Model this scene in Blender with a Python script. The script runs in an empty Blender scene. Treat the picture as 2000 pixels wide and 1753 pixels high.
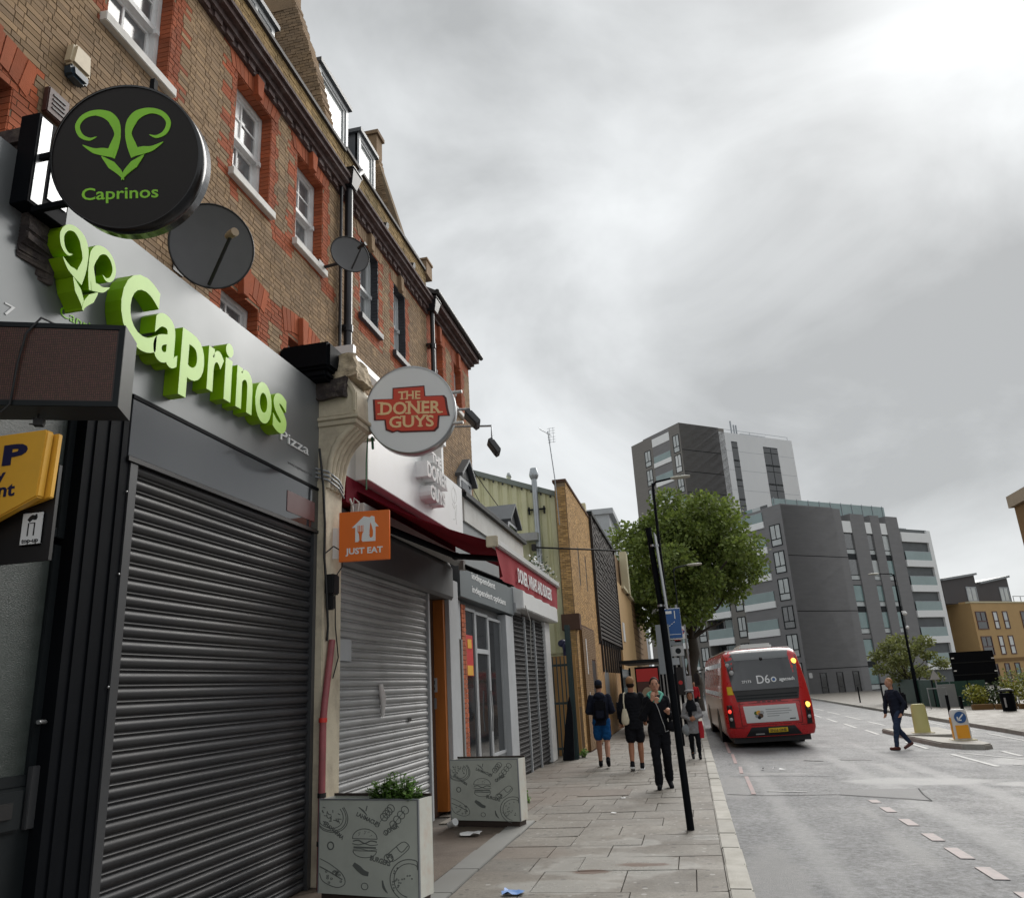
import bpy, bmesh, math, random
from mathutils import Vector, Matrix, noise as mnoise
random.seed(7)
R = math.radians
SC = bpy.context.scene
COL = SC.collection

# ------------------------------------------------------------------ camera
def set_camera():
    f, ppx, ppy = 1516.0, 350.0, 448.5
    s = Vector((ppx, ppy, f)).normalized()
    r = R(3.3)
    u0 = Vector((-math.sin(r), -math.cos(r), 0))
    up = Vector((u0.x, u0.y, -(u0.dot(s)) / s.z)).normalized()
    xr = s.cross(up)
    rows = [xr, s, up]
    right = Vector([v.x for v in rows]); down = Vector([v.y for v in rows]); fwd = Vector([v.z for v in rows])
    m = Matrix((( right.x, -down.x, -fwd.x, 0.0), (right.y, -down.y, -fwd.y, 0.0), (right.z, -down.z, -fwd.z, 1.6), (0, 0, 0, 1)))
    cd = bpy.data.cameras.new('camera')
    cd.sensor_width = 36; cd.sensor_fit = 'HORIZONTAL'; cd.lens = 36 * f / 2000
    cd.clip_start = 0.05; cd.clip_end = 3000
    co = bpy.data.objects.new('camera', cd); COL.objects.link(co)
    co.matrix_world = m
    SC.camera = co
set_camera()

# ------------------------------------------------------------------ sky and sun
SUN_EL, SUN_AZ = R(39), R(23)
SKY_GAIN = 4.75
def set_world():
    w = bpy.data.worlds.new('World'); SC.world = w; w.use_nodes = True
    nt = w.node_tree; nt.nodes.clear(); N = nt.nodes.new; L = nt.links.new
    out = N('ShaderNodeOutputWorld'); bg = N('ShaderNodeBackground'); bg.inputs[1].default_value = 0.12
    sky = N('ShaderNodeTexSky'); sky.sky_type = 'NISHITA'; sky.sun_disc = False
    sky.sun_elevation = SUN_EL; sky.sun_rotation = SUN_AZ
    tc = N('ShaderNodeTexCoord')
    sep = N('ShaderNodeSeparateXYZ'); L(tc.outputs['Generated'], sep.inputs[0])
    # flatten the directions on to a cloud deck
    za = N('ShaderNodeMath'); za.operation = 'MAXIMUM'; L(sep.outputs['Z'], za.inputs[0]); za.inputs[1].default_value = 0.0
    zb = N('ShaderNodeMath'); zb.operation = 'ADD'; L(za.outputs[0], zb.inputs[0]); zb.inputs[1].default_value = 0.32
    dv = N('ShaderNodeVectorMath'); dv.operation = 'DIVIDE'
    cb = N('ShaderNodeCombineXYZ')
    for i in range(3): L(zb.outputs[0], cb.inputs[i])
    L(tc.outputs['Generated'], dv.inputs[0]); L(cb.outputs[0], dv.inputs[1])
    def nz(scale, detail, rough, off, dist=0.0):
        mp = N('ShaderNodeMapping'); mp.inputs['Location'].default_value = off; L(dv.outputs[0], mp.inputs[0])
        n = N('ShaderNodeTexNoise'); n.inputs['Scale'].default_value = scale; n.inputs['Detail'].default_value = detail
        n.inputs['Roughness'].default_value = rough; n.inputs['Distortion'].default_value = dist
        L(mp.outputs[0], n.inputs['Vector']); return n.outputs['Fac']
    def mth(op, a, b):
        m = N('ShaderNodeMath'); m.operation = op
        for i, v in enumerate((a, b)):
            if isinstance(v, (int, float)): m.inputs[i].default_value = v
            else: L(v, m.inputs[i])
        return m.outputs[0]
    n1 = nz(1.35, 6, 0.5, (3.1, 1.7, 0), 0.2); n2 = nz(3.6, 8, 0.55, (0.4, 5.2, 0), 0.35)
    nd = N('ShaderNodeTexNoise'); nd.inputs['Scale'].default_value = 2.7; nd.inputs['Detail'].default_value = 9; nd.inputs['Roughness'].default_value = 0.52; nd.inputs['Distortion'].default_value = 0.5
    ml = N('ShaderNodeMapping'); ml.inputs['Location'].default_value = (1.3, 0.4, 2.2); ml.inputs['Scale'].default_value = (1, 1, 1.5); L(tc.outputs['Generated'], ml.inputs[0]); L(ml.outputs[0], nd.inputs['Vector'])
    v = mth('ADD', mth('MULTIPLY', mth('SUBTRACT', n1, 0.5), 0.38), mth('MULTIPLY', mth('SUBTRACT', n2, 0.5), 0.10))
    v = mth('ADD', v, mth('MULTIPLY', mth('SUBTRACT', nd.outputs['Fac'], 0.5), 1.0))
    def blob(d, power, amt):
        vm = N('ShaderNodeVectorMath'); vm.operation = 'DOT_PRODUCT'
        L(tc.outputs['Generated'], vm.inputs[0]); vm.inputs[1].default_value = Vector(d).normalized()
        c = mth('POWER', mth('MAXIMUM', vm.outputs['Value'], 0.0), power)
        return mth('MULTIPLY', c, amt)
    # thinner cloud towards the hidden sun and the middle of the deck, thicker banks elsewhere
    for d, p, a in (((0.31, 0.72, 0.63), 110, 0.24), ((0.03, 0.85, 0.52), 30, 0.07), ((-0.02, 0.84, 0.56), 60, 0.02), ((0.32, 0.86, 0.37), 50, -0.19), ((0.08, 0.93, 0.34), 90, -0.12),
                    ((-0.2, 0.68, 0.7), 30, -0.14), ((0.2, 0.76, 0.62), 160, -0.10), ((-0.1, 0.96, 0.2), 40, 0.10), ((0.35, 0.93, 0.12), 40, 0.08)):
        v = mth('ADD', v, blob(d, p, a))
    v = mth('ADD', mth('MULTIPLY', v, 0.92), 0.64)
    v = mth('MAXIMUM', v, 0.44)
    tint = N('ShaderNodeCombineXYZ')
    L(mth('MULTIPLY', v, SKY_GAIN * 0.972), tint.inputs[0]); L(mth('MULTIPLY', v, SKY_GAIN), tint.inputs[1]); L(mth('MULTIPLY', v, SKY_GAIN * 1.012), tint.inputs[2])
    mx = N('ShaderNodeMix'); mx.data_type = 'RGBA'; mx.inputs[0].default_value = 0.985
    L(sky.outputs[0], mx.inputs[6]); L(tint.outputs[0], mx.inputs[7])
    L(mx.outputs[2], bg.inputs[0]); L(bg.outputs[0], out.inputs[0])
set_world()
sl = bpy.data.lights.new('sun', 'SUN'); sl.energy = 1.5; sl.angle = R(42); sl.color = (1.0, 0.97, 0.92)
so = bpy.data.objects.new('sun', sl); COL.objects.link(so); so.location = (10, 20, 30)
sd = Vector((math.sin(SUN_AZ) * math.cos(SUN_EL), math.cos(SUN_AZ) * math.cos(SUN_EL), math.sin(SUN_EL)))
so.rotation_euler = sd.to_track_quat('Z', 'Y').to_euler()
SC.view_settings.view_transform = 'Standard'; SC.view_settings.look = 'None'
SC.view_settings.gamma = 1.0; SC.view_settings.use_curve_mapping = False
SC.view_settings.exposure = 0.98
SC.render.engine = 'CYCLES'
SC.cycles.max_bounces = 6; SC.cycles.diffuse_bounces = 3; SC.cycles.glossy_bounces = 3
SC.cycles.transmission_bounces = 4; SC.cycles.transparent_max_bounces = 6

# ------------------------------------------------------------------ materials
def mat(name, col, rough=0.6, metal=0.0, spec=0.5, var=0.0, vs=4.0, bump=0.0, bs=80.0, isl=0.0, hue=None, streak=0.0,
        dirt=None, dirt_amt=0.0, dirt_s=1.5, rvar=0.0, coat=0.0, emit=0.0, stretch=None, trans=0.0, detail=5.0, thin=0.0, speck=0.0, ss=70.0):
    m = bpy.data.materials.new(name); m.use_nodes = True
    nt = m.node_tree; N = nt.nodes.new; L = nt.links.new
    b = nt.nodes['Principled BSDF']
    b.inputs['Base Color'].default_value = (*col, 1); b.inputs['Roughness'].default_value = rough
    b.inputs['Metallic'].default_value = metal; b.inputs['Specular IOR Level'].default_value = spec
    if coat: b.inputs['Coat Weight'].default_value = coat; b.inputs['Coat Roughness'].default_value = 0.08
    if emit: b.inputs['Emission Color'].default_value = (*col, 1); b.inputs['Emission Strength'].default_value = emit
    if trans: b.inputs['Transmission Weight'].default_value = trans
    geo = N('ShaderNodeNewGeometry'); pos = geo.outputs['Position']
    if stretch:
        mp = N('ShaderNodeMapping'); mp.inputs['Scale'].default_value = stretch; L(pos, mp.inputs[0]); spos = mp.outputs[0]
    else: spos = pos
    def noise(scale, detail=5, vec=None, rough=0.6):
        n = N('ShaderNodeTexNoise'); n.inputs['Scale'].default_value = scale; n.inputs['Detail'].default_value = detail
        n.inputs['Roughness'].default_value = rough
        L(vec if vec is not None else pos, n.inputs['Vector']); return n.outputs['Fac']
    def mth(op, a, bb, c=None):
        q = N('ShaderNodeMath'); q.operation = op
        for i, v in enumerate((a, bb, c)):
            if v is None: continue
            if isinstance(v, (int, float)): q.inputs[i].default_value = v
            else: L(v, q.inputs[i])
        return q.outputs[0]
    cur = None
    def start():
        rgb = N('ShaderNodeRGB'); rgb.outputs[0].default_value = (*col, 1); return rgb.outputs[0]
    def mul(c, fac):
        vm = N('ShaderNodeVectorMath'); vm.operation = 'SCALE'; L(c, vm.inputs[0]); L(fac, vm.inputs['Scale']); return vm.outputs[0]
    if isl or hue:
        cur = start()
        oi = N('ShaderNodeObjectInfo')
        rnd = mth('FRACT', mth('ADD', geo.outputs['Random Per Island'], mth('MULTIPLY', oi.outputs['Random'], 7.31)), 0.0)
        if hue:
            mx = N('ShaderNodeMix'); mx.data_type = 'RGBA'
            L(mth('FRACT', mth('MULTIPLY', rnd, 17.7), 0.0), mx.inputs[0]); L(cur, mx.inputs[6]); mx.inputs[7].default_value = (*hue, 1); cur = mx.outputs[2]
        cur = mul(cur, mth('ADD', mth('MULTIPLY', rnd, 2 * isl), 1 - isl))
    if var:
        cur = cur or start()
        cur = mul(cur, mth('ADD', mth('MULTIPLY', noise(vs, detail, spos), 2 * var), 1 - var))
    if dirt:
        cur = cur or start()
        cr = N('ShaderNodeMapRange'); cr.inputs[1].default_value = 0.45; cr.inputs[2].default_value = 0.72
        L(noise(dirt_s, 8, spos, 0.65), cr.inputs[0])
        mx = N('ShaderNodeMix'); mx.data_type = 'RGBA'; L(mth('MULTIPLY', cr.outputs[0], dirt_amt), mx.inputs[0])
        L(cur, mx.inputs[6]); mx.inputs[7].default_value = (*dirt, 1); cur = mx.outputs[2]
    if speck:
        cur = cur or start()
        cur = mul(cur, mth('MAXIMUM', mth('ADD', mth('MULTIPLY', noise(ss, 3, pos, 0.85), 2 * speck), 1 - speck), 0.35))
    if cur: L(cur, b.inputs['Base Color'])
    if thin:      # cloth and leaves let some light through
        tl = N('ShaderNodeBsdfTranslucent'); ms = N('ShaderNodeMixShader'); ms.inputs[0].default_value = thin
        if cur: L(cur, tl.inputs[0])
        else: tl.inputs[0].default_value = (*col, 1)
        L(b.outputs[0], ms.inputs[1]); L(tl.outputs[0], ms.inputs[2]); L(ms.outputs[0], nt.nodes['Material Output'].inputs[0])
    if rvar:
        rr = mth('ADD', mth('MULTIPLY', mth('SUBTRACT', noise(vs * 0.7 + 0.4, 4), 0.5), 2 * rvar), rough)
        L(mth('MINIMUM', mth('MAXIMUM', rr, 0.04), 1.0), b.inputs['Roughness'])
    if bump:
        bp = N('ShaderNodeBump'); bp.inputs['Strength'].default_value = bump; bp.inputs['Distance'].default_value = 0.01
        L(noise(bs, 4, spos), bp.inputs['Height']); L(bp.outputs[0], b.inputs['Normal'])
    return m

def specks(key, col, scale, size, amt=0.8):
    """trodden-in gum, grit and drips: small round marks scattered over a surface"""
    nt = M[key].node_tree; N = nt.nodes.new; L = nt.links.new; b = nt.nodes['Principled BSDF']
    geo = N('ShaderNodeNewGeometry'); vo = N('ShaderNodeTexVoronoi'); vo.inputs['Scale'].default_value = scale; vo.voronoi_dimensions = '2D'; L(geo.outputs['Position'], vo.inputs['Vector'])
    sp = N('ShaderNodeSeparateColor'); L(vo.outputs['Color'], sp.inputs[0])
    th = N('ShaderNodeMath'); th.operation = 'MULTIPLY'; L(sp.outputs[0], th.inputs[0]); th.inputs[1].default_value = size
    lt = N('ShaderNodeMath'); lt.operation = 'LESS_THAN'; L(vo.outputs['Distance'], lt.inputs[0]); L(th.outputs[0], lt.inputs[1])
    f = N('ShaderNodeMath'); f.operation = 'MULTIPLY'; L(lt.outputs[0], f.inputs[0]); f.inputs[1].default_value = amt
    mc = N('ShaderNodeMix'); mc.data_type = 'RGBA'; L(f.outputs[0], mc.inputs[0]); L(b.inputs['Base Color'].links[0].from_socket, mc.inputs[6]); mc.inputs[7].default_value = (*col, 1); L(mc.outputs[2], b.inputs['Base Color'])
def stain(key, spots, col, rough, amt=0.8, edge=0.35, ns=2.5):
    """marks with a shape of their own (damp, mud, patched asphalt) added to a surface: spots = (x, y, rx, ry)"""
    nt = M[key].node_tree; N = nt.nodes.new; L = nt.links.new; b = nt.nodes['Principled BSDF']
    geo = N('ShaderNodeNewGeometry'); nz = N('ShaderNodeTexNoise'); nz.inputs['Scale'].default_value = ns; nz.inputs['Detail'].default_value = 5; L(geo.outputs['Position'], nz.inputs['Vector'])
    acc = None
    for x, y, rx, ry in spots:
        mp = N('ShaderNodeMapping'); mp.vector_type = 'POINT'; mp.inputs['Location'].default_value = (-x / rx, -y / ry, 0); mp.inputs['Scale'].default_value = (1 / rx, 1 / ry, 0); L(geo.outputs['Position'], mp.inputs[0])
        ln = N('ShaderNodeVectorMath'); ln.operation = 'LENGTH'; L(mp.outputs[0], ln.inputs[0])
        ad = N('ShaderNodeMath'); ad.operation = 'MULTIPLY_ADD'; L(nz.outputs['Fac'], ad.inputs[0]); ad.inputs[1].default_value = 1.1; L(ln.outputs['Value'], ad.inputs[2])
        mr = N('ShaderNodeMapRange'); mr.interpolation_type = 'SMOOTHSTEP'; mr.inputs[1].default_value = 1.55; mr.inputs[2].default_value = 1.55 - edge; L(ad.outputs[0], mr.inputs[0])
        if acc is None: acc = mr.outputs[0]
        else:
            mx = N('ShaderNodeMath'); mx.operation = 'MAXIMUM'; L(acc, mx.inputs[0]); L(mr.outputs[0], mx.inputs[1]); acc = mx.outputs[0]
    f = N('ShaderNodeMath'); f.operation = 'MULTIPLY'; L(acc, f.inputs[0]); f.inputs[1].default_value = amt
    src = b.inputs['Base Color'].links[0].from_socket if b.inputs['Base Color'].links else None
    mc = N('ShaderNodeMix'); mc.data_type = 'RGBA'; L(f.outputs[0], mc.inputs[0])
    if src: L(src, mc.inputs[6])
    else: mc.inputs[6].default_value = b.inputs['Base Color'].default_value
    mc.inputs[7].default_value = (*col, 1); L(mc.outputs[2], b.inputs['Base Color'])
    rsrc = b.inputs['Roughness'].links[0].from_socket if b.inputs['Roughness'].links else None
    rm = N('ShaderNodeMix'); rm.data_type = 'FLOAT'; L(f.outputs[0], rm.inputs[0])
    if rsrc: L(rsrc, rm.inputs[2])
    else: rm.inputs[2].default_value = b.inputs['Roughness'].default_value
    rm.inputs[3].default_value = rough; L(rm.outputs[0], b.inputs['Roughness'])
M = {}
def D(key, *a, **k): M[key] = mat(key, *a, **k); return M[key]
D('stock_brick', (0.37, 0.25, 0.145), 0.9, spec=0.25, isl=0.22, hue=(0.31, 0.215, 0.135), var=0.26, vs=1.3, bump=0.5, bs=130, dirt=(0.13, 0.10, 0.075), dirt_amt=0.5, dirt_s=0.9)
D('yellow_brick', (0.50, 0.31, 0.125), 0.9, spec=0.25, isl=0.3, hue=(0.44, 0.28, 0.13), var=0.15, vs=1.0, bump=0.4, bs=120, dirt=(0.24, 0.15, 0.08), dirt_amt=0.4, dirt_s=0.5)
D('red_brick', (0.42, 0.108, 0.045), 0.88, spec=0.25, isl=0.18, hue=(0.36, 0.11, 0.055), var=0.3, vs=2.0, bump=0.4, bs=120, dirt=(0.17, 0.065, 0.04), dirt_amt=0.65, dirt_s=1.6)
D('mortar', (0.25, 0.19, 0.13), 0.95, spec=0.1, var=0.3, vs=3, bump=0.5, bs=200)
D('dark_mortar', (0.10, 0.06, 0.045), 0.95, spec=0.1, var=0.3, vs=3)
D('cornice', (0.085, 0.05, 0.045), 0.85, var=0.6, vs=9, bump=0.8, bs=25, dirt=(0.25, 0.22, 0.22), dirt_amt=0.55, dirt_s=6)
D('parapet_brick', (0.36, 0.25, 0.12), 0.92, spec=0.2, isl=0.3, var=0.4, vs=2.5, bump=0.6, bs=90, dirt=(0.12, 0.11, 0.055), dirt_amt=0.7, dirt_s=1.3)
D('coping', (0.05, 0.045, 0.045), 0.7, var=0.4, vs=6)
D('white_frame', (0.80, 0.81, 0.81), 0.45, var=0.12, vs=6, dirt=(0.35, 0.33, 0.30), dirt_amt=0.35, dirt_s=5)
D('grey_frame', (0.62, 0.64, 0.65), 0.4, var=0.1, vs=6)
D('white_sill', (0.74, 0.72, 0.68), 0.7, var=0.15, vs=6, dirt=(0.3, 0.28, 0.25), dirt_amt=0.4, dirt_s=5, bump=0.2)
D('slate_sill', (0.05, 0.052, 0.06), 0.5, var=0.3, vs=8)
D('lead', (0.085, 0.095, 0.105), 0.5, var=0.25, vs=5, bump=0.2, bs=30)
D('slate', (0.07, 0.075, 0.085), 0.6, isl=0.2, var=0.3, vs=3)
D('glass_dark', (0.025, 0.028, 0.032), 0.06, spec=0.9, var=0.5, vs=2.2)
D('glass_net', (0.15, 0.155, 0.16), 0.10, spec=0.9, var=0.5, vs=5)
D('glass_curtain', (0.42, 0.45, 0.45), 0.12, spec=0.8, var=0.35, vs=1.2)
D('glass_teal', (0.17, 0.26, 0.26), 0.08, spec=0.8, var=0.4, vs=0.8)
D('fascia_grey', (0.175, 0.185, 0.19), 0.40, metal=0.35, var=0.05, vs=2, rvar=0.08)
D('fascia_gloss', (0.030, 0.033, 0.038), 0.10, spec=0.7, coat=0.4, var=0.25, vs=2.0, bump=0.03, bs=5)
D('black_paint', (0.005, 0.006, 0.008), 0.6, spec=0.06, var=0.3, vs=6, rvar=0.1)
D('dark_frame', (0.011, 0.014, 0.016), 0.5, spec=0.2, var=0.3, vs=5, rvar=0.1)
D('shutter_dark', (0.028, 0.029, 0.033), 0.45, metal=0.1, spec=0.4, isl=0.16, var=0.22, vs=6, rvar=0.12, stretch=(1, 0.3, 1), dirt=(0.06, 0.057, 0.052), dirt_amt=0.45, dirt_s=1.6)
D('shutter_silver', (0.37, 0.375, 0.38), 0.52, metal=0.15, isl=0.08, var=0.18, vs=5, rvar=0.1, dirt=(0.12, 0.115, 0.11), dirt_amt=0.4, dirt_s=2.5)
D('shutter_lattice', (0.022, 0.022, 0.024), 0.65, spec=0.15, isl=0.25, var=0.3, vs=4)
D('housing_grey', (0.10, 0.102, 0.105), 0.5, var=0.2, vs=3, rvar=0.1)
D('letter_green', (0.26, 0.48, 0.004), 0.4, spec=0.4, var=0.08, vs=5)
D('letter_face', (0.47, 0.75, 0.17), 0.38, spec=0.5, var=0.08, vs=6, dirt=(0.35, 0.55, 0.12), dirt_amt=0.15, dirt_s=5)
D('sign_black', (0.018, 0.015, 0.014), 0.5, spec=0.25, var=0.15, vs=3, bump=0.05, bs=400)
D('logo_green', (0.27, 0.66, 0.02), 0.4, var=0.25, vs=3)
D('rim_black', (0.016, 0.016, 0.018), 0.2, spec=0.7, metal=0.3)
D('bare_metal', (0.42, 0.43, 0.44), 0.3, metal=0.8, var=0.15, vs=8, dirt=(0.3, 0.29, 0.28), dirt_amt=0.4, dirt_s=6)
D('white_print', (0.75, 0.76, 0.76), 0.5)
D('grey_print', (0.12, 0.12, 0.125), 0.5)
D('dish_grey', (0.105, 0.105, 0.108), 0.55, var=0.12, vs=8, bump=0.05, bs=200)
D('black_plastic', (0.012, 0.012, 0.013), 0.45)
D('lnb', (0.36, 0.27, 0.18), 0.6, var=0.3, vs=20)
D('cream_paint', (0.62, 0.55, 0.42), 0.75, var=0.18, vs=5, bump=0.3, bs=40, dirt=(0.25, 0.2, 0.15), dirt_amt=0.65, dirt_s=3)
D('old_stone', (0.50, 0.41, 0.29), 0.95, var=0.5, vs=9, bump=1.0, bs=24, dirt=(0.09, 0.07, 0.055), dirt_amt=0.7, dirt_s=7)
D('char_stone', (0.045, 0.035, 0.035), 0.9, var=0.5, vs=10, bump=1.0, bs=30, dirt=(0.3, 0.25, 0.2), dirt_amt=0.35, dirt_s=9)
D('render_pale', (0.52, 0.52, 0.50), 0.8, var=0.12, vs=3, bump=0.2, bs=60, dirt=(0.3, 0.28, 0.25), dirt_amt=0.35, dirt_s=2)
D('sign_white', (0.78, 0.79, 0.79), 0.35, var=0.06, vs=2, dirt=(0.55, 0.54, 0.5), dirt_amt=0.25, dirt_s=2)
D('acrylic', (0.60, 0.59, 0.58), 0.3, var=0.15, vs=4, dirt=(0.40, 0.22, 0.2), dirt_amt=0.35, dirt_s=3)
D('round_white', (0.76, 0.77, 0.78), 0.35, var=0.04, vs=2)
D('doner_red', (0.60, 0.05, 0.018), 0.4, var=0.06)
D('doner_dark', (0.09, 0.008, 0.008), 0.4)
D('doner_cream', (0.85, 0.58, 0.30), 0.45)
D('orange', (0.76, 0.155, 0.012), 0.4, var=0.05)
D('awning_red', (0.21, 0.010, 0.026), 0.85, spec=0.2, thin=0.4, var=0.25, vs=3, bump=0.2, bs=300)
D('valance_red', (0.27, 0.018, 0.028), 0.8, spec=0.2, var=0.2, vs=4, bump=0.2, bs=300)
D('pale_metal', (0.58, 0.58, 0.57), 0.4, metal=0.3, var=0.1, vs=5, dirt=(0.3, 0.27, 0.22), dirt_amt=0.3, dirt_s=5)
D('warm_wood', (0.40, 0.125, 0.018), 0.5, var=0.3, vs=3, stretch=(4, 4, 0.6), bump=0.2, bs=40)
D('door_dark', (0.13, 0.026, 0.012), 0.5, var=0.3, vs=4, stretch=(4, 4, 0.6))
D('yellow_door', (0.62, 0.33, 0.08), 0.5, var=0.12, vs=4)
D('pale_grey', (0.42, 0.44, 0.46), 0.6, var=0.12, vs=3, dirt=(0.25, 0.25, 0.25), dirt_amt=0.3, dirt_s=2)
D('mid_grey', (0.20, 0.215, 0.225), 0.5, var=0.12, vs=3)
D('salon_grey', (0.105, 0.125, 0.135), 0.5, var=0.1, vs=3)
D('planter_panel', (0.50, 0.53, 0.48), 0.45, var=0.1, vs=3, dirt=(0.28, 0.29, 0.26), dirt_amt=0.3, dirt_s=4)
D('ink', (0.13, 0.142, 0.135), 0.6)
D('planter_edge', (0.66, 0.66, 0.60), 0.5, var=0.15, vs=5, dirt=(0.5, 0.22, 0.1), dirt_amt=0.35, dirt_s=6)
D('wet_wood', (0.045, 0.03, 0.025), 0.6, var=0.3)
D('soil', (0.03, 0.022, 0.016), 0.95, bump=1, bs=60)
D('leaf', (0.12, 0.25, 0.04), 0.55, thin=0.35, isl=0.45, hue=(0.12, 0.20, 0.05))
D('tree_leaf', (0.12, 0.175, 0.032), 0.6, isl=0.42, hue=(0.17, 0.215, 0.045), thin=0.35)
D('pale_leaf', (0.17, 0.20, 0.06), 0.6, thin=0.35, isl=0.4, hue=(0.20, 0.21, 0.07))
D('yellow_leaf', (0.26, 0.27, 0.03), 0.6, isl=0.3)
D('hedge_leaf', (0.05, 0.08, 0.025), 0.6, isl=0.4)
D('bark', (0.055, 0.045, 0.035), 0.9, var=0.4, vs=8, bump=0.8, bs=30)
D('pink_pipe', (0.33, 0.085, 0.095), 0.5, var=0.35, vs=5, dirt=(0.10, 0.05, 0.05), dirt_amt=0.4, dirt_s=8)
D('red_tape', (0.65, 0.04, 0.03), 0.4)
D('cable', (0.01, 0.01, 0.011), 0.5)
D('pale_cable', (0.4, 0.4, 0.38), 0.5)
D('green_cord', (0.03, 0.13, 0.06), 0.6)
D('led_face', (0.035, 0.02, 0.018), 0.5)
D('led_dot', (0.16, 0.055, 0.042), 0.4, isl=0.25, hue=(0.13, 0.06, 0.03))
D('led_case', (0.05, 0.052, 0.056), 0.4, var=0.15, vs=5)
D('pay_yellow', (0.78, 0.42, 0.045), 0.4, var=0.06, vs=4, dirt=(0.5, 0.28, 0.06), dirt_amt=0.2, dirt_s=6)
D('pay_navy', (0.012, 0.014, 0.06), 0.4)
D('frosted', (0.042, 0.053, 0.049), 0.32, spec=0.45, var=0.45, vs=3, bump=0.35, bs=60, stretch=(1, 1, 4), speck=0.5, ss=60)
D('alarm_cream', (0.60, 0.50, 0.34), 0.5, var=0.15, vs=10, dirt=(0.3, 0.22, 0.15), dirt_amt=0.4, dirt_s=10)
D('alarm_blue', (0.03, 0.05, 0.07), 0.35)
D('vent_brown', (0.07, 0.03, 0.025), 0.5)
D('pipe_black', (0.012, 0.012, 0.015), 0.3, spec=0.6, var=0.4, vs=8)
D('slab', (0.165, 0.150, 0.128), 0.62, isl=0.16, hue=(0.175, 0.160, 0.138), var=0.36, vs=2.4, detail=9.0, bump=0.3, bs=70, dirt=(0.12, 0.098, 0.078), dirt_amt=0.75, dirt_s=1.5, rvar=0.32, speck=0.7, ss=26)
D('joint', (0.075, 0.065, 0.055), 0.9, var=0.3)
D('kerb_stone', (0.36, 0.345, 0.31), 0.7, isl=0.14, var=0.22, vs=4, bump=0.4, bs=50, dirt=(0.18, 0.16, 0.12), dirt_amt=0.5, dirt_s=3)
D('forecourt', (0.14, 0.11, 0.085), 0.55, var=0.4, vs=1.6, bump=0.5, bs=60, dirt=(0.065, 0.042, 0.03), dirt_amt=0.8, dirt_s=1.8, rvar=0.25)
D('edging', (0.23, 0.23, 0.22), 0.6, isl=0.1, var=0.2, vs=3, dirt=(0.13, 0.12, 0.1), dirt_amt=0.4)
D('asphalt', (0.118, 0.121, 0.128), 0.6, spec=0.4, var=0.30, vs=1.6, detail=9.0, bump=0.7, bs=150, dirt=(0.130, 0.130, 0.134), dirt_amt=0.8, dirt_s=0.8, rvar=0.22, stretch=(1.0, 0.45, 1.0), speck=2.0, ss=15)
D('asphalt_dark', (0.095, 0.095, 0.10), 0.6, var=0.25, vs=3, bump=0.6, bs=150)
D('asphalt_light', (0.25, 0.25, 0.25), 0.5, var=0.2, vs=2, bump=0.5, bs=150)
D('road_white', (0.50, 0.50, 0.49), 0.6, var=0.25, vs=9, dirt=(0.16, 0.16, 0.165), dirt_amt=0.85, dirt_s=9)
D('road_pink', (0.34, 0.275, 0.27), 0.6, var=0.25, vs=9, dirt=(0.16, 0.155, 0.155), dirt_amt=0.85, dirt_s=9)
D('road_red', (0.29, 0.175, 0.17), 0.6, var=0.3, vs=6, dirt=(0.18, 0.17, 0.17), dirt_amt=0.8, dirt_s=3)
D('ground', (0.15, 0.14, 0.125), 0.9, var=0.3, vs=0.3)
D('wet_patch', (0.31, 0.30, 0.28), 0.25, var=0.2, vs=3)
D('mud', (0.09, 0.045, 0.022), 0.5, var=0.4, vs=8)
D('litter_white', (0.75, 0.76, 0.76), 0.6)
D('litter_blue', (0.12, 0.25, 0.55), 0.4)
D('clad_green', (0.68, 0.67, 0.43), 0.5, var=0.12, vs=0.6, dirt=(0.22, 0.22, 0.12), dirt_amt=0.3, dirt_s=1.2)
D('clad_trim', (0.19, 0.22, 0.20), 0.5, var=0.2)
D('zinc', (0.40, 0.43, 0.45), 0.35, metal=0.6, var=0.25, vs=4)
D('timber_dark', (0.032, 0.024, 0.02), 0.7, isl=0.3, var=0.3, vs=3)
D('plywood', (0.42, 0.235, 0.085), 0.7, isl=0.12, var=0.35, vs=1.0, stretch=(2, 2, 0.5), dirt=(0.22, 0.12, 0.05), dirt_amt=0.5, dirt_s=0.9)
D('pale_stone', (0.55, 0.50, 0.34), 0.8, var=0.1)
D('dun_stone', (0.36, 0.29, 0.21), 0.8, var=0.15)
D('gate_green', (0.022, 0.045, 0.048), 0.4, var=0.25, vs=5)
D('hoarding_green', (0.012, 0.055, 0.042), 0.5, var=0.25, vs=1)
D('steel_grey', (0.30, 0.32, 0.34), 0.4, metal=0.5, var=0.1)
D('sign_blue', (0.012, 0.085, 0.28), 0.35)
D('sign_red', (0.55, 0.03, 0.03), 0.4)
D('sign_back', (0.24, 0.26, 0.275), 0.5, var=0.15, vs=4)
D('lamp_head', (0.40, 0.39, 0.33), 0.5)
D('mid_dark', (0.215, 0.213, 0.217), 0.85, spec=0.2, var=0.14, vs=1.2, stretch=(0.6, 0.6, 3), bump=0.2, bs=10)
D('mid_dark_warm', (0.205, 0.195, 0.182), 0.85, spec=0.2, var=0.14, vs=1.2, stretch=(0.6, 0.6, 3))
D('mid_white', (0.78, 0.79, 0.79), 0.6, var=0.06)
D('tower_white', (0.66, 0.67, 0.68), 0.6, var=0.08, vs=0.3, stretch=(1, 1, 0.3))
D('recess', (0.10, 0.11, 0.115), 0.6, var=0.4, vs=0.8)
D('balustrade', (0.22, 0.30, 0.30), 0.1, spec=0.7, var=0.2, vs=0.6)
D('roof_dark', (0.06, 0.054, 0.056), 0.7, var=0.15, vs=1.0)
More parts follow.
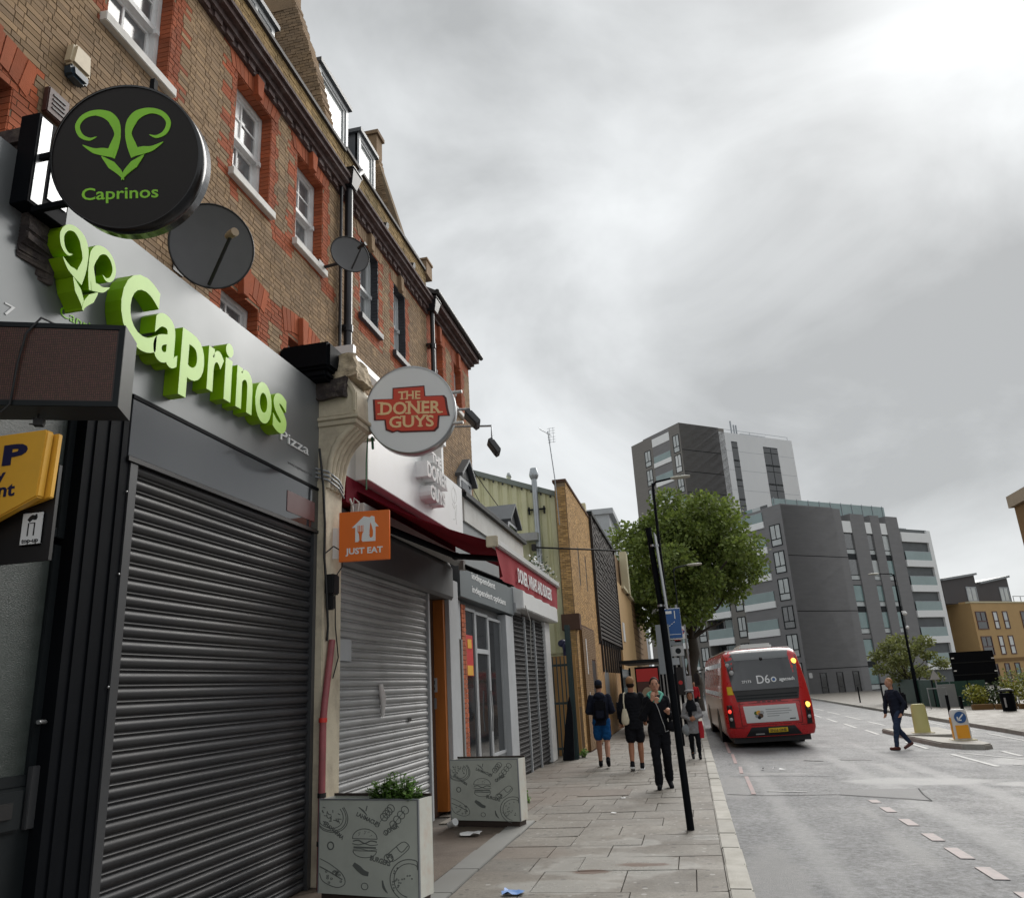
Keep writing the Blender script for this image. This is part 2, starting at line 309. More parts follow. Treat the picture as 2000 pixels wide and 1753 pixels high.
D('far_brick', (0.46, 0.30, 0.135), 0.85, var=0.12, vs=0.8, bump=0.1)
D('far_brown', (0.20, 0.115, 0.045), 0.9, var=0.15, vs=1.5)
D('window_brown', (0.085, 0.035, 0.03), 0.5, var=0.2, vs=1)
D('bus_red', (0.52, 0.012, 0.016), 0.28, spec=0.5, coat=0.5, var=0.15, vs=2.5, dirt=(0.28, 0.05, 0.04), dirt_amt=0.25, dirt_s=3, rvar=0.1)
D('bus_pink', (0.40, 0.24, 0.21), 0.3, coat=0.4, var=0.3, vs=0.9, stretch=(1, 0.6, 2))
D('bus_glass', (0.055, 0.058, 0.064), 0.08, spec=0.7)
D('bus_side_glass', (0.05, 0.03, 0.022), 0.06, spec=0.9)  # brown tint: reflection of the brown wall put into the glass colour
D('bus_roof', (0.62, 0.62, 0.61), 0.4, var=0.06)
D('bus_black', (0.012, 0.012, 0.014), 0.5)
D('tyre', (0.012, 0.012, 0.012), 0.8)
D('amber_lit', (1.0, 0.50, 0.08), 0.3, emit=1.3)
D('red_lit', (1.0, 0.06, 0.04), 0.3, emit=0.7)
D('clear_lamp', (0.42, 0.42, 0.42), 0.2)
D('dark_lamp', (0.06, 0.008, 0.008), 0.2)
D('plate_yellow', (0.66, 0.46, 0.02), 0.4)
D('ad_white', (0.66, 0.68, 0.68), 0.4)
D('dot_print', (0.26, 0.27, 0.28), 0.5)
D('bollard_yellow', (0.55, 0.52, 0.22), 0.5, var=0.08)
D('bollard_white', (0.68, 0.68, 0.66), 0.5)
D('bollard_amber', (0.80, 0.34, 0.01), 0.45)
D('arrow_blue', (0.02, 0.09, 0.27), 0.4)
D('skin', (0.46, 0.235, 0.155), 0.55, spec=0.35, var=0.08, vs=20)
D('skin_tan', (0.36, 0.16, 0.09), 0.55, spec=0.35, var=0.08, vs=20)
D('navy_cloth', (0.016, 0.019, 0.033), 0.9, spec=0.15, var=0.4, vs=14, bump=0.5, bs=40)
D('black_cloth', (0.0085, 0.009, 0.012), 0.9, spec=0.15, var=0.4, vs=14, bump=0.5, bs=40)
D('blue_cloth', (0.010, 0.085, 0.25), 0.85, spec=0.15, var=0.25, vs=14, bump=0.4, bs=40)
D('grey_cloth', (0.24, 0.235, 0.24), 0.9, spec=0.15, var=0.5, vs=16, bump=0.5, bs=40)
D('denim', (0.030, 0.045, 0.085), 0.9, spec=0.15, var=0.3, vs=14, bump=0.5, bs=60)
D('canvas', (0.62, 0.56, 0.42), 0.9, spec=0.15, var=0.15, vs=14, bump=0.5, bs=60)
D('teal_cloth', (0.12, 0.38, 0.30), 0.85, spec=0.15, var=0.2)
D('red_cloth', (0.42, 0.025, 0.035), 0.85, spec=0.15, var=0.2)
D('hair_dark', (0.016, 0.009, 0.006), 0.7, spec=0.15, var=0.3, vs=60)
D('hair_blond', (0.33, 0.15, 0.06), 0.6, var=0.3, vs=60)
D('hat_tan', (0.25, 0.135, 0.06), 0.85, var=0.2)
D('shoe_brown', (0.10, 0.025, 0.018), 0.5)
D('eye_dark', (0.01, 0.008, 0.007), 0.3)
D('lip', (0.33, 0.09, 0.08), 0.5)
D('zip', (0.5, 0.5, 0.5), 0.35, metal=0.7)

# ------------------------------------------------------------------ mesh helpers
OFF = {}
class MB:
    def __init__(self): self.v = []; self.f = []; self.m = []; self.sm = []
    def add(self, vs, fs, m=0, smooth=False):
        o = len(self.v); self.v.extend([Vector(p) for p in vs])
        for q in fs: self.f.append([i + o for i in q]); self.m.append(m); self.sm.append(smooth)
        return self
    def box(self, x0, x1, y0, y1, z0, z1, m=0):
        return self.add([(x0, y0, z0), (x1, y0, z0), (x1, y1, z0), (x0, y1, z0), (x0, y0, z1), (x1, y0, z1), (x1, y1, z1), (x0, y1, z1)],
                        [(3, 2, 1, 0), (4, 5, 6, 7), (0, 1, 5, 4), (1, 2, 6, 5), (2, 3, 7, 6), (3, 0, 4, 7)], m)
    def hexa(self, p, m=0):          # 8 points, bottom 4 then top 4
        return self.add(p, [(3, 2, 1, 0), (4, 5, 6, 7), (0, 1, 5, 4), (1, 2, 6, 5), (2, 3, 7, 6), (3, 0, 4, 7)], m)
    def prism(self, poly, vec, m=0, mside=None):   # polygon (3-D points) pushed along vec
        n = len(poly); vec = Vector(vec); a = [Vector(p) for p in poly]; b = [p + vec for p in a]
        self.add(a + b, [list(range(n))[::-1], list(range(n, 2 * n))], m)
        return self.add(a + b, [(i, (i + 1) % n, n + (i + 1) % n, n + i) for i in range(n)], m if mside is None else mside)
    def tube(self, pts, r, n=8, m=0, cap=True, smooth=True):
        pts = [Vector(p) for p in pts]; rs = r if isinstance(r, (list, tuple)) else [r] * len(pts)
        rings = []; prev = None
        for i, p in enumerate(pts):
            t = (pts[min(i + 1, len(pts) - 1)] - pts[max(i - 1, 0)]).normalized()
            if prev is None:
                a = Vector((0, 0, 1)) if abs(t.z) < 0.9 else Vector((1, 0, 0)); u = t.cross(a).normalized()
            else: u = (prev - t * prev.dot(t)).normalized()
            prev = u; w = t.cross(u)
            rings.append([p + (u * math.cos(2 * math.pi * k / n) + w * math.sin(2 * math.pi * k / n)) * rs[i] for k in range(n)])
        vs = [q for rg in rings for q in rg]; fs = []
        for i in range(len(pts) - 1):
            for k in range(n): fs.append((i * n + k, i * n + (k + 1) % n, (i + 1) * n + (k + 1) % n, (i + 1) * n + k))
        self.add(vs, fs, m, smooth)
        if cap: self.add(rings[0], [list(range(n))[::-1]], m); self.add(rings[-1], [list(range(n))], m)
        return self
    def disc(self, c, axis, r, depth, n=48, m=0, mside=None, r2=None):   # cylinder from c along axis*depth
        c = Vector(c); ax = Vector(axis).normalized()
        u = ax.cross(Vector((0, 0, 1)) if abs(ax.z) < 0.9 else Vector((1, 0, 0))).normalized(); w = ax.cross(u)
        r2 = r if r2 is None else r2
        a = [c + (u * math.cos(2 * math.pi * k / n) + w * math.sin(2 * math.pi * k / n)) * r for k in range(n)]
        b = [c + ax * depth + (u * math.cos(2 * math.pi * k / n) + w * math.sin(2 * math.pi * k / n)) * r2 for k in range(n)]
        self.add(a, [list(range(n))[::-1]], m); self.add(b, [list(range(n))], m)
        return self.add(a + b, [(k, (k + 1) % n, n + (k + 1) % n, n + k) for k in range(n)], m if mside is None else mside, True)
    def loft(self, rings, m=0, smooth=True, cap=True):
        n = len(rings[0]); vs = [Vector(p) for r in rings for p in r]; fs = []
        for i in range(len(rings) - 1):
            for k in range(n): fs.append((i * n + k, i * n + (k + 1) % n, (i + 1) * n + (k + 1) % n, (i + 1) * n + k))
        self.add(vs, fs, m, smooth)
        if cap: self.add(rings[0], [list(range(n))[::-1]], m); self.add(rings[-1], [list(range(n))], m)
        return self
    def ball(self, c, rx, ry, rz, n=12, k=8, m=0, rot=None):
        c = Vector(c); rings = []
        for i in range(1, k):
            a = math.pi * i / k; rings.append([(rx * math.sin(a) * math.cos(2 * math.pi * j / n), ry * math.sin(a) * math.sin(2 * math.pi * j / n), -rz * math.cos(a)) for j in range(n)])
        vs = [Vector(p) for r in rings for p in r] + [Vector((0, 0, -rz)), Vector((0, 0, rz))]; fs = []
        for i in range(k - 2):
            for j in range(n): fs.append((i * n + j, i * n + (j + 1) % n, (i + 1) * n + (j + 1) % n, (i + 1) * n + j))
        for j in range(n): fs.append(((j + 1) % n, j, len(vs) - 2)); fs.append(((k - 2) * n + j, (k - 2) * n + (j + 1) % n, len(vs) - 1))
        if rot: vs = [rot @ p for p in vs]
        return self.add([c + p for p in vs], fs, m, True)
    def xform(self, mtx, start=0):
        for i in range(start, len(self.v)): self.v[i] = mtx @ self.v[i]
        return self
    def build(self, name, mats, parent=None, bevel=0.0, merge=False, kind=None, label=None, sharp=40):
        off = OFF.get(parent.name, Vector((0, 0, 0))) if parent else Vector((0, 0, 0))
        me = bpy.data.meshes.new(name)
        me.from_pydata([tuple(p - off) for p in self.v], [], self.f)
        if not isinstance(mats, (list, tuple)): mats = [mats]
        for q in mats: me.materials.append(M[q] if isinstance(q, str) else q)
        me.polygons.foreach_set('material_index', self.m)
        if merge or bevel:
            bm = bmesh.new(); bm.from_mesh(me); bmesh.ops.remove_doubles(bm, verts=bm.verts, dist=0.0002)
            bmesh.ops.recalc_face_normals(bm, faces=bm.faces)
            if bevel:
                eds = [e for e in bm.edges if len(e.link_faces) == 2 and e.calc_face_angle(0) > 0.6]
                bmesh.ops.bevel(bm, geom=eds, offset=bevel, segments=2, affect='EDGES', clamp_overlap=True)
            bm.to_mesh(me); bm.free()
            for p in me.polygons: p.use_smooth = True
            me.set_sharp_from_angle(angle=R(sharp))
        elif any(self.sm):
            me.polygons.foreach_set('use_smooth', self.sm)
        me.update()
        o = bpy.data.objects.new(name, me); COL.objects.link(o)
        if parent: o.parent = parent; OFF[o.name] = off
        if kind: o['kind'] = kind
        if label: o['label'] = label
        return o

def tag(o, label, cat, group=None):
    o['label'] = label; o['category'] = cat
    if group: o['group'] = group
    return o
def thing(name, label, cat, loc=(0, 0, 0), group=None, rotz=0.0, local=False):
    o = bpy.data.objects.new(name, None); COL.objects.link(o); o.empty_display_size = 0.2
    o.location = loc; o.rotation_euler = (0, 0, rotz)
    OFF[o.name] = Vector((0, 0, 0)) if local else Vector(loc)
    return tag(o, label, cat, group)
def copy_part(src, parent, loc, rot=None):
    c = src.copy(); COL.objects.link(c); c.parent = parent; c.location = loc
    if rot: c.rotation_euler = rot
    return c
def copy_tree(root, loc, rotz=None, label=None, group=None):
    r = root.copy(); COL.objects.link(r); r.location = loc
    if rotz is not None: r.rotation_euler = (0, 0, rotz)
    if label: r['label'] = label
    if group: r['group'] = group
    for ch in list(root.children):
        c = ch.copy(); COL.objects.link(c); c.parent = r
        for gc in list(ch.children):
            d = gc.copy(); COL.objects.link(d); d.parent = c
    return r

# orientation frames for lettering: facing the road (+x) or facing the camera (-y)
def face_x(o): return Matrix(((0, 0, 1, o[0]), (1, 0, 0, o[1]), (0, 1, 0, o[2]), (0, 0, 0, 1)))
def face_y(o): return Matrix(((1, 0, 0, o[0]), (0, 0, -1, o[1]), (0, 1, 0, o[2]), (0, 0, 0, 1)))

TXT = {}
def glyphs(s, bold=0.0, extr=0.0, res=3):
    """outline of a word in Blender's built-in face, as (verts, faces, width) with size 1 and left edge at 0"""
    key = (s, bold, extr, res)
    if key in TXT: return TXT[key]
    cu = bpy.data.curves.new('lettering', 'FONT'); cu.body = s; cu.size = 1.0; cu.offset = bold; cu.extrude = extr; cu.resolution_u = res
    ob = bpy.data.objects.new('lettering', cu); COL.objects.link(ob)
    dg = bpy.context.evaluated_depsgraph_get(); dg.update()
    me = bpy.data.meshes.new_from_object(ob.evaluated_get(dg))
    vs = [v.co.copy() for v in me.vertices]; fs = [list(p.vertices) for p in me.polygons]; ns = [p.normal.copy() for p in me.polygons]
    x0 = min(v.x for v in vs); x1 = max(v.x for v in vs)
    vs = [Vector((v.x - x0, v.y, v.z)) for v in vs]
    bpy.data.objects.remove(ob); bpy.data.meshes.remove(me); bpy.data.curves.remove(cu)
    TXT[key] = (vs, fs, ns, x1 - x0); return TXT[key]
def text(mb, s, frame, width, height, depth=0.004, bold=0.0, m_face=0, m_side=None, shear=0.0, rot=0.0):
    """put word s on a frame; width/height fit the word's box (height = cap height); depth = thickness"""
    vs, fs, ns, w = glyphs(s, bold, 0.5)
    sx = width / w; sy = height / 0.73
    out = []
    for v in vs:
        x = v.x * sx; y = v.y * sy; x += shear * y
        if rot: x, y = x * math.cos(rot) - y * math.sin(rot), x * math.sin(rot) + y * math.cos(rot)
        out.append(frame @ Vector((x, y, (v.z + 0.5) * depth)))
    for f, nn in zip(fs, ns): 
        mi = m_face if (m_side is None or nn.z > 0.5) else m_side
        mb.f.append([i + len(mb.v) for i in f]); mb.m.append(mi); mb.sm.append(False)
    mb.v.extend(out); return mb
def ribbon(pts, ws, sub=5):
    """outline polygon pairs of a smooth stroke of varying width through 2-D pts"""
    P = [Vector((p[0], p[1])) for p in pts]; out = []
    def cr(p0, p1, p2, p3, t): return 0.5 * ((2 * p1) + (p2 - p0) * t + (2 * p0 - 5 * p1 + 4 * p2 - p3) * t * t + (3 * p1 - p0 - 3 * p2 + p3) * t ** 3)
    cs = []; wv = []
    for i in range(len(P) - 1):
        p0 = P[max(i - 1, 0)]; p3 = P[min(i + 2, len(P) - 1)]
        for k in range(sub):
            t = k / sub; cs.append(cr(p0, P[i], P[i + 1], p3, t)); wv.append(ws[i] * (1 - t) + ws[i + 1] * t)
    cs.append(P[-1]); wv.append(ws[-1])
    for i, c in enumerate(cs):
        t = (cs[min(i + 1, len(cs) - 1)] - cs[max(i - 1, 0)]).normalized(); nrm = Vector((-t.y, t.x)); w = max(wv[i], 0.002) / 2
        out.append((c + nrm * w, c - nrm * w))
    return out
def stroke(mb, pts, ws, frame, depth=0.003, m=0, mside=None, sub=5, scale=1.0):
    if not isinstance(ws, (list, tuple)): ws = [ws] * len(pts)
    rb = ribbon([(p[0] * scale, p[1] * scale) for p in pts], [w * scale for w in ws], sub); n = len(rb)
    vs = []
    for z in (0.0, depth):
        for a, b in rb: vs += [frame @ Vector((a.x, a.y, z)), frame @ Vector((b.x, b.y, z))]
    ft, sd = [], []
    for i in range(n - 1):
        a = 2 * n + 2 * i; ft.append((a + 1, a + 3, a + 2, a)); 
        sd.append((2 * i, 2 * i + 2, a + 2, a)); sd.append((2 * i + 3, 2 * i + 1, a + 1, a + 3))
    sd.append((0, 2 * n, 2 * n + 1, 1)); e = 2 * n - 2; sd.append((e + 1, 2 * n + e + 1, 2 * n + e, e))
    base = len(mb.v); mb.add(vs, ft, m); 
    for q in sd: mb.f.append([i + base for i in q]); mb.m.append(m if mside is None else mside); mb.sm.append(False)
    return mb
def circle_pts(cx, cy, rx, ry, a0=0, a1=360, n=14):
    return [(cx + rx * math.cos(R(a0 + (a1 - a0) * i / (n - 1))), cy + ry * math.sin(R(a0 + (a1 - a0) * i / (n - 1)))) for i in range(n)]
# ================================================================== GROUND, ROAD, PAVEMENTS
def g(y): return 0.0 if y < 8 else (-0.2 * (y - 8) / 16 if y < 24 else -0.2)
def rz(x, y): return g(y) - 0.12 - 0.03 * (max(x, 0.3) - 0.3)
YS = [-30, -10, 0, 4, 8, 10, 12, 14, 16, 18, 20, 22, 24, 30, 40, 55, 80, 110, 140]
def sheet(name, xs, ys, zf, m, kind='structure', parent=None):
    mb = MB(); nx = len(xs)
    vs = [(x, y, zf(x, y)) for y in ys for x in xs]; fs = []
    for j in range(len(ys) - 1):
        for i in range(nx - 1): fs.append((j * nx + i, j * nx + i + 1, (j + 1) * nx + i + 1, (j + 1) * nx + i))
    mb.add(vs, fs); o = mb.build(name, m, parent)
    if kind: o['kind'] = kind
    return o
def gz(x, y): 
    b = -0.42 if x < 0.3 else (-0.42 - 0.4 * (x - 0.3) / 12 if x < 12.3 else -0.82)
    return b + g(y)
sheet('ground', [-600, -60, -8, 0.3, 6, 12.3, 40, 600], [-60, 0, 8, 24, 60, 200, 900], gz, 'ground')
road = sheet('road', [0.3, 1.2, 2.4, 4, 5.8, 8, 9.6], YS, rz, 'asphalt')
def sub(name, poly, m, dz=0.004, parent=road, kind=None):   # a thin patch lying on the road
    mb = MB(); top = [Vector((x, y, rz(x, y) + dz)) for x, y in poly]
    mb.prism([p - Vector((0, 0, dz * 0.5)) for p in top], (0, 0, dz * 0.5)); return mb.build(name, m, parent)
# resurfaced trench patches, sealed joints
sub('repair_patch', [(2.04, 13.85), (3.16, 13.2), (3.36, 14.7), (2.15, 14.5)], 'asphalt_dark')
stain('asphalt', [(3.7, 15.8, 1.6, .75), (5.6, 15.4, 1.4, .5), (6.9, 19.5, 1.2, 1.2)], (0.27, 0.27, 0.27), 0.45, 0.65, 0.5, 1.6)
stain('asphalt', [(0.55, 7.5, .35, 3.0), (1.3, 17.2, 1.0, .25), (2.0, 20.3, .8, .3), (0.5, 15, .3, 2.5)], (0.10, 0.10, 0.103), 0.35, 0.7, 0.5, 2.2)
def crack(pts, w=0.03):
    rb = ribbon(pts, [w] * len(pts), 4); mb = MB()
    vs = [(p.x, p.y, rz(p.x, p.y) + 0.006) for ab in rb for p in ab]
    mb.add(vs, [(2 * i, 2 * i + 1, 2 * i + 3, 2 * i + 2) for i in range(len(rb) - 1)]); return mb.build('sealed_joint', 'black_paint', road)
crack([(2.02, 13.9), (2.3, 13.75), (2.9, 13.42), (3.18, 13.18)], 0.03); crack([(3.18, 13.18), (3.25, 13.9), (3.38, 14.7)], 0.025)
crack([(0.35, 13.9), (1.0, 13.75), (2.0, 13.9)], 0.035); crack([(0.5, 16.6), (1.6, 16.7), (2.4, 16.55)], 0.03); crack([(3.1, 20.4), (3.4, 20.3), (3.65, 20.25)], 0.05)
crack([(2.3, 20.1), (2.7, 19.9)], 0.10); crack([(3.6, 9.8), (3.9, 10.4), (4.3, 10.3)], 0.02)
stain('asphalt', [(1.05, 14, .22, 16), (3.0, 12, .3, 18), (4.3, 14, .3, 16)], (0.165, 0.166, 0.17), 0.42, 0.5, 0.7, 0.9)
stain('asphalt', [(2.0, 9.5, .18, 1.4), (2.1, 12, .12, .9), (3.7, 18, .2, 2.0), (1.6, 22.5, .5, 1.2)], (0.062, 0.062, 0.064), 0.35, 0.6, 0.6, 3.5)
specks('asphalt', (0.06, 0.06, 0.06), 1.9, 0.05, 0.6); specks('asphalt', (0.3, 0.3, 0.3), 7.0, 0.07, 0.5)
sub('access_cover', [(3.1, 20.1), (3.75, 20.0), (3.8, 20.45), (3.15, 20.55)], 'asphalt_dark', 0.006); sub('access_cover', [(4.6, 10.9), (5.15, 10.85), (5.2, 11.4), (4.65, 11.45)], 'asphalt_dark', 0.006)
# worn dashes of the bay line (pinkish), the centre line and the far lane line, each mark its own piece
def dash(x0, y0, x1, y1, w, m='road_white'):
    d = Vector((x1 - x0, y1 - y0)); nrm = Vector((-d.y, d.x)).normalized() * w / 2
    return sub('road_marking', [(x0 - nrm.x, y0 - nrm.y), (x1 - nrm.x, y1 - nrm.y), (x1 + nrm.x, y1 + nrm.y), (x0 + nrm.x, y0 + nrm.y)], m, 0.008)
for a, b in ((13.26, 12.95), (12.5, 12.05), (11.45, 10.95), (10.4, 9.95), (9.55, 9.0), (8.62, 8.12), (7.7, 7.2), (6.8, 6.3), (5.9, 5.4)): dash(2.39, a, 2.39, b, 0.13, 'road_pink')
for a, b in ((21.6, 18.4), (17.05, 13.6), (31.4, 29.0), (35.5, 32.7), (39.8, 36.7), (44.2, 41.0), (48.5, 45.3), (25.9, 23.4)): dash(5.84, a, 5.78, b, 0.11)
for a, b in ((36.8, 34.0), (41.9, 38.4), (47, 43.5), (52.7, 48.7), (32.5, 29.9)): dash(7.0, a, 7.05, b, 0.11)
for a, b in ((35.7, 32.9), (28.9, 25.6), (24.5, 21.5), (31.8, 29.9)): dash(9.0, a, 8.95, b, 0.10)
dash(7.2, 22.4, 7.1, 20.9, 0.12); dash(6.1, 22.0, 6.9, 20.0, 0.1); dash(6.2, 18.8, 7.4, 17.9, 0.1)
for xx in (0.76,): 
    for a, b in ((27, 22.5), (22.2, 19.4), (18.6, 17.2), (16.6, 13.9)): dash(xx + 0.05, a, xx, b, 0.07, 'road_red')
dash(1.0, 14.3, 1.6, 14.2, 0.06)

# ---------------- kerbs
kerb = thing('kerb', '', '', (0, 0, 0)); 
for k in ('label', 'category'): del kerb[k]
kerb['kind'] = 'structure'
def kerb_run(root, x0, x1, ys, ln, zt, zb):
    y = ys[0]; i = 0
    while y < ys[1]:
        l = ln * random.uniform(0.85, 1.1) if y < 30 else ln * 4
        mb = MB(); e = 0.006; a = y + e; b = y + l - e
        s = random.uniform(-0.006, 0.006); q = random.uniform(-0.006, 0.006)
        mb.hexa([(x0 + s, a, zb(x0, a)), (x1 + s, a, zb(x1, a)), (x1 + s, b, zb(x1, b)), (x0 + s, b, zb(x0, b)), (x0 + s, a, zt(x0, a) + q), (x1 - 0.015 + s, a, zt(x0, a) + q - 0.004), (x1 - 0.015 + s, b, zt(x0, b) + q - 0.004), (x0 + s, b, zt(x0, b) + q)])
        mb.build('kerb_stone', 'kerb_stone', root, bevel=0.012); y += l
kerb_run(kerb, 0.10, 0.30, (2.0, 80), 0.92, lambda x, y: g(y) + 0.004, lambda x, y: g(y) - 0.25)
FK = 9.6
far_kerb = thing('far_kerb', '', '', (0, 0, 0))
for k in ('label', 'category'): del far_kerb[k]
far_kerb['kind'] = 'structure'
kerb_run(far_kerb, FK, FK + 0.2, (12, 110), 1.2, lambda x, y: rz(FK, y) + 0.125, lambda x, y: rz(FK, y) - 0.2)
fp = sheet('far_pavement', [FK + 0.2, 11, 12.6, 18], [-5, 8, 24, 40, 60, 110], lambda x, y: rz(FK, y) + 0.12 - 0.012 * (x - FK), 'slab')

# ---------------- near pavement: bedding sheet plus flags
XP0 = -2.15
pave = sheet('pavement', [-7, -3.4, XP0, 0.10], YS, lambda x, y: g(y) - 0.02, 'joint')
fore = sheet('forecourt', [-4.2, -3.4, -2.75, XP0 - 0.30], [0, 4, 6, 8, 10, 10.45], lambda x, y: g(y) - 0.004, 'forecourt')
y = 2.4
while y < 10.4:                                     # grey edging stones between forecourt and flags
    mb = MB(); l = random.uniform(0.8, 1.0); mb.box(XP0 - 0.29, XP0 - 0.012, y + 0.004, y + l - 0.004, g(y) - 0.06, g(y) + 0.003)
    mb.build('edging_stone', 'edging', pave, bevel=0.006); y += l
y = 3.4; row = 0; rr = random.Random(3)
while y < 27.0:
    d = rr.choice((0.60, 0.60, 0.75, 0.45)); y1 = y + d
    xl = XP0 if y < 10.45 else -3.45
    x = xl - rr.uniform(0.0, 0.5)
    if y < 10.45: x = xl
    first = True
    while x < 0.09:
        w = rr.choice((0.45, 0.6, 0.75, 0.9)) * (rr.uniform(0.5, 1) if first and y < 10.45 else 1); first = False
        x1 = min(x + w, 0.095)
        if 0.095 - x1 < 0.2: x1 = 0.095
        e = 0.005; t = [g(y) + rr.uniform(-0.004, 0.005) for _ in range(4)]
        mb = MB(); mb.hexa([(x + e, y + e, g(y) - 0.05), (x1 - e, y + e, g(y) - 0.05), (x1 - e, y1 - e, g(y1) - 0.05), (x + e, y1 - e, g(y1) - 0.05),
                            (x + e, y + e, t[0]), (x1 - e, y + e, t[1]), (x1 - e, y1 - e, t[2] + g(y1) - g(y)), (x + e, y1 - e, t[3] + g(y1) - g(y))])
        mb.build('flagstone', 'slab', pave); x = x1
    y = y1
sheet('flag_paving', [-3.45, -2, -1, 0.095], [27.0, 35, 50, 80, 140], lambda x, y: g(y) - 0.001, 'slab', kind=None, parent=pave)
specks('slab', (0.07, 0.062, 0.055), 5.5, 0.16, 0.75); specks('slab', (0.36, 0.35, 0.33), 3.7, 0.09, 0.8)
# cover plates and repairs let into the flags
def plate(name, x0, x1, y0, y1, m, h=0.009):
    mb = MB(); mb.hexa([(x0, y0, g(y0) - 0.02), (x1, y0, g(y0) - 0.02), (x1, y1, g(y1) - 0.02), (x0, y1, g(y1) - 0.02), (x0, y0, g(y0) + h), (x1, y0, g(y0) + h), (x1, y1, g(y1) + h), (x0, y1, g(y1) + h)])
    return mb.build(name, m, pave)
plate('cover_plate', -1.95, -1.15, 13.1, 13.9, 'forecourt'); plate('cement_patch', -3.2, -2.45, 11.5, 13.2, 'forecourt', 0.008)
def blobpatch(name, cx, cy, rx, ry, m, h, seed, ang=0.0):
    r2 = random.Random(seed); n = 22; ph = [r2.uniform(0, 6.28) for _ in range(3)]; pts = []
    for i in range(n):
        a = 2 * math.pi * i / n; k = 1 + 0.16 * math.sin(2 * a + ph[0]) + 0.1 * math.sin(3 * a + ph[1]) + 0.06 * math.sin(5 * a + ph[2])
        dx, dy = rx * k * math.cos(a), ry * k * math.sin(a)
        pts.append((cx + dx * math.cos(ang) - dy * math.sin(ang), cy + dx * math.sin(ang) + dy * math.cos(ang)))
    mb = MB(); mb.prism([(p[0], p[1], g(p[1]) - 0.002) for p in pts], (0, 0, 0.002 + h)); return mb.build(name, m, pave)
stain('slab', [(-.95, 7.95, .8, .62), (-.9, 9.05, .5, .3), (0.0, 9.35, .3, .16), (-1.3, 7.2, .6, .3)], (0.40, 0.39, 0.365), 0.16, 0.75, 0.45, 3.0)
stain('slab', [(-1.08, 7.72, .22, .09), (-.62, 7.98, .30, .10)], (0.10, 0.045, 0.022), 0.4, 0.9, 0.4, 5.0)
stain('slab', [(-2.4, 13.5, 1.0, 2.0), (-2.9, 17.5, .8, 3.0), (-1.9, 8.6, .7, .5)], (0.13, 0.095, 0.07), 0.5, 0.6, 0.6, 1.6)
blobpatch('dirt_stain', -2.9, 13.0, 0.4, 0.35, 'forecourt', 0.010, 12)

# ---------------- litter
def litter(name, label, cat, pts, z, m, r=0.02):
    mb = MB(); mb.tube([(p[0], p[1], z + p[2]) for p in pts], r, 7); o = mb.build(name, m); return tag(o, label, cat)
def paper(name, label, x, y, s, m, seed, cat='litter'):
    r2 = random.Random(seed); z = g(y) + 0.012; n = 5; mb = MB(); P = [[Vector((x + s * (i / (n - 1) - 0.5) + r2.uniform(-.02, .02) * s * 3, y + s * 0.7 * (j / (n - 1) - 0.5), z + abs(r2.gauss(0, 0.35)) * s * 0.22)) for i in range(n)] for j in range(n)]
    mb.add([p for r_ in P for p in r_], [(j * n + i, j * n + i + 1, (j + 1) * n + i + 1, (j + 1) * n + i) for j in range(n - 1) for i in range(n - 1)], 0, True)
    return tag(mb.build(name, m), label, cat)
mb = MB(); mb.disc((-3.2, 10.35, g(10) + 0.03), (0.8, -0.6, 0.35), 0.035, 0.14, 16, r2=0.045); tag(mb.build('paper_cup', 'litter_white'), 'crumpled white paper cup lying at the foot of the orange door post', 'cup')
paper('paper_scrap', 'crumpled white paper scrap on the dirty forecourt in front of the far planter', -2.75, 9.75, 0.24, 'litter_white', 2)
paper('paper_scrap', 'small flat white scrap on the stained forecourt beside the near planter', -2.75, 8.1, 0.12, 'litter_white', 3)
paper('paper_scrap', 'thin strip of white paper on the forecourt right behind the near planter', -2.62, 7.45, 0.16, 'litter_white', 4)
paper('crisp_packet', 'blue and white crisp packet on the flagstones at the bottom edge of the photo', -1.62, 6.95, 0.17, 'litter_blue', 5)
paper('paper_scrap', 'tiny white scrap on the flags at the walking woman\'s feet', -1.2, 12.7, 0.07, 'litter_white', 6)
paper('paper_scrap', 'tiny white scrap on the flags halfway between planter and black pole', -1.2, 11.2, 0.07, 'litter_white', 7)
for i, (x, yy) in enumerate(((1.25, 17.9), (1.45, 18.1), (1.6, 17.8), (1.05, 18.2), (0.65, 23.0), (0.62, 19.2))):
    r2 = random.Random(40 + i); mb = MB(); z = rz(x, yy) + 0.01
    mb.add([(x + r2.uniform(-.08, .08), yy + r2.uniform(-.1, .1), z + r2.uniform(0, .05)) for _ in range(4)], [(0, 1, 2, 3)]); lab = 'small white scrap in the little cluster of litter on the road behind the bus' if i < 4 else ('white scrap of litter at the kerb beside the rear of the bus' if i == 4 else 'white scrap of litter in the gutter between bus and grey coated woman'); tag(mb.build('paper_scrap', 'litter_white'), lab, 'litter', 'scraps of litter behind the bus')
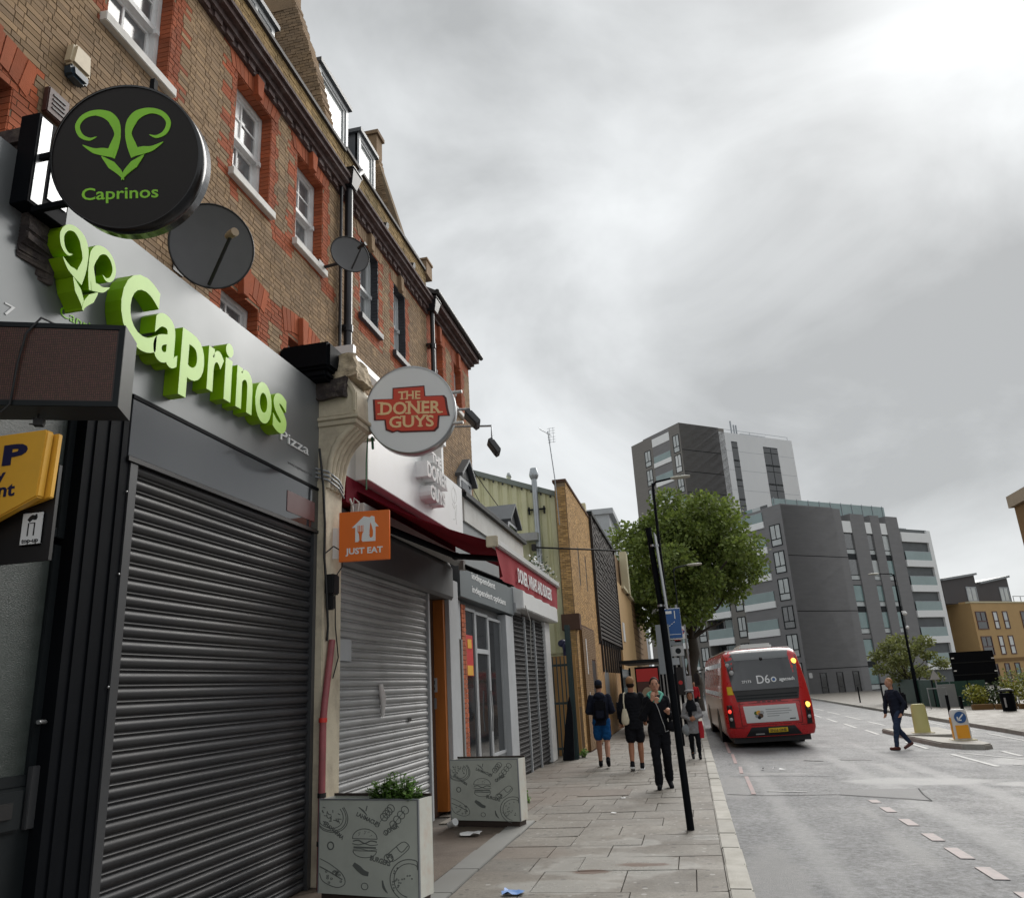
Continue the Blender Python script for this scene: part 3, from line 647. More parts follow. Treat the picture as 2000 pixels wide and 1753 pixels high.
# ================================================================== BRICK TERRACE
XW = -3.9          # face of the upper walls
BR, BH = 0.150, 0.052
def cut(iv, holes):
    out = [iv]
    for h0, h1 in holes:
        nx = []
        for a, b in out:
            if h1 <= a or h0 >= b: nx.append((a, b)); continue
            if h0 > a: nx.append((a, h0))
            if h1 < b: nx.append((h1, b))
        out = nx
    return out
BRICKMESH = {}
def brick_box(X, y0, y1, z0, z1, d=0.014, nx=1):
    # front plus four edges of a brick bedded in the mortar, facing +x
    return [(X, y0, z0), (X, y1, z0), (X, y1, z1), (X, y0, z1), (X - d, y0, z0), (X - d, y1, z0), (X - d, y1, z1), (X - d, y0, z1)], \
           [(0, 1, 2, 3), (4, 5, 1, 0), (5, 6, 2, 1), (6, 7, 3, 2), (7, 4, 0, 3)]
def brick_wall(root, X, y0, y1, z0, z1, holes, red, seed, main='stock_brick', single_max=300, focus=None, alt='red_brick', jit=0.002):
    """Flemish-bond face: alike full bricks nearest the viewer as single parts, the clipped rest joined"""
    rr = random.Random(seed); full = []; rest = {main: MB(), alt: MB()}
    n = int(round((z1 - z0) / BH))
    for k in range(n):
        za = z0 + k * BH + 0.0037; zb = z0 + (k + 1) * BH - 0.0037; zc = (za + zb) / 2
        hl = [(h[0], h[1]) for h in holes if h[2] < zc < h[3]]
        y = y0 - rr.uniform(0, 0.05) - (0.0 if k % 2 else BR * .75); j = k % 2
        while y < y1:
            w = BR if j % 2 == 0 else BR / 2; j += 1
            a, b = y + 0.0037, y + w - 0.0037; y += w
            for p, q in cut((max(a, y0), min(b, y1)), hl):
                if q - p < 0.025: continue
                m = alt if red((p + q) / 2, zc) else main
                x = X + rr.uniform(-jit, jit)
                isfull = abs((q - p) - (w - 0.0074)) < 1e-4
                if isfull: full.append((x, p, q, za, zb, m, w))
                else: rest[m].add(*brick_box(x, p, q, za, zb))
    f = Vector(focus or (0, 0, 1.6))
    full.sort(key=lambda t: (Vector((t[0], (t[1] + t[2]) / 2, (t[3] + t[4]) / 2)) - f).length)
    off = OFF[root.name]
    for i, (x, p, q, za, zb, m, w) in enumerate(full):
        if i < single_max:
            key = (round(w, 4), m)
            if key not in BRICKMESH:
                vs, fs = brick_box(0, 0, w - 0.0074, 0, BH - 0.0074); me = bpy.data.meshes.new('brick'); me.from_pydata(vs, [], fs); me.materials.append(M[m]); BRICKMESH[key] = me
            o = bpy.data.objects.new('brick', BRICKMESH[key]); COL.objects.link(o); o.parent = root; o.location = Vector((x, p, za)) - off
        else: rest[m].add(*brick_box(x, p, q, za, zb))
    for m, mb in rest.items():
        if mb.v: mb.build('brickwork', m, root, kind='stuff')
def wall_with_holes(root, name, m, X0, X1, y0, y1, z0, z1, holes):
    ys = sorted({y0, y1, *[v for h in holes for v in h[:2] if y0 < v < y1]}); zs = sorted({z0, z1, *[v for h in holes for v in h[2:4] if z0 < v < z1]})
    mb = MB()
    for i in range(len(ys) - 1):
        for k in range(len(zs) - 1):
            cy, cz = (ys[i] + ys[i + 1]) / 2, (zs[k] + zs[k + 1]) / 2
            if any(h[0] < cy < h[1] and h[2] < cz < h[3] for h in holes): continue
            mb.box(X0, X1, ys[i], ys[i + 1], zs[k], zs[k + 1])
    return mb.build(name, m, root)
def sash(root, X, y0, y1, z0, z1, frame='white_frame', sill='white_sill', rec=0.125, cols=2, rows=2, split=0.5, sill_h=0.10, sill_p=0.06, panes='glass_net', left_pane=None, sill_over=0.06):
    """double-hung window set back in its opening: frame and bars, one glass per light, a sill"""
    xf = X - rec; zm = z0 + (z1 - z0) * split; t = 0.055; b = 0.022
    mb = MB()
    mb.box(xf - 0.10, xf, y0, y0 + t, z0, z1); mb.box(xf - 0.10, xf, y1 - t, y1, z0, z1)
    mb.box(xf - 0.10, xf - 0.002, y0 + t, y1 - t, z1 - t, z1); mb.box(xf - 0.10, xf - 0.002, y0 + t, y1 - t, z0, z0 + t)
    mb.box(xf - 0.085, xf - 0.004, y0 + t, y1 - t, zm - 0.025, zm + 0.025)
    mb.box(xf - 0.002, xf + 0.035, y1 - t - 0.03, y1 - t + 0.01, zm - 0.07, zm - 0.015)        # sash horn
    lights = []
    for s, (a, c, dx) in enumerate(((zm + 0.025, z1 - t, -0.03), (z0 + t, zm - 0.025, -0.06))):
        xx = xf + dx; mb.box(xx - 0.03, xx, y0 + t, y0 + t + 0.035, a, c); mb.box(xx - 0.03, xx, y1 - t - 0.035, y1 - t, a, c)
        mb.box(xx - 0.03, xx - 0.001, y0 + t, y1 - t, c - 0.035, c); mb.box(xx - 0.03, xx - 0.001, y0 + t, y1 - t, a, a + 0.035)
        ya, yb = y0 + t + 0.035, y1 - t - 0.035
        for i in range(1, cols): yy = ya + (yb - ya) * i / cols; mb.box(xx - 0.025, xx - 0.003, yy - b / 2, yy + b / 2, a, c)
        for k in range(1, rows): zz = a + (c - a) * k / rows; mb.box(xx - 0.025, xx - 0.005, ya, yb, zz - b / 2, zz + b / 2)
        for i in range(cols):
            for k in range(rows):
                lights.append((xx - 0.018, ya + (yb - ya) * i / cols, ya + (yb - ya) * (i + 1) / cols, a + (c - a) * k / rows, a + (c - a) * (k + 1) / rows))
    w = mb.build('window', frame, root)
    for i, (x, a, c, p, q) in enumerate(lights):
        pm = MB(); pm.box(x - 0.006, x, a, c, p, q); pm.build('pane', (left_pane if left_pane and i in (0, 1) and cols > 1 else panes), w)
    bk = MB(); bk.box(xf - 0.45, xf - 0.44, y0 - 0.05, y1 + 0.05, z0, z1); bk.build('curtain', 'recess', w)
    if sill:
        sb = MB(); sb.hexa([(xf - 0.05, y0 - sill_over, z0 - sill_h), (X + sill_p, y0 - sill_over, z0 - sill_h), (X + sill_p, y1 + sill_over, z0 - sill_h), (xf - 0.05, y1 + sill_over, z0 - sill_h),
                            (xf - 0.05, y0 - sill_over, z0 + 0.012), (X + sill_p, y0 - sill_over, z0 - 0.012), (X + sill_p, y1 + sill_over, z0 - 0.012), (xf - 0.05, y1 + sill_over, z0 + 0.012)])
        sb.build('sill', sill, w, bevel=0.006)
    return w
def reveals(root, X, op, m='red_brick', d=0.12, arch=0.0):
    y0, y1, z0, z1 = op[:4]; mb = MB(); z = z0; k = 0
    while z < z1 - 0.01:
        zt = min(z + BH, z1)
        for yy, s in ((y0, 1), (y1, -1)):
            mb.box(X - d, X - 0.004, yy - (0.012 if s < 0 else 0.0), yy + (0.012 if s > 0 else 0.0), z + 0.003, zt - 0.003)
        z = zt
    n = max(4, int((y1 - y0) / 0.075))
    for i in range(n):
        a = y0 + (y1 - y0) * i / n; b = y0 + (y1 - y0) * (i + 1) / n; mb.box(X - d, X - 0.004, a + 0.004, b - 0.004, z1 - 0.013, z1 - 0.001)
    mb.build('reveal_bricks', m, root, kind='stuff')
def soldier(root, X, op, h, m='red_brick', seg_rise=0.0, over=0.10, key=True, seed=1):
    """flat or gently cambered arch of rubbed bricks on end, each brick a part"""
    y0, y1, z0, z1 = op[:4]; y0 -= over; y1 += over; n = int(round((y1 - y0) / 0.078)); c = (y0 + y1) / 2; rr = random.Random(seed)
    for i in range(n):
        a = y0 + (y1 - y0) * i / n; b = y0 + (y1 - y0) * (i + 1) / n; t = 0.16
        def q(y, up): return c + (y - c) * (1 + (t if up else 0)), z1 + (h if up else 0) + seg_rise * (1 - ((y - c) / (y1 - c)) ** 2) * (1 if not up else 0.6)
        A, B, Cc, Dd = q(a + 0.004, 0), q(b - 0.004, 0), q(b - 0.004, 1), q(a + 0.004, 1)
        x = X + 0.006 + rr.uniform(-.002, .002)
        mb = MB(); mb.prism([(x - 0.03, *A), (x - 0.03, *B), (x - 0.03, *Cc), (x - 0.03, *Dd)], (0.03, 0, 0)); mb.build('arch_brick', m, root)
    if key:
        mb = MB(); mb.prism([(X - 0.01, c - 0.05, z1 - 0.03), (X - 0.01, c + 0.05, z1 - 0.03), (X - 0.01, c + 0.075, z1 + h + 0.03), (X - 0.01, c - 0.075, z1 + h + 0.03)], (0.07, 0, 0)); mb.build('keystone', m, root, bevel=0.006)
def cornice(root, y0, y1, z, m='cornice'):
    # stepped dark string course of three oversailing courses with dentil bricks
    mb = MB()
    for i, (a, b, p) in enumerate(((0.0, 0.075, 0.035), (0.078, 0.15, 0.085), (0.153, 0.215, 0.15), (0.218, 0.26, 0.185))): mb.box(XW - 0.05, XW + p, y0, y1, z + a, z + b)
    mb.build('cornice', m, root)
    y = y0 + 0.02; k = 0
    while y < y1 - 0.1:
        d = MB(); d.box(XW + 0.03, XW + 0.055, y, y + 0.13, z + 0.005, z + 0.077); d.build('dentil', m, root); y += 0.21
def parapet(root, y0, y1, z0, z1, seed):
    mb = MB(); mb.box(XW - 0.24, XW - 0.005, y0, y1, z0, z1); mb.build('parapet_core', 'mortar', root)
    rr = random.Random(seed); b = MB(); k = 0; z = z0
    while z < z1 - 0.05:
        y = y0 + (0.11 if k % 2 else 0)
        if k % 2: b.add(*brick_box(XW + 0.01, y0, y0 + 0.10, z + 0.004, z + BH - 0.004))
        while y < y1 - 0.03:
            e = min(y + BR, y1); b.add(*brick_box(XW + 0.012 + rr.uniform(-.003, .003), y + 0.004, e - 0.004, z + 0.004, z + BH - 0.004, 0.02)); y += BR
        z += BH; k += 1
    b.build('parapet_bricks', 'parapet_brick', root, kind='stuff')
    c = MB(); c.box(XW - 0.28, XW + 0.05, y0, y1, z1 - 0.001, z1 + 0.05); c.build('coping', 'coping', root)
def dormer(root, y0, y1, z0, z1, X=-4.55, lights=1):
    mb = MB(); mb.box(X - 1.6, X - 0.02, y0, y0 + 0.07, z0, z1); mb.box(X - 1.6, X - 0.02, y1 - 0.07, y1, z0, z1); mb.box(X - 1.6, X - 0.1, y0 + 0.07, y1 - 0.07, z0 - 0.3, z0 + 0.02)
    d = mb.build('dormer', 'lead', root)
    rf = MB(); rf.box(X - 1.7, X + 0.07, y0 - 0.05, y1 + 0.05, z1, z1 + 0.075); rf.build('dormer_roof', 'lead', d)
    f = MB(); t = 0.075
    f.box(X - 0.06, X + 0.015, y0, y0 + t, z0, z1); f.box(X - 0.06, X + 0.015, y1 - t, y1, z0, z1); f.box(X - 0.06, X + 0.013, y0 + t, y1 - t, z1 - t, z1); f.box(X - 0.06, X + 0.013, y0 + t, y1 - t, z0, z0 + t)
    n = lights
    for i in range(n):
        a = y0 + t + (y1 - y0 - 2 * t) * i / n; b = y0 + t + (y1 - y0 - 2 * t) * (i + 1) / n
        if i: f.box(X - 0.06, X + 0.01, a - 0.03, a + 0.03, z0 + t, z1 - t)
        for (p, q, u, v) in ((a + .03, a + .065, z0 + t, z1 - t), (b - .065, b - .03, z0 + t, z1 - t), (a + .065, b - .065, z1 - t - .04, z1 - t - .002), (a + .065, b - .065, z0 + t, z0 + t + .04)): f.box(X - 0.05, X - 0.006, p, q, u, v)
    f.build('window_frame', 'grey_frame', d)
    for i in range(n):
        a = y0 + t + (y1 - y0 - 2 * t) * i / n; b = y0 + t + (y1 - y0 - 2 * t) * (i + 1) / n
        p = MB(); p.box(X - 0.035, X - 0.028, a + .06, b - .06, z0 + t + .035, z1 - t - .035); p.build('pane', 'glass_curtain', d)
def party_wall(root, y, prof, m='parapet_brick', cap=True, w=0.24):
    # raking wall between the roofs: bricks laid in real courses, staggered edge
    mb = MB(); rr = random.Random(int(y * 10)); z = prof[0][1]
    def xf(z):
        for (xa, za), (xb, zb) in zip(prof, prof[1:]):
            if za <= z <= zb: return xa + (xb - xa) * (z - za) / max(zb - za, 1e-6)
        return prof[-1][0]
    k = 0
    while z < prof[-1][1]:
        xe = xf(z); x = xe + rr.uniform(-0.012, 0.012); first = True
        while x > xe - 0.95:
            l = BR if (k % 2 == 0 or not first) else BR / 2; first = False
            mb.box(x - l + 0.008, x, y - w / 2 + rr.uniform(-.004, .004), y + w / 2, z + 0.004, z + BH - 0.003); x -= l
        z += BH; k += 1
    mb.build('party_wall', 'stock_brick', root)
    c = MB(); zt = prof[-1][1]
    c.prism([(prof[0][0] - 0.02, y - w / 2 + 0.02, prof[0][1]), (prof[-1][0] - 0.02, y - w / 2 + 0.02, zt), (prof[-1][0] - 2.6, y - w / 2 + 0.02, zt), (prof[0][0] - 2.6, y - w / 2 + 0.02, prof[0][1])], (0, w - 0.04, 0)); c.build('party_wall_core', 'mortar', root)

def house(label, y0, y1, zb, zt, holes, redf, seed, single_max=300):
    root = thing('terraced_house', label, 'house', (XW, y0, 0), 'brick houses of the terrace')
    wall_with_holes(root, 'wall', 'mortar', XW - 0.34, XW - 0.0055, y0, y1, zb, zt, [h for h in holes])
    brick_wall(root, XW, y0, y1, zb, zt, holes, redf, seed, single_max=single_max, focus=(0, (y0 + y1) / 2 - 2, 3))
    return root
def near(op, yy, zz, wl, wr, below=0.0, above=0.0): return op[0] - wl < yy < op[1] + wr and op[2] - below < zz < op[3] + above
# ---------------- house 1 (left)
ZU0, ZU1 = 6.72, 7.92
W1 = (4.10, 4.86, 6.84, 8.02); W2 = (5.90, 6.62, ZU0, ZU1); W3 = (7.22, 7.92, ZU0, ZU1)
L0 = (2.9, 3.42, 4.6, 5.56); L1 = (5.84, 6.52, 4.4, 5.47); L2 = (7.14, 7.72, 4.4, 5.47)
UP = [W1, W2, W3]; LO = [L0, L1, L2]
def red1(yy, zz):
    k = int(zz / BH)
    for o in UP:
        w = 0.12 if (k // 3) % 2 else 0.2
        if near(o, yy, zz, w, w, 0.12, 0.26): return True
    if 5.88 < yy < 8.3 and 6.45 < zz < 6.62 and (yy < 6.0 or 6.66 < yy < 7.2 or yy > 7.96): return True
    for o in LO:
        if near(o, yy, zz, 0.16, 0.18, 0.2, 0.28): return True
    if 6.5 < yy < 8.4 and 5.42 < zz < 5.72: return True
    if 7.7 < yy < 8.4 and zz > 5.2 and zz < 5.66: return True
    return False
h1 = house('brown brick terraced house with red brick window surrounds above the grey letter fascia', 2.0, 8.40, 4.4, 8.12, UP + LO, red1, 11)
for i, o in enumerate(UP):
    sash(h1, XW, *o, left_pane='sign_white' if i < 2 else 'glass_curtain'); reveals(h1, XW, o); soldier(h1, XW, o, 0.19, seed=i)  # W2's white upper-left panes: reflected sky painted into the glass colour
for i, o in enumerate(LO):
    sash(h1, XW, *o, cols=2, rows=1, sill=None); reveals(h1, XW, o); soldier(h1, XW, o, 0.27, seg_rise=0.09, seed=9 + i)
cornice(h1, 2.0, 8.40, 8.12); parapet(h1, 2.0, 8.52, 8.38, 8.90, 5)
dormer(h1, 6.2, 7.95, 9.6, 10.72, X=-4.72, lights=4); dormer(h1, 9.0, 10.08, 9.9, 11.05, X=-4.55)
party_wall(h1, 8.55, [(-4.10, 8.9), (-4.14, 9.57), (-4.32, 10.4), (-4.70, 11.8), (-4.85, 12.5)])
rf = MB(); rf.prism([(-4.25, 2.0, 8.7), (-6.2, 2.0, 12.6), (-6.2, 8.4, 12.6), (-4.25, 8.4, 8.7)], (-0.1, 0, -0.05)); rf.build('roof', 'slate', h1)
mb = MB(); mb.box(-5.6, -4.72, 8.42, 8.70, 11.6, 12.4); mb.build('chimney', 'stock_brick', h1)
# ---------------- house 2
W4 = (9.12, 9.80, 6.70, 7.90); W5 = (10.44, 10.98, 6.70, 7.88)
def red2(yy, zz):
    for o in (W4, W5):
        k = int(zz / BH); w = 0.1 if (k // 3) % 2 else 0.19
        if near(o, yy, zz, w, w, 0.25, 0.22): return True
    return 8.1 < zz
h2 = house('brown brick terraced house with slate grey sills behind the small dish', 8.40, 12.08, 4.4, 8.12, [W4, W5], red2, 12)
for i, o in enumerate((W4, W5)):
    sash(h2, XW, *o, cols=1, rows=1, frame='grey_frame', sill='slate_sill', rec=0.12); reveals(h2, XW, o, m='slate_sill'); soldier(h2, XW, o, 0.20, m='stock_brick', seed=20 + i)
cornice(h2, 8.40, 12.08, 8.12, 'cornice'); parapet(h2, 8.54, 12.08, 8.38, 8.95, 6)
dormer(h2, 10.66, 11.40, 10.1, 11.08, X=-4.6)
party_wall(h2, 12.1, [(-4.05, 9.0), (-4.47, 10.09), (-4.64, 10.8), (-4.79, 11.7)])
mb = MB(); mb.box(-5.3, -4.78, 11.96, 12.24, 11.7, 12.12); mb.box(-5.34, -4.74, 11.92, 12.28, 12.12, 12.2); mb.build('chimney', 'stock_brick', h2)
rf = MB(); rf.prism([(-4.25, 8.7, 8.75), (-6.2, 8.7, 12.2), (-6.2, 12.0, 12.2), (-4.25, 12.0, 8.75)], (-0.1, 0, -0.05)); rf.build('roof', 'slate', h2)
for yy in (9.95, 11.2):
    mb = MB(); mb.disc((XW - 0.02, yy, 8.62), (1, 0, -0.25), 0.055, 0.12, 14); mb.build('rain_outlet', 'black_plastic', h2)
mb = MB(); mb.box(XW - 0.2, XW + 0.06, 12.0, 12.32, 8.9, 9.18); mb.box(XW - 0.22, XW + 0.08, 11.98, 12.33, 9.18, 9.22); mb.build('pier_cap', 'stock_brick', h2)
# ---------------- house 3
W6 = (12.5, 13.05, 6.95, 7.90); W7 = (13.78, 14.3, 6.95, 7.88)
def red3(yy, zz):
    for o in (W6, W7):
        if near(o, yy, zz, 0.2, 0.2, 0.1, 0.25): return True
    return zz > 7.98 or (12.1 < yy < 12.4 and zz > 6.4)
h3 = house('end house of the brown brick terrace with overhanging dark eaves and red window surrounds', 12.08, 14.92, 4.2, 8.2, [W6, W7], red3, 13, single_max=220)
for i, o in enumerate((W6, W7)):
    sash(h3, XW, *o, cols=1, rows=1, sill='white_sill'); reveals(h3, XW, o); soldier(h3, XW, o, 0.24, seed=30 + i)
mb = MB()
for a, b, p in ((8.2, 8.27, 0.06), (8.273, 8.35, 0.14), (8.353, 8.47, 0.26)): mb.box(XW - 0.3, XW + p * .8, 12.1, 14.95 + p * .5, a, b)
mb.build('eaves', 'cornice', h3)
mb = MB(); mb.prism([(XW + 0.22, 12.05, 8.47), (XW + 0.22, 15.12, 8.47), (XW - 2.6, 15.12, 10.1), (XW - 2.6, 12.05, 10.1)], (-0.02, 0, 0.09)); mb.build('roof', 'roof_dark', h3)
mb = MB(); mb.box(XW - 0.05, XW + 0.12, 12.1, 15.1, 8.47, 8.53); mb.tube([(XW + 0.24, 12.0, 8.5), (XW + 0.24, 15.15, 8.5)], 0.05, 8); mb.build('gutter', 'black_plastic', h3)
mb = MB(); mb.box(XW - 0.6, XW - 0.15, 14.6, 14.95, 8.5, 9.15); mb.box(XW - 0.64, XW - 0.11, 14.56, 14.99, 9.15, 9.22); mb.build('chimney', 'dark_mortar', h3)
mb = MB(); mb.tube([(XW - 0.3, 14.7, 9.2), (XW - 0.3, 14.7, 9.42)], [0.09, 0.07], 10); mb.build('chimney_pot', 'char_stone', h3)
mb = MB(); mb.box(XW - 5, XW - 0.34, 14.68, 14.915, 3.0, 8.4); mb.build('end_wall', 'mortar', h3)
bwm = MB(); rr = random.Random(8); z = 3.2; k = 0
while z < 8.2:
    x = XW - (0.11 if k % 2 else 0)
    while x > XW - 0.9: bwm.box(x - BR + 0.008, x, 14.905, 14.925, z + .004, z + BH - .004); x -= BR
    z += BH; k += 1
bwm.build('end_brickwork', 'stock_brick', h3, kind='stuff')

# ---------------- downpipes
def downpipe(label, y, zt, zb, x=XW + 0.10, r=0.055, hop=True):
    t = thing('drainpipe', label, 'drainpipe', (x, y, zb))
    p = MB(); p.tube([(x, y, zb), (x, y, zt)], r, 14)
    z = zb + 0.35
    while z < zt: p.tube([(x, y, z), (x, y, z + 0.09)], r + 0.014, 14); z += 1.25
    p.build('pipe', 'pipe_black', t)
    z = zb + 0.39
    while z < zt:
        b = MB(); b.box(XW - 0.01, x, y - 0.085, y + 0.085, z, z + 0.035); b.build('bracket', 'pipe_black', t); z += 1.25
    if hop:
        h = MB(); h.hexa([(x - .08, y - .09, zt - .05), (x + .08, y - .09, zt - .05), (x + .08, y + .09, zt - .05), (x - .08, y + .09, zt - .05), (x - .13, y - .15, zt + .17), (x + .13, y - .15, zt + .17), (x + .13, y + .15, zt + .17), (x - .13, y + .15, zt + .17)])
        h.box(x - .14, x + .14, y - .16, y + .16, zt + .17, zt + .2); h.build('hopper', 'pipe_black', t, bevel=0.01)
        s = MB(); s.tube([(XW - 0.1, y + 0.30, zt + .42), (XW + .16, y + 0.28, zt + .42), (x + .10, y + .2, zt + .36), (x + .05, y + .05, zt + .16)], 0.042, 10); s.build('outlet_pipe', 'pipe_black', t)
    return t
dp = downpipe('thick black drainpipe with hopper head between the two brown brick houses', 8.49, 8.30, 5.75)
mb = MB(); mb.tube([(XW + 0.06, 8.34, 5.75), (XW + 0.06, 8.34, 8.42), (XW + 0.1, 8.42, 8.5)], 0.022, 8); tag(mb.build('waste_pipe', 'pipe_black'), 'thin black waste pipe running beside the thick hopper drainpipe', 'pipe')
downpipe('slim black drainpipe at the joint before the last house of the terrace', 12.12, 8.2, 4.6, r=0.04)
# ================================================================== SHOP 1: GREY FASCIA WITH GREEN LETTERS
gf1 = MB(); gf1.box(-8, -3.72, 2.0, 12.0, -0.4, 4.395); gf1.build('ground_floor', 'dark_mortar', h1)
s1 = thing('shopfront', 'dark grey glossy shopfront with satin fascia and black posts at the left', 'shopfront', (-3.55, 4.0, 0))
mb = MB(); mb.box(-3.67, -3.55, 2.2, 7.24, 3.695, 4.83); mb.build('fascia', 'fascia_grey', s1, bevel=0.006)
mb = MB(); mb.box(-3.92, -3.672, 2.2, 7.24, 4.4, 4.80); mb.build('fascia_back', 'black_paint', s1)
mb = MB(); mb.box(-3.70, -3.535, 4.36, 7.23, 3.25, 3.66); mb.build('shutter_casing', 'fascia_gloss', s1, bevel=0.004)
mb = MB(); mb.box(-3.70, -3.53, 4.36, 7.24, 3.663, 3.692); mb.build('trim_strip', 'black_paint', s1)
mb = MB(); mb.box(-3.70, -3.525, 4.36, 7.22, 3.215, 3.247); mb.build('trim_strip', 'black_plastic', s1)
mb = MB(); mb.box(-3.70, -3.548, 3.985, 4.395, 0, 3.69); mb.build('post', 'black_paint', s1)
for a in (4.06, 4.18, 4.3):
    mb = MB(); mb.box(-3.548, -3.538, a, a + 0.05, 0, 3.66); mb.build('post_moulding', 'black_paint', s1)
for zz in (3.0, 2.45, 1.75):
    mb = MB(); mb.ball((-3.535, 4.38, zz), 0.008, 0.008, 0.008, 8, 6); mb.build('screw_head', 'bare_metal', s1)
mb = MB(); mb.box(-3.9, -3.32, 6.95, 7.62, 4.93, 5.23); mb.box(-3.9, -3.36, 6.98, 7.60, 4.83, 4.93); mb.build('console_hood', 'black_paint', s1, bevel=0.03)
# red sticker sheet on the casing's far end
mb = MB(); mb.box(-3.534, -3.530, 6.55, 7.12, 3.32, 3.52); mb.build('notice', 'doner_dark', s1)
# door with frosted glass, transom light above
def framed(name, X, y0, y1, z0, z1, t, mfr, mgl, root, d=0.05, rails=()):
    f = MB(); f.box(X - d, X, y0, y0 + t, z0, z1); f.box(X - d, X, y1 - t, y1, z0, z1); f.box(X - d, X - 0.001, y0 + t, y1 - t, z1 - t, z1); f.box(X - d, X - 0.001, y0 + t, y1 - t, z0, z0 + t)
    o = f.build(name, mfr, root, bevel=0.004)
    gm = MB(); gm.box(X - d * 0.7, X - d * 0.4, y0 + t, y1 - t, z0 + t, z1 - t); gm.build('pane', mgl, o); return o
framed('transom_light', -3.62, 2.9, 3.985, 2.62, 3.55, 0.06, 'dark_frame', 'frosted', s1)
dr = framed('door', -3.63, 2.95, 3.985, 1.24, 2.58, 0.06, 'dark_frame', 'frosted', s1)
mb = MB(); mb.box(-3.68, -3.63, 2.95, 3.985, 0.0, 1.239); mb.build('kick_panel', 'dark_frame', dr)
mb = MB(); mb.box(-3.63, -3.605, 3.3, 3.90, 1.02, 1.235); mb.build('letter_plate', 'dark_frame', dr, bevel=0.012)
mb = MB(); mb.box(-3.604, -3.596, 3.36, 3.82, 1.09, 1.17); mb.build('letter_flap', 'black_plastic', dr)
mb = MB(); mb.box(-3.63, -3.60, 3.925, 3.985, 1.02, 1.34); mb.build('finger_plate', 'led_case', dr, bevel=0.004)
mb = MB(); mb.tube([(-3.63, 3.955, 1.57), (-3.58, 3.955, 1.57), (-3.575, 3.90, 1.57)], 0.012, 8); mb.build('handle', 'bare_metal', dr)
# flat print on the fascia
mb = MB(); text(mb, 'Pizza', face_x((-3.5495, 6.40, 3.985)), 0.58, 0.11, 0.012, 0.0); mb.build('lettering', 'white_print', s1)
mb = MB(); text(mb, 'www.caprinos.co.uk', face_x((-3.5495, 6.57, 3.79)), 0.52, 0.035, 0.002); mb.build('lettering', 'grey_print', s1)
mb = MB(); text(mb, '020 7', face_x((-3.5495, 2.98, 3.78)), 0.36, 0.075, 0.004); mb.build('lettering', 'white_print', s1)
mb = MB(); text(mb, 'Caprinos', face_x((-3.5495, 3.66, 3.96)), 0.42, 0.07, 0.004); mb.build('lettering', 'logo_green', s1)
# ---- horn emblem shared by the fascia and the round sign
HORN = [((.128, -.145), (.085, -.03), (.054, .09), (.082, .205), (.15, .285), (.275, .318), (.39, .28), (.45, .19), (.417, .09), (.333, .047), (.26, .07)), (.10, .09, .062, .095, .09, .058, .05, .047, .045, .032, .003)]
EAR = [((.09, -.11), (.2, -.088), (.29, -.072), (.4, -.01)), (.085, .08, .05, .003)]
JAW = [((.21, -.135), (.112, -.228), (.03, -.31), (-.012, -.387)), (.003, .08, .052, .003)]
def emblem(mb, frame, s, depth, m, ms, sx=1.0):
    for j, (pts, ws) in enumerate((HORN, EAR, JAW)):
        for sg in (1, -1): stroke(mb, [(sg * p[0] * sx, p[1]) for p in pts], list(ws), frame @ Matrix.Translation((0, 0, 0.0004 * (1.5 + sg * .5))), depth + 0.0012 * j + 0.0003 * sg, m, ms, 6, s)
# ---- the word in deep green letters, one object per letter
word = thing('letter_sign', 'row of deep lime green letters spelling Caprinos on the grey fascia', 'sign', (-3.55, 4.08, 3.98))
adv = [('C', 4.02, .38, .55), ('a', 4.37, .27, .40), ('p', 4.68, .29, .40), ('r', 5.02, .21, .40), ('i', 5.25, .11, .40), ('n', 5.43, .25, .40), ('o', 5.73, .28, .40), ('s', 6.04, .25, .40)]
for ch, y, w, xh in adv:
    vs, fs, ns, gw = glyphs(ch, 0.028, 0.5, 5)
    lo = min(v.y for v in vs); hi = max(v.y for v in vs)
    # fit: capitals to .57 tall, x-height letters to .42, descenders and dots keep their share
    k = .55 / .75 if ch == 'C' else .40 / .55
    mb = MB(); fr = face_x((-3.548, y, 3.985)); out = []
    for v in vs: out.append(fr @ Vector((v.x * w / gw, v.y * k, (v.z + 0.5) * 0.125)))
    for f, nn in zip(fs, ns): mb.f.append(list(f)); mb.m.append(0 if nn.z > 0.5 else 1); mb.sm.append(False)
    mb.v = out; mb.build('letter_' + ch.lower(), ['letter_face', 'letter_green'], word)
mb = MB(); emblem(mb, face_x((-3.548, 3.70, 4.26)), 0.70, 0.125, 0, 1, 0.72); emb = mb.build('horn_emblem', ['letter_face', 'letter_green'], word)
# ---- round projecting sign
rs = thing('round_sign', 'round black projecting sign with green ram horns and the word Caprinos', 'sign', (-2.72, 3.1, 4.55))
mb = MB(); mb.disc((-2.72, 3.112, 4.55), (0, 1, 0), 0.468, 0.15, 72, 0); mb.build('face', 'sign_black', rs)
mb = MB(); n = 72
ring = lambda r, y: [(-2.72 + r * math.cos(2 * math.pi * k / n), y, 4.55 + r * math.sin(2 * math.pi * k / n)) for k in range(n)]
mb.loft([ring(.466, 3.105), ring(.478, 3.105), ring(.478, 3.285), ring(.46, 3.285)], 0, True, False); mb.build('rim', 'rim_black', rs)
mb = MB(); emblem(mb, face_y((-2.735, 3.112, 4.645)), 0.645, 0.003, 0, 0); mb.build('horn_emblem', 'logo_green', rs)
mb = MB(); text(mb, 'Caprinos', face_y((-2.995, 3.112, 4.275)), 0.485, 0.080, 0.003, 0.012); mb.build('lettering', 'logo_green', rs)
mb = MB(); mb.box(-3.56, -3.43, 3.2, 3.5, 4.45, 5.07); mb.build('bracket_box', 'black_paint', rs, bevel=0.004)
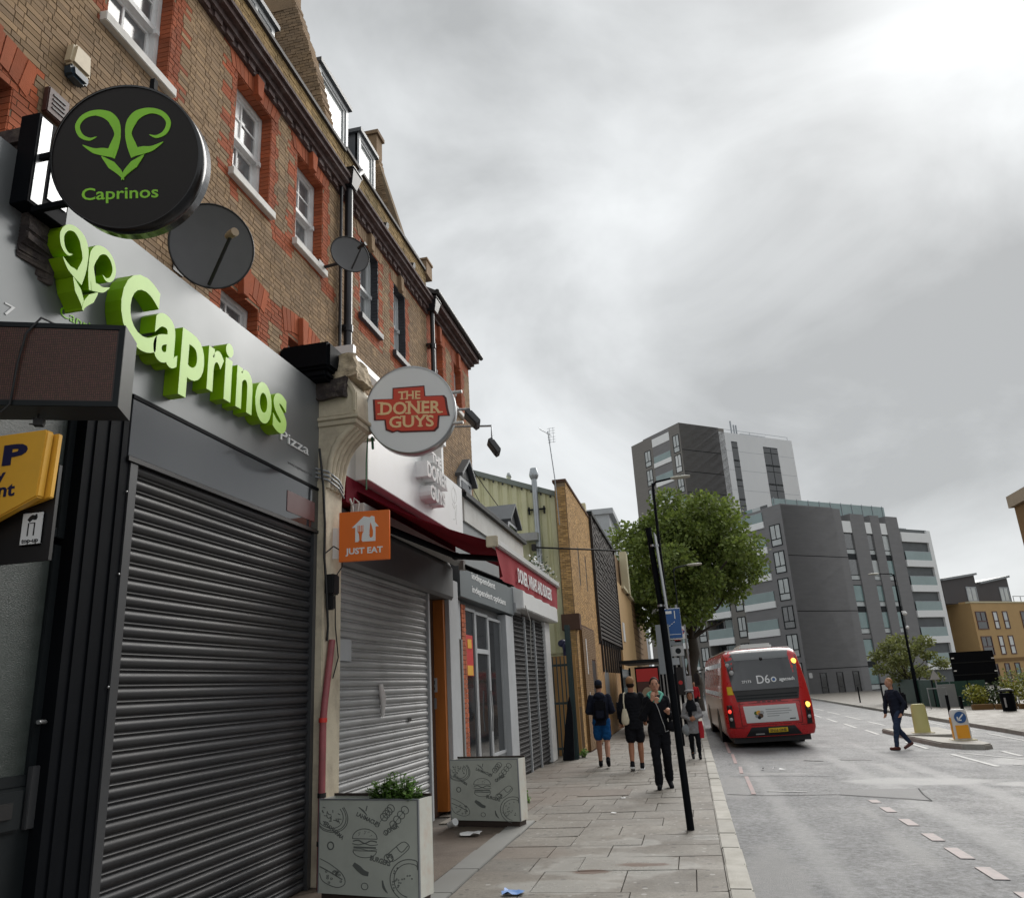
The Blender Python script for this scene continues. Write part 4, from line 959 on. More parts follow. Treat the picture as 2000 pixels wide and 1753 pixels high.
mb = MB(); mb.box(-3.429, -3.425, 3.22, 3.30, 4.47, 5.05); mb.box(-3.429, -3.423, 3.33, 3.48, 4.55, 4.98); mb.build('side_plate', 'bare_metal', rs)
for zz in (4.76, 4.40):
    mb = MB(); mb.box(-3.43, -2.98, 3.235, 3.265, zz, zz + 0.035); mb.build('arm', 'black_paint', rs)
mb = MB(); mb.box(-2.66, -2.63, 3.17, 3.2, 5.02, 5.09); mb.build('hanging_lug', 'black_paint', rs)
def swing(t, c, deg):
    """turn a finished sign about the vertical through c (a sign hung slightly askew)"""
    rm = Matrix.Translation(c) @ Matrix.Rotation(R(deg), 4, 'Z') @ Matrix.Translation(-Vector(c))
    t.matrix_world = rm @ Matrix.Translation(t.location)
def hang(root, names, c0, c1, k, yaw, pitch, roll):
    """the disc hangs a little askew: turned to the road and tipped down towards people below"""
    off = OFF[root.name]; m = Matrix.Translation(Vector(c1) - off) @ Matrix.Rotation(R(yaw), 4, 'Z') @ Matrix.Rotation(R(pitch), 4, 'X') @ Matrix.Rotation(R(-roll), 4, 'Y') @ Matrix.Scale(k, 4) @ Matrix.Translation(off - Vector(c0))
    for o in root.children:
        if o.name.split('.')[0] in names: o.data.transform(m)
hang(rs, ('face', 'rim', 'horn_emblem', 'lettering'), (-2.72, 3.11, 4.55), (-2.71, 3.1, 4.515), 0.865, 12, 12, -0.8)
# ---- LED message box, turned towards the camera
led = thing('led_display', 'dark LED message box with brown dot matrix projecting at the left', 'display', (-2.9, 3.46, 3.2))
dv = Vector((0.918, 0.397, 0)); nv = Vector((0.397, -0.918, 0)); P1 = Vector((-2.9, 3.46, 0))
LM = Matrix(((dv.x, 0, nv.x, P1.x), (dv.y, 0, nv.y, P1.y), (0, 1, 0, 0), (0, 0, 0, 1)))   # local: x along face (0 = right end), y up, z out
def lbox(mb, x0, x1, z0, z1, d0, d1):
    s = len(mb.v); mb.box(x0, x1, z0, z1, d0, d1); mb.xform(LM, s)
mb = MB(); lbox(mb, -1.0, 0, 3.20, 3.69, -0.24, -0.012); mb.build('casing', 'led_case', led)
mb = MB(); lbox(mb, -1.0, 0, 3.20, 3.228, -0.0115, 0); lbox(mb, -1.0, 0, 3.662, 3.69, -0.0115, 0); lbox(mb, -0.03, 0, 3.228, 3.662, -0.0115, 0); mb.build('bezel', 'dark_frame', led)
mb = MB(); lbox(mb, -1.0, -0.031, 3.229, 3.661, -0.0115, -0.008); mb.build('matrix_board', 'led_face', led)
mb = MB()
for i in range(80):
    for k in range(42):
        x = -0.04 - i * 0.0102; z = 3.236 + k * 0.0101; s = len(mb.v)
        mb.add([(x - .0064, z, -.004), (x, z, -.004), (x, z + .0062, -.004), (x - .0064, z + .0062, -.004)], [(0, 1, 2, 3)]); mb.xform(LM, s)
mb.build('led_dots', 'led_dot', led, kind='stuff')
mb = MB(); mb.tube([LM @ Vector(p) for p in ((-.40, 3.73, -.1), (-.44, 3.72, 0.0), (-.50, 3.62, .012), (-.52, 3.45, .014), (-.53, 3.2, .014), (-.60, 3.12, .01), (-.75, 3.06, 0))], 0.006, 6); mb.build('cable', 'cable', led)
mb = MB(); s = 0; mb.box(-.46, -.41, 3.13, 3.17, -.16, -.12); mb.box(-.45, -.44, 3.17, 3.2, -.15, -.14); mb.box(-.485, -.46, 3.14, 3.146, -.15, -.14); mb.xform(LM); mb.build('plug', 'black_plastic', led)
# ---- yellow payment sign with black carrier and top-up plate
pay = thing('payment_sign', 'yellow payment sign with navy letters cut off by the left photo edge', 'sign', (-3.3, 3.2, 2.6))
mb = MB(); mb.prism([(-3.75, 3.2, 3.01), (-3.75, 3.2, 2.44), (-3.62, 3.2, 2.44), (-3.10, 3.2, 2.655), (-3.085, 3.2, 3.0), (-3.095, 3.2, 3.01)], (0, 0.05, 0)); mb.build('panel', 'pay_yellow', pay, bevel=0.008)
mb = MB(); mb.prism([(-3.74, 3.255, 3.0), (-3.74, 3.255, 2.5), (-3.075, 3.255, 2.66), (-3.065, 3.255, 3.0)], (0, 0.03, 0)); mb.build('back_panel', 'pay_yellow', pay, bevel=0.004)
mb = MB(); text(mb, 'P', face_y((-3.335, 3.2, 2.845)), 0.145, 0.105, 0.003, 0.045); mb.build('lettering', 'pay_navy', pay)
mb = MB(); text(mb, 'y', face_y((-3.36, 3.2, 2.755)), 0.055, 0.075, 0.003, 0.02); text(mb, 'nt', face_y((-3.335, 3.2, 2.675)), 0.10, 0.075, 0.003, 0.02); mb.build('lettering', 'pay_navy', pay)
mb = MB(); mb.box(-3.75, -3.07, 3.29, 3.31, 2.345, 2.84); mb.build('carrier', 'black_plastic', pay)
mb = MB(); mb.box(-3.245, -3.115, 3.275, 3.289, 2.425, 2.60); mb.build('top_up_plate', 'white_print', pay, bevel=0.012)
mb = MB(); text(mb, 'top-up', face_y((-3.228, 3.275, 2.44)), 0.098, 0.024, 0.002, 0.02); mb.build('lettering', 'black_plastic', pay)
mb = MB(); fr = face_y((-3.18, 3.275, 2.52))
stroke(mb, [(-.018, -.045), (-.018, .02), (.018, .02), (.018, -.045)], .007, fr, .002, sub=1); stroke(mb, [(-.02, .032), (0, .05), (.02, .045), (.022, .065)], [.02, .025, .02, .008], fr, .002); mb.build('phone_symbol', 'black_plastic', pay)
# ---- charred old console at the left edge of the frame
oc = thing('console_bracket', 'blackened flaking old console bracket at the left photo edge', 'bracket', (-3.55, 3.3, 4.0))
mb = MB(); rr = random.Random(4)
for k in range(26):
    z = 4.10 + k * 0.022; w = 0.10 + 0.05 * math.sin(k * 0.12)
    mb.hexa([(-3.95, 3.3, z), (-3.50 + rr.uniform(-.02, .02) - .012 * max(0, 8 - k), 3.3, z), (-3.52, 3.55, z), (-3.95, 3.55, z), (-3.95, 3.3, z + .03), (-3.49 + rr.uniform(-.03, .02) - .012 * max(0, 8 - k), 3.29, z + .035), (-3.52, 3.55, z + .03), (-3.95, 3.55, z + .03)])
mb.build('scroll', 'char_stone', oc)
mb = MB(); mb.box(-3.95, -3.49, 3.28, 3.56, 4.68, 4.86); mb.build('block', 'old_stone', oc, bevel=0.02)
mb = MB(); mb.box(-3.95, -3.46, 3.24, 3.56, 4.9, 5.06); mb.build('cap', 'char_stone', oc, bevel=0.03)
# ---- roller shutters
def slat_mesh(ln, pitch, m):
    """one interlocking curved lath, local y along its length"""
    prof = [(-0.014, 0.0), (-0.006, 0.004), (0.004, 0.012), (0.010, 0.026), (0.011, 0.040), (0.007, 0.054), (-0.003, 0.064), (-0.014, 0.068), (-0.014, 0.074), (-0.002, 0.077), (0.001, 0.083), (-0.003, 0.090), (-0.014, 0.093), (-0.014, 0.098)]
    k = pitch / 0.098; mb = MB(); n = len(prof)
    vs = [(x, 0, z * k) for x, z in prof] + [(x, ln, z * k) for x, z in prof]
    mb.add(vs, [(i, n + i, n + i + 1, i + 1) for i in range(n - 1)], 0, True)
    me = bpy.data.meshes.new('slat'); me.from_pydata([tuple(v) for v in mb.v], [], mb.f); me.materials.append(M[m]); me.polygons.foreach_set('use_smooth', [True] * len(me.polygons)); me.set_sharp_from_angle(angle=R(50)); return me
def shutter(label, X, y0, y1, z0, z1, pitch, m, guide, name='roller_shutter'):
    t = thing(name, label, 'roller shutter', (X, y0, z0)); me = slat_mesh(y1 - y0, pitch, m); k = 0
    while k * pitch < z1 - z0:
        o = bpy.data.objects.new('slat', me); COL.objects.link(o); o.parent = t; o.location = (random.uniform(-.0012, .0012), 0, k * pitch); k += 1
    b = MB(); b.box(X - 0.06, X - 0.03, y0, y1, z0 - 0.0, z1); b.build('backing', 'black_plastic', t)
    for a, c in ((y0 - 0.075, y0 - 0.002), (y1 + 0.002, y1 + 0.07)):
        q = MB(); q.box(X - 0.05, X + 0.035, a, c, z0, z1); q.build('guide_rail', guide, t)
    return t
sh1 = shutter('closed dark grey roller shutter under the fascia with green letters', -3.572, 4.475, 7.13, 0.0, 3.21, 0.0985, 'shutter_dark', 'led_case')

# ================================================================== PILLAR BETWEEN THE SHOPS
pl = thing('pilaster', 'cream painted shop pilaster with fluted scroll console and crumbling cap', 'pilaster', (-3.45, 7.4, 0))
mb = MB(); mb.box(-3.9, -3.46, 7.205, 7.62, 0, 3.78); mb.build('shaft', 'cream_paint', pl, bevel=0.01)
mb = MB(); mb.box(-3.9, -3.42, 7.22, 7.64, 0.0, 0.62); mb.box(-3.9, -3.40, 7.22, 7.66, 0.62, 0.70); mb.build('base', 'cream_paint', pl, bevel=0.008)
prof = [(-3.46, 3.70), (-3.45, 3.85), (-3.43, 4.0), (-3.39, 4.12), (-3.32, 4.23), (-3.23, 4.31), (-3.16, 4.345), (-3.13, 4.36)]
mb = MB(); mb.prism([(-3.9, 7.22, 3.70)] + [(x, 7.22, z) for x, z in prof] + [(-3.9, 7.22, 4.36)], (0, 0.40, 0)); mb.build('scroll', 'cream_paint', pl)
for k in range(5):
    yy = 7.245 + k * 0.0875; mb = MB(); mb.tube([(x + 0.004, yy, z - 0.004) for x, z in prof[:-1]], [0.030, .031, .033, .036, .038, .034, .02], 8); mb.build('flute', 'cream_paint', pl)
mb = MB(); mb.box(-3.9, -3.12, 7.20, 7.64, 4.362, 4.42); mb.box(-3.9, -3.09, 7.18, 7.66, 4.42, 4.46); mb.build('moulding', 'cream_paint', pl, bevel=0.006)
mb = MB(); mb.prism([(-3.9, 7.21, 4.462), (-3.12, 7.21, 4.462), (-3.12, 7.21, 4.70), (-3.2, 7.21, 4.86), (-3.9, 7.21, 4.9)], (0, 0.42, 0)); mb.build('block', 'cream_paint', pl, bevel=0.012)
for yy, q in ((7.195, 0.03), (7.632, 0.03)):
    mb = MB(); mb.prism([(-3.15, yy, 4.5), (-3.13, yy, 4.5), (-3.13, yy, 4.72), (-3.22, yy, 4.9), (-3.26, yy, 4.88), (-3.16, yy, 4.7)], (0, 0.016, 0)); mb.build('edge_bead', 'cream_paint', pl)
def rough(name, x0, x1, y0, y1, z0, z1, m, root, amp, seed, n=12, taper=0.0):
    bm = bmesh.new(); bmesh.ops.create_grid(bm, x_segments=1, y_segments=1, size=0.5); bm.free()
    mb = MB(); mb.box(x0, x1, y0, y1, z0, z1); off = OFF[root.name]
    bm = bmesh.new(); vs = [bm.verts.new(v - off) for v in mb.v]; [bm.faces.new([vs[i] for i in f]) for f in mb.f]
    bmesh.ops.subdivide_edges(bm, edges=bm.edges, cuts=n, use_grid_fill=True)
    c = Vector(((x0 + x1) / 2, (y0 + y1) / 2, 0)) - off
    for v in bm.verts:
        w = v.co + off; k = (w.z - z0) / (z1 - z0)
        d = mnoise.noise_vector(w * 7 + Vector((seed, 0, 0))) * amp + mnoise.noise_vector(w * 19 + Vector((seed, 3, 0))) * amp * 0.6
        if taper: v.co.x = c.x + (v.co.x - c.x) * (1 - taper * k); v.co.y = c.y + (v.co.y - c.y) * (1 - taper * k)
        v.co += d
    me = bpy.data.meshes.new(name); bm.to_mesh(me); bm.free(); me.materials.append(M[m]); o = bpy.data.objects.new(name, me); COL.objects.link(o); o.parent = root; return o
rough('cap', -3.9, -3.10, 7.16, 7.62, 4.88, 5.16, 'old_stone', pl, 0.035, 3, 12, 0.18)
rough('cap_underside', -3.9, -3.22, 7.14, 7.40, 4.66, 4.87, 'char_stone', pl, 0.03, 8, 8)
# services strapped to the pillar
cb = thing('cable_run', 'bundle of black cables strapped down the cream pilaster with a black splice box', 'cables', (-3.45, 7.25, 0))
mb = MB(); mb.tube([(-3.5, 7.14, 4.1), (-3.46, 7.16, 3.7), (-3.44, 7.17, 3.3), (-3.44, 7.17, 2.95), (-3.43, 7.2, 2.7), (-3.43, 7.25, 2.3), (-3.44, 7.26, 2.15)], 0.013, 8); mb.build('cable', 'cable', cb)
mb = MB(); mb.tube([(-3.44, 7.18, 3.0), (-3.38, 7.25, 3.08), (-3.36, 7.42, 3.05), (-3.38, 7.46, 2.9), (-3.41, 7.36, 2.78), (-3.42, 7.4, 2.3), (-3.43, 7.5, 2.0), (-3.44, 7.4, 1.8)], 0.007, 6); mb.build('cable', 'cable', cb)
mb = MB(); mb.box(-3.46, -3.36, 7.22, 7.36, 2.60, 2.80); mb.box(-3.45, -3.38, 7.24, 7.31, 2.45, 2.6); mb.build('splice_box', 'black_plastic', cb, bevel=0.012)
for i in range(3):
    mb = MB(); z = 3.86 - i * 0.045; mb.tube([(-3.62, 7.15, z + 0.06), (-3.43, 7.2, z), (-3.40, 7.4, z - 0.05), (-3.44, 7.62, z - 0.1)], 0.010, 6); mb.build('cable', 'steel_grey', cb)
mb = MB(); mb.tube([(-3.36, 7.6, 3.65), (-3.32, 7.58, 3.55), (-3.30, 7.56, 3.45), (-3.28, 7.62, 3.5), (-3.26, 7.6, 3.6), (-3.29, 7.55, 3.64), (-3.33, 7.6, 3.56), (-3.34, 7.55, 3.4)], 0.010, 6); mb.build('coiled_cable', 'pale_cable', cb)
mb = MB(); mb.tube([(-3.13, 7.66, 4.34), (-3.12, 7.66, 4.2)], 0.014, 6); mb.tube([(-3.18, 7.66, 4.36), (-3.2, 7.665, 4.05), (-3.2, 7.665, 3.75)], 0.008, 6); tag(mb.build('rope', 'green_cord'), 'frayed green cord hanging from the scroll console', 'cord')
pk = thing('conduit', 'dirty pink conduit pipe running down the cream pilaster to the pavement', 'pipe', (-3.42, 7.2, 0))
mb = MB(); mb.tube([(-3.42, 7.33, 2.16), (-3.42, 7.28, 1.95), (-3.42, 7.19, 1.6), (-3.42, 7.155, 1.4), (-3.42, 7.15, 0.0)], 0.033, 10); mb.build('pipe', 'pink_pipe', pk)
for z in (1.40, 0.75, 0.35):
    mb = MB(); mb.tube([(-3.42, 7.153, z), (-3.42, 7.153, z + 0.04)], 0.040, 10); mb.box(-3.47, -3.42, 7.19, 7.23, z, z + .03); mb.build('clip', 'red_tape' if z > 1 else 'black_plastic', pk)

# ================================================================== SHOP 2: DONER SHOP
s2 = thing('shopfront', 'white doner shop front with grey shutter box and pale side posts', 'shopfront', (-3.5, 7.7, 0))
mb = MB(); mb.box(-3.9, -3.30, 7.95, 11.88, 3.95, 4.77); mb.build('signboard', 'sign_white', s2, bevel=0.006)
mb = MB(); mb.box(-3.92, -3.45, 7.63, 7.949, 3.85, 4.72); mb.build('side_cheek', 'render_pale', s2)
mb = MB(); mb.box(-3.9, -3.36, 7.66, 7.74, 5.28, 5.50); mb.box(-3.50, -3.40, 7.74, 11.4, 5.36, 5.44); mb.box(-3.9, -3.84, 7.74, 11.4, 5.30, 5.50); mb.box(-3.9, -3.45, 11.3, 11.4, 4.77, 5.4); mb.build('gutter_trough', 'sign_white', s2)
mb = MB(); mb.prism([(-3.9, 7.70, 2.97), (-3.50, 7.70, 2.97), (-3.47, 7.70, 3.02), (-3.47, 7.70, 3.45), (-3.55, 7.70, 3.62), (-3.9, 7.70, 3.62)], (0, 4.08, 0)); mb.build('shutter_box', 'housing_grey', s2)
mb = MB(); mb.box(-3.62, -3.50, 11.62, 12.14, 0, 3.3); mb.build('post', 'pale_grey', s2, bevel=0.01)
mb = MB(); mb.box(-3.7, -3.48, 11.6, 12.16, 0, 0.5); mb.build('post_plinth', 'mid_grey', s2)
mb = MB(); mb.box(-3.62, -3.52, 7.62, 7.655, 0, 2.97); mb.build('edge_post', 'pale_grey', s2)
# stacked channel letters, faded, seen nearly edge-on
for wd, y, z, w, h in (('THE', 9.82, 4.66, .42, .14), ('DONER', 9.60, 4.40, .92, .21), ('GUYS', 9.72, 4.12, .66, .20)):
    mb = MB(); text(mb, wd, face_x((-3.30, y, z)), w, h, 0.17, 0.03, 0, 1); mb.build('channel_letters', ['acrylic', 'sign_white'], s2)
mb = MB(); fr = face_x((-3.30, 11.42, 4.4))
stroke(mb, circle_pts(0, .15, .13, .12), .015, fr, .002); stroke(mb, [(-.12, 0), (0, -.06), (.12, .02), (.05, -.2), (-.1, -.25)], .014, fr, .002); stroke(mb, [(-.05, .3), (.06, .2), (0, .05), (.1, -.3)], .012, fr, .002); mb.build('line_emblem', 'pale_metal', s2)
# doorway with orange timber jamb
mb = MB(); mb.box(-4.05, -3.98, 10.80, 11.50, 0, 2.97); mb.build('door', 'door_dark', s2)
mb = MB(); mb.box(-4.0, -3.56, 11.50, 11.60, 0, 2.96); mb.build('door_jamb', 'warm_wood', s2)
mb = MB(); mb.box(-4.0, -3.72, 10.78, 10.86, 0, 2.96); mb.build('door_jamb', 'door_dark', s2)
mb = MB(); mb.box(-3.80, -3.68, 11.485, 11.499, 1.62, 1.82); mb.build('notice', 'pale_grey', s2)
mb = MB(); mb.box(-3.79, -3.69, 11.46, 11.499, 1.38, 1.54); mb.build('keypad', 'steel_grey', s2, bevel=0.01)
mb = MB(); text(mb, 'M', face_y((-3.77, 11.485, 1.73)), 0.06, 0.06, 0.003); stroke(mb, circle_pts(-0.0, 0, .025, .025), .012, face_y((-3.74, 11.485, 1.67)), .003); mb.build('notice_print', 'black_plastic', s2)
sh2 = shutter('closed silver grey roller shutter behind the near planter', -3.565, 7.74, 10.70, 0.0, 2.97, 0.101, 'shutter_silver', 'pale_grey')
mb = MB(); mb.box(-3.548, -3.530, 7.70, 8.05, 1.98, 2.20); mb.build('cover_plate', 'pale_grey', sh2)
mb = MB(); mb.box(-3.552, -3.545, 9.85, 9.97, 1.28, 1.325); mb.build('torn_hole', 'black_plastic', sh2)
mb = MB(); mb.tube([(-3.545, 8.92, 1.74), (-3.53, 8.94, 1.6), (-3.53, 8.96, 1.5), (-3.54, 8.97, 1.38)], [.03, .04, .03, .02], 8); tag(mb.build('plastic_wrap', 'acrylic'), 'scrap of crumpled wrap stuck on the silver roller shutter', 'litter')
# round white sign
ds = thing('round_sign', 'round white projecting sign with red plaque reading The Doner Guys', 'sign', (-2.67, 7.6, 4.54))
RC = Vector((-2.675, 7.6, 4.54)); RR = 0.505
mb = MB(); mb.disc((RC.x, 7.61, RC.z), (0, 1, 0), RR - .012, 0.17, 72); mb.build('face', 'round_white', ds)
mb = MB(); ring = lambda r, y: [(RC.x + r * math.cos(2 * math.pi * k / 72), y, RC.z + r * math.sin(2 * math.pi * k / 72)) for k in range(72)]
mb.loft([ring(RR - .014, 7.603), ring(RR, 7.603), ring(RR, 7.80), ring(RR - .02, 7.80)], 0, True, False); mb.build('rim', 'bare_metal', ds)
PLQ = [(-.40, .12), (-.19, .12), (-.19, .24), (.15, .255), (.16, .14), (.36, .14), (.385, .11), (.40, .0), (.42, -.085), (.31, -.085), (.30, -.21), (.26, -.25), (-.10, -.25), (-.14, -.235), (-.19, -.25), (-.26, -.22), (-.275, -.11), (-.385, -.11)]
PLQ = [(a * 1.06, b * 1.06) for a, b in PLQ]
def plaque(s, y, d, m, nm):
    q = MB(); cx = sum(p[0] for p in PLQ) / len(PLQ); q.prism([(RC.x + p[0] * s, y, RC.z + p[1] * s) for p in PLQ][::-1], (0, d, 0)); q.build(nm, m, ds)
plaque(1.0, 7.604, 0.006, 'doner_dark', 'plaque_border'); plaque(0.94, 7.598, 0.0055, 'doner_red', 'plaque')
def serif_word(mb, wd, x, z, w, h, y):
    text(mb, wd, face_y((x, y, z)), w, h, 0.004, 0.022)
    # slab serifs: short bars across the feet and heads of the straight stems
    n = len(wd); vs, fs, ns, gw = glyphs(wd, 0.012, 0.5); 
    for ch_i, ch in enumerate(wd):
        pre = glyphs(wd[:ch_i] + ch, 0.012, 0.5)[3]; cw = glyphs(ch, 0.012, 0.5)[3]; a = x + (pre - cw) * w / gw; b = x + pre * w / gw; t = h * 0.11; sw = h * 0.22
        feet = {'T': [((a + b) / 2, 0)], 'H': [(a, 0), (b, 0), (a, 1), (b, 1)], 'N': [(a, 0), (a, 1), (b, 1)], 'R': [(a + .02, 0), (b - .01, 0)], 'D': [(a, 0), (a, 1)], 'E': [(a, 0), (a, 1)], 'U': [(a, 1), (b, 1)], 'Y': [((a + b) / 2, 0), (a + .01, 1), (b - .01, 1)]}.get(ch, [])
        for fx, up in feet:
            zz = z + (h - t if up else 0); mb.box(fx - sw, fx + sw, y - 0.0045, y - 0.0005, zz, zz + t)
mb = MB(); serif_word(mb, 'THE', RC.x - .135, RC.z + .115, .25, .095, 7.598); serif_word(mb, 'DONER', RC.x - .335, RC.z - .055, .68, .145, 7.598); serif_word(mb, 'GUYS', RC.x - .235, RC.z - .205, .50, .13, 7.598); mb.build('lettering', 'doner_cream', ds)
for zz in (4.76, 4.33):
    mb = MB(); mb.tube([(-3.5, 7.72, zz), (-3.12, 7.72, zz)], 0.02, 10); mb.build('arm', 'pale_metal', ds)
for zz in (4.76, 4.4):
    mb = MB(); mb.tube([(-2.25, 7.72, zz), (-2.10, 7.72, zz)], 0.018, 10); mb.build('arm_stub', 'pale_metal', ds)
hang(ds, ('face', 'rim', 'plaque', 'plaque_border', 'lettering'), (-2.675, 7.605, 4.54), (-2.66, 7.6, 4.585), 0.98, 10, 5, -1.9)
# square delivery sign
je = thing('delivery_sign', 'square orange Just Eat sign with white house and fork', 'sign', (-3.1, 7.35, 3.2))
mb = MB(); mb.box(-3.375, -2.85, 7.33, 7.37, 2.93, 3.445); mb.build('panel', 'orange', je, bevel=0.004)
mb = MB(); mb.box(-3.55, -3.376, 7.40, 7.42, 2.98, 3.30); mb.build('back_plate', 'sign_white', je)
mb = MB(); fr = face_y((-3.10, 7.33, 3.255))
HS = [(-.14, .02), (-.015, .135), (.045, .12), (.065, .135), (.095, .125), (.10, .07), (.14, .02), (.105, .02), (.105, -.13), (-.105, -.13), (-.105, .02)]
mb.prism([fr @ Vector((a, b, 0.0)) for a, b in HS], (0, -0.003, 0)); mb.build('house_symbol', 'white_print', je)
mb = MB(); fr2 = face_y((-3.10, 7.327, 3.255))
for dx in (-.075, -.058, -.041, -.024): stroke(mb, [(dx, .04), (dx, -.03)], .008, fr2, .002, sub=1)
stroke(mb, [(-.05, -.025), (-.05, -.06), (-.05, -.135)], [.06, .03, .02], fr2, .002); stroke(mb, [(.055, .06), (.062, -.02), (.06, -.075), (.05, -.09)], [.004, .035, .035, .004], fr2, .002); stroke(mb, [(-.07, -.135), (-.03, -.135)], .03, fr2, .002, sub=1); mb.build('fork_symbol', 'orange', je)
mb = MB(); text(mb, 'JUST EAT', face_y((-3.305, 7.33, 3.005)), .385, .062, .003, .03); mb.build('lettering', 'white_print', je)
swing(je, (-3.45, 7.4, 3.2), 9)
# awning
aw = thing('awning', 'dark red folding-arm awning with lettered valance over the doner shop', 'awning', (-3.4, 8.0, 3.9))
AY0, AY1 = 7.95, 12.0
mb = MB(); n = 14
top = [[(-3.45 + 1.55 * i / n, AY0 + (AY1 - AY0) * j, 3.84 - 0.73 * i / n - 0.05 * math.sin(math.pi * i / n)) for i in range(n + 1)] for j in (0, 1)]
for i in range(n):
    a, b, c, d = [Vector(p) for p in (top[0][i], top[0][i + 1], top[1][i + 1], top[1][i])]; q = Vector((0, 0, -0.006)); mb.hexa([a + q, b + q, c + q, d + q, a, b, c, d])
mb.build('canvas', 'awning_red', aw)
mb = MB(); mb.box(-1.935, -1.83, AY0 - 0.03, AY1 + 0.03, 3.06, 3.14); mb.build('front_bar', 'pale_metal', aw, bevel=0.012)
for e0, e1 in ((AY0 - 0.06, AY0 - 0.031), (AY1 + 0.031, AY1 + 0.06)):
    mb = MB(); mb.box(-1.95, -1.82, e0, e1, 3.04, 3.16); mb.build('end_cap', 'cream_paint', aw, bevel=0.01)
mb = MB(); pts = []
N = 40
for i in range(N):
    for k in range(5):
        y = AY0 + (AY1 - AY0) * i / (N - 1); z = 3.058 - 0.33 * k / 4; pts.append((-1.868 + 0.012 * math.sin(i * 1.1) * k / 4 + (0.07 * k / 4 if i == 0 else 0), y, z))
mb.add(pts, [(i * 5 + k, i * 5 + k + 1, (i + 1) * 5 + k + 1, (i + 1) * 5 + k) for i in range(N - 1) for k in range(4)], 0, True); mb.build('valance', 'valance_red', aw)
mb = MB(); text(mb, 'DONER, WRAPS AND BURGERS', face_x((-1.852, 9.0, 2.80)), 2.35, 0.17, 0.003, 0.02); mb.build('lettering', 'white_print', aw)
mb = MB(); mb.box(-3.9, -3.43, 7.66, 11.86, 3.64, 3.935); mb.build('back_board', 'awning_red', aw)
mb = MB(); mb.box(-3.47, -3.30, AY0 - 0.1, AY1 - 0.1, 3.52, 3.66); mb.build('torsion_bar', 'pale_metal', aw, bevel=0.01)
for (yy, s) in ((8.4, 1), (11.75, -1)):
    el = (-2.72, yy + s * 1.0 if s > 0 else yy + 0.75, 3.24); fe = (-1.95, yy + (0.35 if s > 0 else -0.1), 3.04)
    mb = MB(); mb.tube([(-3.32, yy, 3.50), el], [.045, .04], 8); mb.build('arm', 'black_paint', aw)
    mb = MB(); mb.tube([el, fe], [.038, .034], 8); mb.ball(el, .055, .055, .05, 10, 8); mb.build('forearm', 'dark_frame', aw)
    mb = MB(); mb.box(-3.34, -3.26, yy - .07, yy + .07, 3.42, 3.56); mb.build('arm_bracket', 'pale_metal', aw)
# flood lights on wall arms
def flood(label, y, xh, zarm, drop, tilt):
    t = thing('floodlight', label, 'floodlight', (XW, y, zarm), 'floodlights on arms above the shop signs')
    mb = MB(); mb.tube([(XW, y, zarm + .08), (xh, y, zarm), (xh, y, zarm - drop)], 0.022, 8); mb.build('arm', 'steel_grey', t)
    mb = MB(); mb.box(-.16, .16, -.11, .11, -.04, .04); mb.box(-.13, .13, -.085, .085, -.055, -.041); mb.box(-.12, .12, -.07, .07, .041, .075)
    mb.xform(Matrix.Translation((xh + 0.02, y + .02, zarm - drop - 0.12)) @ Matrix.Rotation(R(tilt), 4, 'Y') @ Matrix.Rotation(R(-25), 4, 'X')); mb.build('lamp_body', 'led_case', t, bevel=0.008)
    return t
flood('dark floodlight hanging from the arm nearest the camera, right beside the doner sign', 11.5, -3.0, 5.98, 0.05, 52)
flood('dark floodlight hanging from a bent arm below the last house eaves', 13.4, -3.10, 6.32, 0.30, 58)

# ================================================================== SATELLITE DISHES, ALARM, VENT
def dish(label, c, nrm, r, root_w, armto, m='dish_grey'):
    t = thing('satellite_dish', label, 'satellite dish', c); nv = Vector(nrm).normalized(); c = Vector(c)
    u = nv.cross(Vector((0, 0, 1))).normalized(); w = u.cross(nv) * -1
    w = nv.cross(u) * -1; mb = MB(); rings = []
    for i in range(9):
        rr_ = r * i / 8; d = 0.16 * r * (i / 8) ** 2
        rings.append([c + nv * (d - 0.05) + (u * math.cos(2 * math.pi * k / 40) + w * 1.08 * math.sin(2 * math.pi * k / 40)) * max(rr_, .001) for k in range(40)])
    mb.loft(rings, 0, True, False); back = [[p - nv * 0.012 for p in rg] for rg in rings]; mb.loft(back[::-1], 0, True, False); mb.build('reflector', m, t)
    mb = MB(); rg = rings[-1]; mb.tube(rg + [rg[0]], 0.008, 6, cap=False); mb.build('rim', 'black_plastic', t)
    foot = c - w * r * 1.02 + nv * 0.02 if w.z > 0 else c + w * r * 1.02 + nv * 0.02
    tip = c + Vector(armto); mb = MB(); mb.tube([foot, tip], 0.014 * r / .3, 8); mb.build('feed_arm', 'black_plastic', t)
    q = (c - tip).normalized(); mb = MB(); mb.tube([tip - q * .05, tip + q * .03, tip + q * .07], [.032 * r / .3, .03 * r / .3, .022 * r / .3], 10); mb.build('receiver', 'lnb' if r > .3 else 'black_plastic', t)
    mb = MB(); mb.tube([c - nv * .06, c - nv * .16 , Vector((root_w[0], root_w[1], root_w[2]))], 0.02, 8); mb.box(root_w[0] - .02, root_w[0] + .01, root_w[1] - .07, root_w[1] + .07, root_w[2] - .09, root_w[2] + .09); mb.build('wall_mount', 'black_plastic', t)
    return t
dish('large grey satellite dish on the brown brick wall below the round black sign', (-3.50, 5.08, 5.28), (0.62, -0.75, -0.20), 0.335, (XW, 5.20, 5.25), (0.27, -0.14, -0.02))
dish('small grey satellite dish in front of the thick black drainpipe', (-3.42, 7.70, 6.72), (0.55, -0.62, 0.10), 0.235, (XW, 7.9, 6.72), (0.18, -0.06, 0.04))
